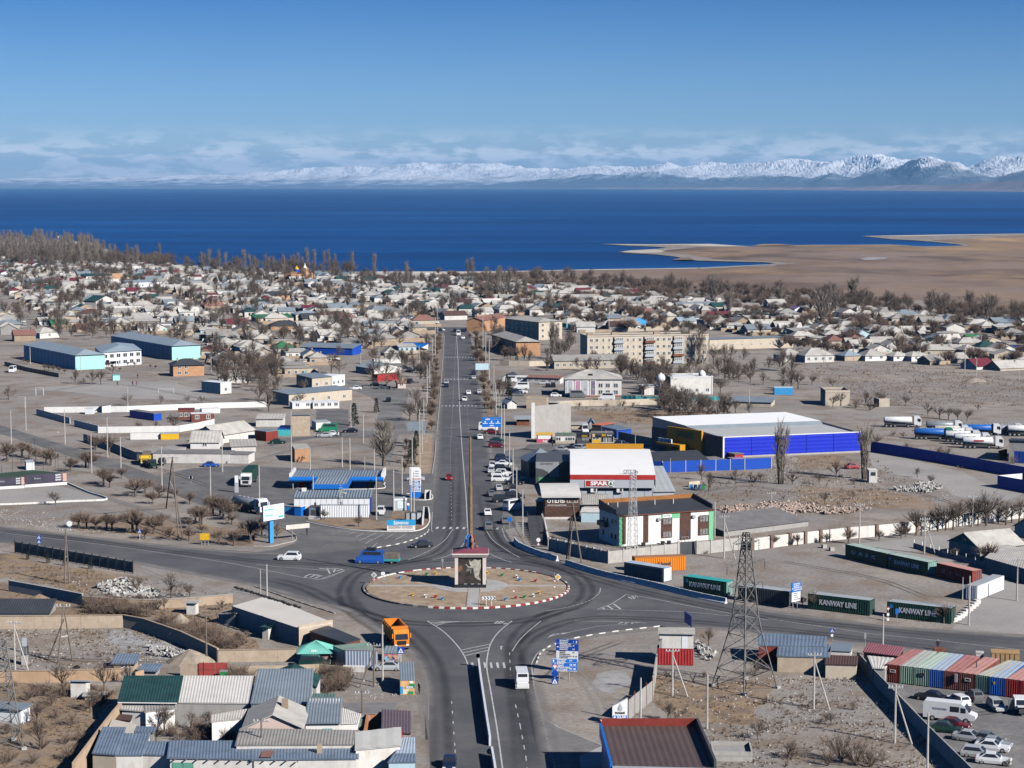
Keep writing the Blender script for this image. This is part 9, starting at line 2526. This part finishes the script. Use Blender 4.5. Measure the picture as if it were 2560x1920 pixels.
HS=[('B0',1322,1985,612,618,532,7,'flat',0,Mb,Tm,0,'long whitewashed flat roofed depot front with faded blue writing'),('B0',1958,2148,616,620,540,6,'flat',0,Mb,Tm,0,'whitewashed box with faint lettering at the end of the depot front'),('B0',1182,1320,592,604,520,14,'flat',0,Mk,Ta,0,'low shed with grey brown flat roof at the depot corner'),('B0',1646,1892,492,492,432,9,'gx',2.6,Mc,Mg,1,'white house with steep grey slate gable roof inside the depot'),('B0',1885,2205,450,400,375,9,'gx',2.4,Mb,Mg,0,'cream house with long pale slate roof behind the white gable house'),('B0',2000,2212,520,515,470,8,'sf',.9,Mb,Mg,0,'stained pale slab roof shed right of the orange door'),('B0',1655,1850,262,255,190,3,'flat',0,Gd,Mm,2,'rusty brown wagon cabin with white roof in the depot'),('B0',1745,1902,188,182,150,3,'flat',0,Mm,Mc,0,'long white trailer at the back of the depot'),('B0',1540,1680,240,238,150,3,'flat',0,Gd,Td,3,'red roofed cabin with white windows in the depot'),('B0',1390,1545,412,408,362,3,'flat',0,Tf,Te,0,'pale yellow flat cabin below the depot trees'),('B0',735,805,192,192,142,3,'flat',0,Mm,Mc,0,'white ribbed container inside the depot corner'),('B0',882,960,180,178,118,3,'sl',.5,Mc,Ta,0,'white shed against the depot back wall'),('B0',1120,1330,220,250,160,3,'flat',0,Tb,Tm,0,'row of dark blue sheds among scrap in the depot'),('B1',312,468,380,378,222,9,'sb',.8,Ms,Mn,0,'tall tan block house with teal trim beside the green van'),('B1',188,308,380,380,322,9,'flat',0,Gf,Tb,0,'turquoise gate wall left of the tan block house'),('B1',88,192,428,415,345,5,'flat',0,Gm,Mn,0,'maroon sheet shed with grey roof'),('B1',336,470,606,602,492,10,'flat',0,Tk,Mg,0,'orange block hut with cracked slab roof on the open yard'),('B1',0,230,300,300,232,7,'sf',.7,Mb,Mg,0,'white shed with pale roof left of the turquoise wall'),('B1',315,492,148,142,95,5,'flat',0,Mc,Mm,2,'white low building with two windows, left half of the pair'),('B1',492,720,145,140,92,5,'flat',0,Mc,Mm,4,'white low building with brown door, right half of the pair'),('B1',520,645,330,325,265,6,'flat',0,Mc,Te,0,'white sheet box behind the green van'),('A1',485,650,1495,1480,1400,9,'sf',.8,Mp,Mn,2,'cream two storey building with round roof vents'),('A1',655,768,1480,1462,1388,7,'flat',0,Mc,Mm,3,'white two storey block at the side lane'),('A1',285,830,1640,1590,1540,9,'sf',.5,Mp,Mn,4,'long cream building with sheet roof and pink gable edge'),('A1',1020,1262,1375,1360,1318,14,'gy',1.6,Mb,Tn,0,'white hall with wide blue grey gable roof near the avenue'),('A1',1050,1242,1432,1415,1375,3,'flat',0,Ga,Tt,0,'long bright red container below the gabled hall'),('A1',1225,1295,1490,1488,1440,3,'gx',.8,Gg,Tp,1,'small pink kiosk with red roof on the forecourt'),('A1',382,832,1192,1205,1130,10,'sf',1.2,Tb,Mn,0,'long bright blue walled market hall with striped roof'),('A1',1210,1415,1150,1160,1130,7,'sf',1.5,Mb,Mj,0,'house with vivid royal blue sloping roof'),('A1',165,330,1175,1170,1140,9,'hip',2.6,Mb,Tl,1,'house with bright green hipped roof'),('A1',5,325,915,905,885,9,'sf',1.5,Gg,Tl,0,'long building with bright green roof'),('A1',345,575,905,900,850,12,'hip',1.6,Mp,Tn,3,'cream building with pale blue hipped roof'),('A1',130,392,985,980,950,10,'hip',2.4,Tk,Th,2,'brick house with dark grey hipped roof'),('A1',1350,1450,912,905,865,6,'sf',.8,Tz,Tf,0,'bright yellow market stall roof near the end of the avenue'),('A1',1020,1260,1275,1270,1240,5,'flat',0,Mc,Mg,0,'long white wall house before the gabled hall'),('A1',92,292,730,720,690,10,'hip',2.4,Tk,Th,3,'brown brick house with dark pyramid roof'),('A1',1420,1525,740,738,700,7,'hip',1.6,Mc,Te,1,'white house with pale hipped roof near the tree avenue'),('A1',0,165,1360,1355,1320,6,'sf',.6,Mp,Tb,0,'low building with dark blue front roof'),('A1',1630,1825,900,895,858,8,'gx',2,Mb,Ts,0,'house with brown red roof at the end of the avenue'),('A1',1965,2160,1000,960,905,9,'gx',1.5,Tk,Tp,1,'brick house with faded red roof right of the avenue end'),('A0',728,868,662,662,618,8,'hip',2.4,Tk,Td,2,'orange brick house with deep red hipped roof'),('A0',350,498,672,668,648,9,'gx',2.4,Mk,Td,0,'low house with dark crimson gable roof'),('A0',905,990,650,640,632,7,'gx',1.8,Mb,Td,0,'small house with dark red gable roof'),('A0',745,970,568,560,520,8,'sf',1.5,Mb,To,0,'long hall with dark green roof'),('A0',970,1048,560,555,500,8,'flat',0,Tk,Mw,0,'square orange block at the end of the dark green hall'),('A0',1090,1375,620,612,575,10,'sf',1.2,Mm,Tn,5,'long white building with pale blue roof'),('A0',830,1000,795,780,735,9,'gy',2.8,Mb,To,0,'white gabled house with dark green roof side'),('A0',1770,1950,800,795,772,9,'hip',3,Mw,Tp,0,'house with faded red hipped roof'),('A0',1770,1905,900,895,870,8,'hip',2.2,Mw,Td,0,'house with red hipped roof behind the bare thicket'),('A0',1965,2150,975,968,935,9,'gx',2.4,Mb,Td,0,'house with long crimson roof and green lean-to'),('A0',445,620,960,955,930,7,'gx',1.8,Mw,Tl,0,'house with blue green gable roof'),('A0',340,565,945,938,905,8,'gx',1.6,Mb,Mg,0,'white hall with long round backed pale roof'),('A0',665,820,1005,1000,970,8,'gx',2,Mw,Ts,0,'clay house with dull brown roof'),('A0',125,310,1085,1080,1030,9,'gx',2.2,Mw,Tp,0,'clay house with faded rose roof left of the school'),('A0',345,512,1060,1050,1010,9,'hip',2.2,Mb,Mg,1,'white house with pale hipped roof behind the school'),('A0',1600,1830,1000,990,955,7,'sf',.8,Mc,Mg,4,'long white low house below the bare thicket'),('A0',1190,1480,990,985,935,9,'flat',0,Mb,Tm,0,'long pale wall building behind the school wing'),('A0',1890,2160,1445,1440,1385,7,'gx',1.8,Mb,Mg,1,'house with pale slate gable roof right of the brick house'),('A0',1905,2000,1540,1530,1445,10,'flat',0,Mb,Mm,1,'long flat white roofed shed below the brick house'),('A0',2120,2212,850,845,820,8,'hip',2,Mp,Tn,0,'cream house with pale blue roof'),('A0',10,105,540,535,490,7,'gy',1.4,Mm,Td,0,'white and red gabled house at the left edge'),('A0',290,390,452,450,415,8,'hip',1.8,Tk,Th,1,'orange house with dark hipped roof near the shore'),('A2',572,760,735,728,715,9,'hip',2.6,Mb,Tn,0,'house with bluish hipped roof near the meadow'),('A2',1400,1498,865,862,830,9,'gx',3,Mb,Mg,0,'steep pale gabled house with dark shaded end'),('A2',1725,1900,895,890,868,9,'gx',2.4,Mb,Td,0,'house with maroon striped roof'),('A2',470,655,965,955,925,9,'hip',2.2,Gf,Mg,0,'house with turquoise wall and pale roof'),('A2',1040,1160,950,940,910,8,'gy',1.8,Tj,Mg,1,'white house with light blue gable'),('A2',1450,1600,945,940,910,8,'gx',2,Mb,Tn,0,'house with pale blue gable roof behind the flats'),('A2',780,970,980,975,945,9,'hip',2.2,Mb,Mg,1,'pale hipped house behind the flats'),('A2',960,1110,975,970,945,8,'gx',2,Mb,Ta,1,'white house with grey gable roof behind the flats'),('A3',130,318,1258,1252,1205,9,'hip',2.4,Mb,Mg,1,'white house with pale hipped roof, first in the row above the field'),('A3',320,570,1268,1262,1205,9,'hip',2.6,Mb,Mg,4,'white house with four windows and green gate in the row above the field'),('A3',660,815,1255,1250,1208,8,'hip',1.8,Ms,Tn,0,'brick house with bluish roof in the row above the field'),('A3',840,1025,1255,1250,1208,9,'hip',2.4,Mc,Mg,2,'white house with tall pale roof in the row above the field'),('A3',1085,1240,1255,1250,1212,8,'hip',1.6,Mc,Mg,2,'white low house right of the tall pale roof'),('A3',1240,1400,1258,1250,1212,8,'hip',1.8,Mc,Mg,2,'last white house of the row above the field'),('A3',1400,1575,1290,1280,1250,8,'gx',1.8,Mw,Ta,1,'clay house with grey gable roof at the end of the row'),('A3',1590,1840,1270,1262,1235,9,'hip',2.2,Mk,Mg,0,'house with broad pale hipped roof near the field corner'),('A3',1800,1960,1330,1320,1298,9,'gx',2.6,Mb,Td,0,'house with raspberry red gable roof near the field'),('A3',2008,2260,1340,1330,1315,10,'gx',2.6,Mp,Mg,0,'large barn with pale gable roof at the right edge'),('A3',1340,1475,1065,1060,1040,9,'gx',2.4,Gg,Mg,0,'house with pale steep roof and teal shaded end'),('A3',1740,1920,1105,1100,1070,8,'gx',2.2,Mb,Tl,0,'house with blue green roof'),('A3',210,380,965,960,935,8,'gx',2.4,Mw,Mg,0,'twin gabled pale roofed house below the poplar'),('A3',100,240,870,862,850,8,'hip',2,Mb,Tn,0,'house with pale blue roof at the meadow edge'),('A3',230,325,830,826,805,8,'gy',1.6,Mm,C('violet roof',(.16,.11,.24)),0,'white gabled house with violet roof'),('A3',2000,2212,1155,1160,1110,7,'flat',0,Tb,Mg,0,'long blue white shed near the right edge'),]
Kq=[]
for t,x0,x1,y0,y1,ye,D,rt,rh,wl_,rf,nw_,lab in HS:
 r,W,H=bld('house' if 'house' in lab else 'building',lab,'house' if 'house' in lab else 'building',t,x0,y0,x1,y1,D,ye,rt,rh,wl_,rf,nw=nw_,over=.35 if rt!='flat' else .1)
 Kq.append((r.location.x,r.location.y+D/2,max(W,D)*.62))
 if rt in('gx','hip')and R.random()<.6:chimney(r,W*.2,D*.4,H+rh*.6,1.0,.55)
# ---- the rest of the town: plots along slightly skewed lanes
ZL=[(-40,656),(60,650),(200,658),(330,668),(480,676),(650,688),(880,694),(1090,702),(1196,708),(1196,792),(1120,800),(1092,812),(1075,830),(1060,920),(940,925),(880,905),(800,915),(760,945),(690,940),(640,930),(520,905),(506,850),(480,842),(250,818),(60,836),(-40,850)]
ZR=[(1195,712),(1320,716),(1500,730),(1700,745),(1900,765),(2250,790),(2600,815),(2600,915),(2460,925),(2230,900),(1925,878),(1905,862),(1780,845),(1450,828),(1420,812),(1240,788),(1200,800)]
BAD=[[(50,840),(140,825),(300,830),(520,845),(515,925),(640,950),(540,960),(40,930)],[(1085,812),(1200,795),(1210,830),(1270,960),(1080,960),(1085,860)],[(1180,690),(1500,690),(1500,705),(1180,712)],[(1440,830),(1780,830),(1780,930),(1440,930)],[(1255,790),(1420,790),(1420,880),(1255,880)],[(1770,840),(1990,840),(1990,880),(1770,880)],[(715,690),(800,690),(800,708),(715,708)],[(900,945),(1080,890),(1090,960),(870,990)]]
R2=random.Random(5)
plots=[]
ca,sa=cos(.32),sin(.32)
for i in range(-60,110):
 for j in range(-20,150):
  gx_,gy_=i*17.5+R2.uniform(-3,3),j*15.5+R2.uniform(-3,3)
  x,y=gx_*ca-gy_*sa-60,gx_*sa+gy_*ca+500
  if y<600 or y>2150 or i%6==0:continue
  px,py=scr((x,y,0))
  if not(inside(px,py,ZL)or inside(px,py,ZR))or any(inside(px,py,b_)for b_ in BAD):continue
  if any(hypot(x-a,y-c)<r_+6 for a,c,r_ in Kq):continue
  if R2.random()<.1:continue
  plots.append((y,x))
plots.sort()
rcol=[(Mg,'pale slate',11),(Ta,'dark grey slate',7),(Tw,'whitish sheet',1),(Mn,'blue grey sheet',2),(Tp,'faded red',.6),(Ts,'brown',1),(Td,'dark red',.3),(To,'dark green',.3),(Th,'near black',1.2)]
wcol=[(Mb,'whitewashed',5),(Mp,'cream',4),(Mw,'clay',3),(Ms,'tan brick',2),(Mk,'grey',2),(Gc,'pale blue',.6)]
pick=lambda tab:R2.choices(tab,[q[2]for q in tab])[0]
protos=[]
for k in range(60):
 rt=R2.choices(['gx','hip','gy','sf','flat'],[4,5,2,2,1.2])[0]
 W,D,H=R2.uniform(8,13),R2.uniform(6.5,9.5),R2.uniform(2.6,3.3)
 rm,rn,_=pick(rcol);wm,wn_,_=pick(wcol)
 r=put('house',None)
 block(r,W,D,H,rt,{'gx':2.1,'hip':2.0,'gy':1.9,'sf':.8,'flat':0}[rt],wm,rm,over=.4,pitch=99)
 for i in range(R2.choice((1,2,3))):win(r,W,D,'f',-W/2+W*(i+.6)/3.4,.9,1.3,1.25,R2.choice((Mr,Mr,Tj)),Mo,pane=False)
 if R2.random()<.7:door(r,W,D,'f',W*.36,1,2,R2.choice((Tc,Gf,Tu,Mf)))
 if rt in('gx','hip')and R2.random()<.7:chimney(r,W*.15,D*.38,H+1.2,1.1,.55)
 protos.append((r,W,D,'%s house with %s %s roof'%(wn_,rn,{'gx':'gable','hip':'hipped','gy':'front-gabled','sf':'lean-to','flat':'flat'}[rt])))
 KIDS_OF(r)
nh=0
far=MB();fmats=[Mb,Mp,Mw,Mg,Ta,Mn,Td,Tw,To]
used=set()
for y,x in plots:
 rz=.30+R2.uniform(-.12,.12)+(pi/2 if R2.random()<.25 else 0)-(.12 if x>0 else 0)
 if nh<215:
  k=R2.randrange(60);r,W,D,ds=protos[k]
  if k in used:r=Kd(r)
  used.add(k)
  r.location=(x,y,0);r.rotation_euler=(0,0,rz)
  s_=R2.uniform(.88,1.12);r.scale=(s_,s_,R2.uniform(.95,1.15))
  auto(r,ds,'house','houses of the town');nh+=1
 else:
  W,D,H,rh=R2.uniform(8,13),R2.uniform(6.5,9.5),R2.uniform(2.6,3.4),R2.uniform(1.6,2.5)
  M4=Matrix.Translation((x,y,0))@Matrix.Rotation(rz,4,'Z')
  w_=R2.choice((0,0,1,2));f_=R2.choice((3,3,3,3,3,3,3,4,4,4,4,4,5,5,6,7,8))
  far.box(-W/2,W/2,0,D,0,H,w_,M4)
  h_=lambda*q:M4@Vector(q)
  o_=.4;a_=D/2-1 if R2.random()<.5 else 0
  c=[h_(-W/2-o_,-o_,H),h_(W/2+o_,-o_,H),h_(W/2+o_,D+o_,H),h_(-W/2-o_,D+o_,H)]
  P,Q=h_(-W/2-o_+a_,D/2,H+rh),h_(W/2+o_-a_,D/2,H+rh)
  far.face([c[0],c[1],Q,P],f_);far.face([c[2],c[3],P,Q],f_);far.face([c[1],c[2],Q],f_ if a_ else w_);far.face([c[3],c[0],P],f_ if a_ else w_)
  for s_ in(-.3,0,.3):far.face([h_(W*s_-.6,-.03,1),h_(W*s_+.6,-.03,1),h_(W*s_+.6,-.03,2.2),h_(W*s_-.6,-.03,2.2)],4)
for k in range(60):
 if k not in used:
  for o in list(KIDS[protos[k][0].name]):bpy.data.objects.remove(o)
  bpy.data.objects.remove(protos[k][0])
o=far.build('distant_houses',fmats);o['kind']='stuff'
yd=MB();ymats=[Mb,Mw,Mk,Mg,Ta,Mn,Tm,Mp]
for y,x in plots:
 rz=.30+R2.uniform(-.05,.05)-(.12 if x>0 else 0)
 M4=Matrix.Translation((x,y,0))@Matrix.Rotation(rz,4,'Z')
 m_=R2.choice((0,1,1,2,7))
 yd.box(-8.6,8.2,-3.6,-3.4,0,R2.uniform(1.3,2),m_,M4)
 yd.box(8.2,8.4,-3.6,10,0,R2.uniform(1.2,1.9),R2.choice((1,2,7)),M4)
 for q in range(R2.choice((1,2,2,3))):
  x_,y_,w_,d_,h_=R2.uniform(-8,5),R2.uniform(7,11),R2.uniform(2.5,7),R2.uniform(2.5,5),R2.uniform(1.9,2.8)
  yd.box(x_,x_+w_,y_,y_+d_,0,h_,R2.choice((0,1,2,7)),M4);yd.box(x_-.3,x_+w_+.3,y_-.3,y_+d_+.3,h_+.01,h_+.18,R2.choice((3,3,3,4,5,6)),M4)
o=yd.build('yard_walls_and_sheds',ymats);o['kind']='stuff'
# ---- woods that read as one mass: crowns set on surveyed points
def wood(name,pts,src,smin,smax):
 b=MB();b.v=[tuple(p)for p in pts]
 o=b.build(name,Ki);o['kind']='stuff'
 ng=bpy.data.node_groups.new(name,'GeometryNodeTree')
 ng.interface.new_socket('Geometry',in_out='INPUT',socket_type='NodeSocketGeometry');ng.interface.new_socket('Geometry',in_out='OUTPUT',socket_type='NodeSocketGeometry')
 n,l=ng.nodes,ng.links
 gi,go=n.new('NodeGroupInput'),n.new('NodeGroupOutput')
 oi=n.new('GeometryNodeObjectInfo');SI(oi,'Object',src);oi.transform_space='ORIGINAL'
 ip=n.new('GeometryNodeInstanceOnPoints')
 rv=n.new('FunctionNodeRandomValue');rv.data_type='FLOAT';rv.inputs[2].default_value,rv.inputs[3].default_value=smin,smax
 rr=n.new('FunctionNodeRandomValue');rr.data_type='FLOAT_VECTOR';SI(rr,1,(0,0,6.28))
 rl=n.new('GeometryNodeRealizeInstances')
 LK(l,gi,0,ip,'Points');LK(l,oi,'Geometry',ip,'Instance');LK(l,rv,1,ip,'Scale');LK(l,rr,0,ip,'Rotation')
 LK(l,ip,0,go,0)
 o.modifiers.new('points','NODES').node_group=ng
def pts_in(poly,n,seed,clump=.0):
 r=random.Random(seed);P=[]
 W_=[g('N',*q)for q in poly];xs,ys=[v.x for v in W_],[v.y for v in W_];pl=[(v.x,v.y)for v in W_]
 for _ in range(n*30):
  x,y=r.uniform(min(xs),max(xs)),r.uniform(min(ys),max(ys))
  if inside(x,y,pl)and noise.noise(Vector((x*.02,y*.012,seed)))>clump*r.uniform(-1,1)-.05*(clump==0)-(1 if clump==0 else 0):P.append((x,y,0))
  if len(P)>=n:break
 return P
src={}
for o in list(scn.objects):
 if o.name.startswith('crown')and o.parent is not None:
  for k_ in('poplar','round','broom','shrub'):
   if o.data is TM[k_,0][1]and k_ not in src:src[k_]=o
wood('shore_woodland',pts_in([(-60,612),(60,606),(150,612),(230,622),(262,640),(255,668),(130,668),(-60,660)],300,2,.7),src['poplar'],9,18)
wood('shore_woodland',pts_in([(-60,640),(100,634),(262,640),(420,664),(700,678),(900,684),(900,694),(650,690),(420,680),(240,674),(-60,668)],330,3,.6),src['round'],7,14)
wood('shore_poplars',[tuple(g('A0',x,y))for x,y in((690,320),(720,320),(750,325),(900,410),(950,410),(990,415),(1100,370),(1150,450),(1185,450),(1380,400),(1740,470),(1780,480),(1810,480),(1890,480),(1950,500),(2110,520),(2160,520),(2200,520))]+[tuple(g('A1',x,y))for x,y in((80,530),(110,530),(150,520),(240,520),(300,500),(330,500),(365,500),(400,500),(440,495),(505,470),(590,470),(625,470),(685,480),(830,500),(1025,560),(1830,610),(1865,610),(1210,640),(1300,640),(1990,720),(2040,720),(2090,720),(2140,720),(2190,720),(2020,700),(2110,700),(2170,690))],src['poplar'],13,20)
wood('town_trees',pts_in(ZL,950,4,.8),src['round'],5,10)
wood('town_trees',pts_in(ZR,640,6,.8),src['broom'],4,9)
wood('meadow_edge_thicket',pts_in([(1090,690),(1240,700),(1500,705),(1750,722),(2000,742),(2300,768),(2600,790),(2600,818),(2250,796),(1900,768),(1700,748),(1500,734),(1200,716)],520,8),src['broom'],4,9)
wood('meadow_edge_thicket',pts_in([(1280,700),(1750,728),(2300,772),(2600,795),(2600,815),(1700,745),(1280,714)],90,9),src['round'],8,14)
wood('lane_shrubs',pts_in([(900,700),(1085,705),(1085,730),(900,715)],45,10)+pts_in([(540,905),(700,930),(700,985),(560,985),(540,940)],60,12)+pts_in([(1560,930),(1760,940),(1800,985),(1600,990)],34,13)+pts_in([(1640,1020),(1830,1012),(1830,1050),(1650,1055)],30,14),src['round'],5,9)
nz_=lambda t,xy:[nat(t,x,y)for x,y in xy]
wood('orchard_scrub',pts_in(nz_('C0',[(750,240),(1320,250),(1300,365),(1080,340),(760,330)]),60,21)+pts_in(nz_('C0',[(1380,390),(2190,620),(1890,640),(1500,560)]),60,22)+pts_in(nz_('C1',[(560,840),(800,860),(780,1000),(580,1040)]),26,23)+pts_in(nz_('C0',[(1450,1330),(2080,1330),(2020,1450),(1480,1440)]),24,24)+pts_in(nz_('C0',[(1990,870),(2212,880),(2212,935),(2000,935)]),12,25)+pts_in(nz_('C0',[(0,940),(1000,960),(860,1180),(560,1659),(0,1659)]),22,26),src['shrub'],1.3,3.0)
wood('town_trees',pts_in([(1205,805),(1450,830),(1440,930),(1215,900)],34,31)+pts_in([(1800,905),(1990,910),(1990,960),(1790,960)],20,32)+pts_in([(1440,925),(1640,930),(1640,960),(1440,950)],12,33)+pts_in([(200,818),(500,842),(520,870),(300,850),(60,850)],40,34)+pts_in([(900,935),(1070,900),(1075,960),(960,985)],16,35),src['round'],5,9)
wood('avenue_shrubs',pts_in([(1094,840),(1104,840),(1082,1076),(1066,1076)],40,36)+pts_in([(1184,840),(1204,840),(1236,1035),(1214,1035)],40,37),src['broom'],2.6,4.6)
# == labels: each repeat is told apart by the landmark it stands nearest to
LM=[]
seen={}
autoset={o.name for o,_ in AUTO}
for o in THINGS:
 seen.setdefault(o['label'],[]).append(o)
for ph,t,x,y in(('the monument','N',1177,1462),('the orange dump truck','C1',1222,600),('the teal roofed kiosk','S',1480,1105),('the red gate','C0',1840,875),('the green ribbed roof','Q',900,700),('the white outhouse','C0',680,1050),('the salt patch','C0',1250,620),('the dark metal fence','B0',640,1480),('the yellow notice board','B0',1770,1322),('the teal pharmacy billboard','B1',150,1310),('the station canopy','B1',700,800),('the price pylon','B1',1378,912),('the cyan slogan wall','B1',1250,1195),('the dark banners','B0',300,830),('the green box truck','B0',2148,800),('the white gable house','B0',1770,490),('the depot back wall','B0',1100,172),('the depot street wall','B0',560,262),('the yellow old truck','B0',1265,625),('the green van','B1',622,345),('the orange block hut','B1',400,606),('the blue billboard','B1',2040,410),('the grey billboard back','B1',1390,460),('the supermarket','B2',870,925),('the white hotel','B2',1330,1306),('the timber hotel','B2',430,1100),('the yellow kiosk','B2',780,440),('the pink kiosk','B2',282,438),('the ochre hall front','B2',1500,520),('the blue hall end','B3',700,530),('the sentry hut','B3',908,786),('the brick rubble','B3',400,1030),('the tanker row','B3',1700,430),('the teal gabled house','B3',1700,1420),('the red container row end','B3',1600,1640),('the white end container','C3',1755,210),('the dark green corner container','B3',845,1470),('the orange container','B2',1280,1545),('the lattice pylon','C2',2010,960),('the guard cabin','C2',1410,775),('the fuel price sign','C2',930,1282),('the brown station roof','C2',1200,1500),('the direction boards','C2',450,870),('the blue ribbed sheds','C3',300,700),('the white panel van','U',1040,955),('the first salvage container','C3',1080,920),('the lower wreck group','U',1600,1420),('the printed bus stop','X',1150,1640),('the bright school end wall','A0',1600,1240),('the left school wing','A0',400,1240),('the orange brick house','A0',1630,1385),('the football goal','A0',1434,1530),('the church','A1',420,565),('the blue market hall','A1',600,1200),('the gabled avenue hall','A1',1140,1368),('the bright green hipped roof','A1',250,1172),('the long green roof','A1',165,910),('the royal blue roof','A1',1310,1155),('the dark pyramid roof','A1',190,725),('the yellow market roof','A1',1400,908),('the avenue end','A1',1730,990),('the orange house with red roof','A0',800,662),('the dark green hall','A0',860,565),('the crimson gable roof','A0',424,670),('the red white house','A0',60,538),('the green gabled house','A0',915,790),('the faded red hip roof','A0',1860,798),('the long crimson roof','A0',2060,972),('the rose roofed clay house','A0',215,1083),('the cream office block','A2',330,1075),('the apartment block','A2',1170,1285),('the tan brick flats','V',970,480),('the culture house','A2',700,1562),('the mosque','A2',1550,1544),('the long tan store','A2',2060,1147),('the bluish meadow roof','A2',666,730),('the steep gabled house','A2',1450,864),('the maroon striped roof','A2',1810,892),('the turquoise house','A2',560,960),('the violet roof','A3',277,828),('the poplar below twin gables','A3',460,990),('the raspberry roof','A3',1880,1325),('the pale barn','A3',2130,1335),('the blue green roof','A3',1830,1102),('the first field row house','A3',220,1255),('the tall pale field roof','A3',930,1252),('the light blue container','A3',135,1545),('the roofless ruin','A3',600,1640),('the pale steep roof','A3',1405,1062),('the meadow tree pair','A2',500,525)):
 LM.append((ph,g(t,x,y)))
ORD=['nearest to','second from','third from','fourth from','fifth from','sixth from','seventh from','eighth from','ninth from','tenth from','eleventh from','twelfth from','thirteenth from','fourteenth from','fifteenth from','sixteenth from','seventeenth from','eighteenth from','nineteenth from','twentieth from','outermost from']
cell={}
for o,ds in AUTO:
 p=Vector((o.location.x,o.location.y,0))
 k=min(range(len(LM)),key=lambda i:hypot((LM[i][1].x-p.x),(LM[i][1].y-p.y)*.45))
 cell.setdefault((ds,k),[]).append(((LM[k][1]-p).length,o))
for(ds,k),lst in cell.items():
 lst.sort(key=lambda q:q[0])
 for i,(d,o)in enumerate(lst):
  o['label']=('%s beside %s' if len(lst)==1 and d<30 else '%s nearest to %s' if len(lst)==1 else '%s, '+ORD[min(i,20)]+' %s')%(ds,LM[k][0])
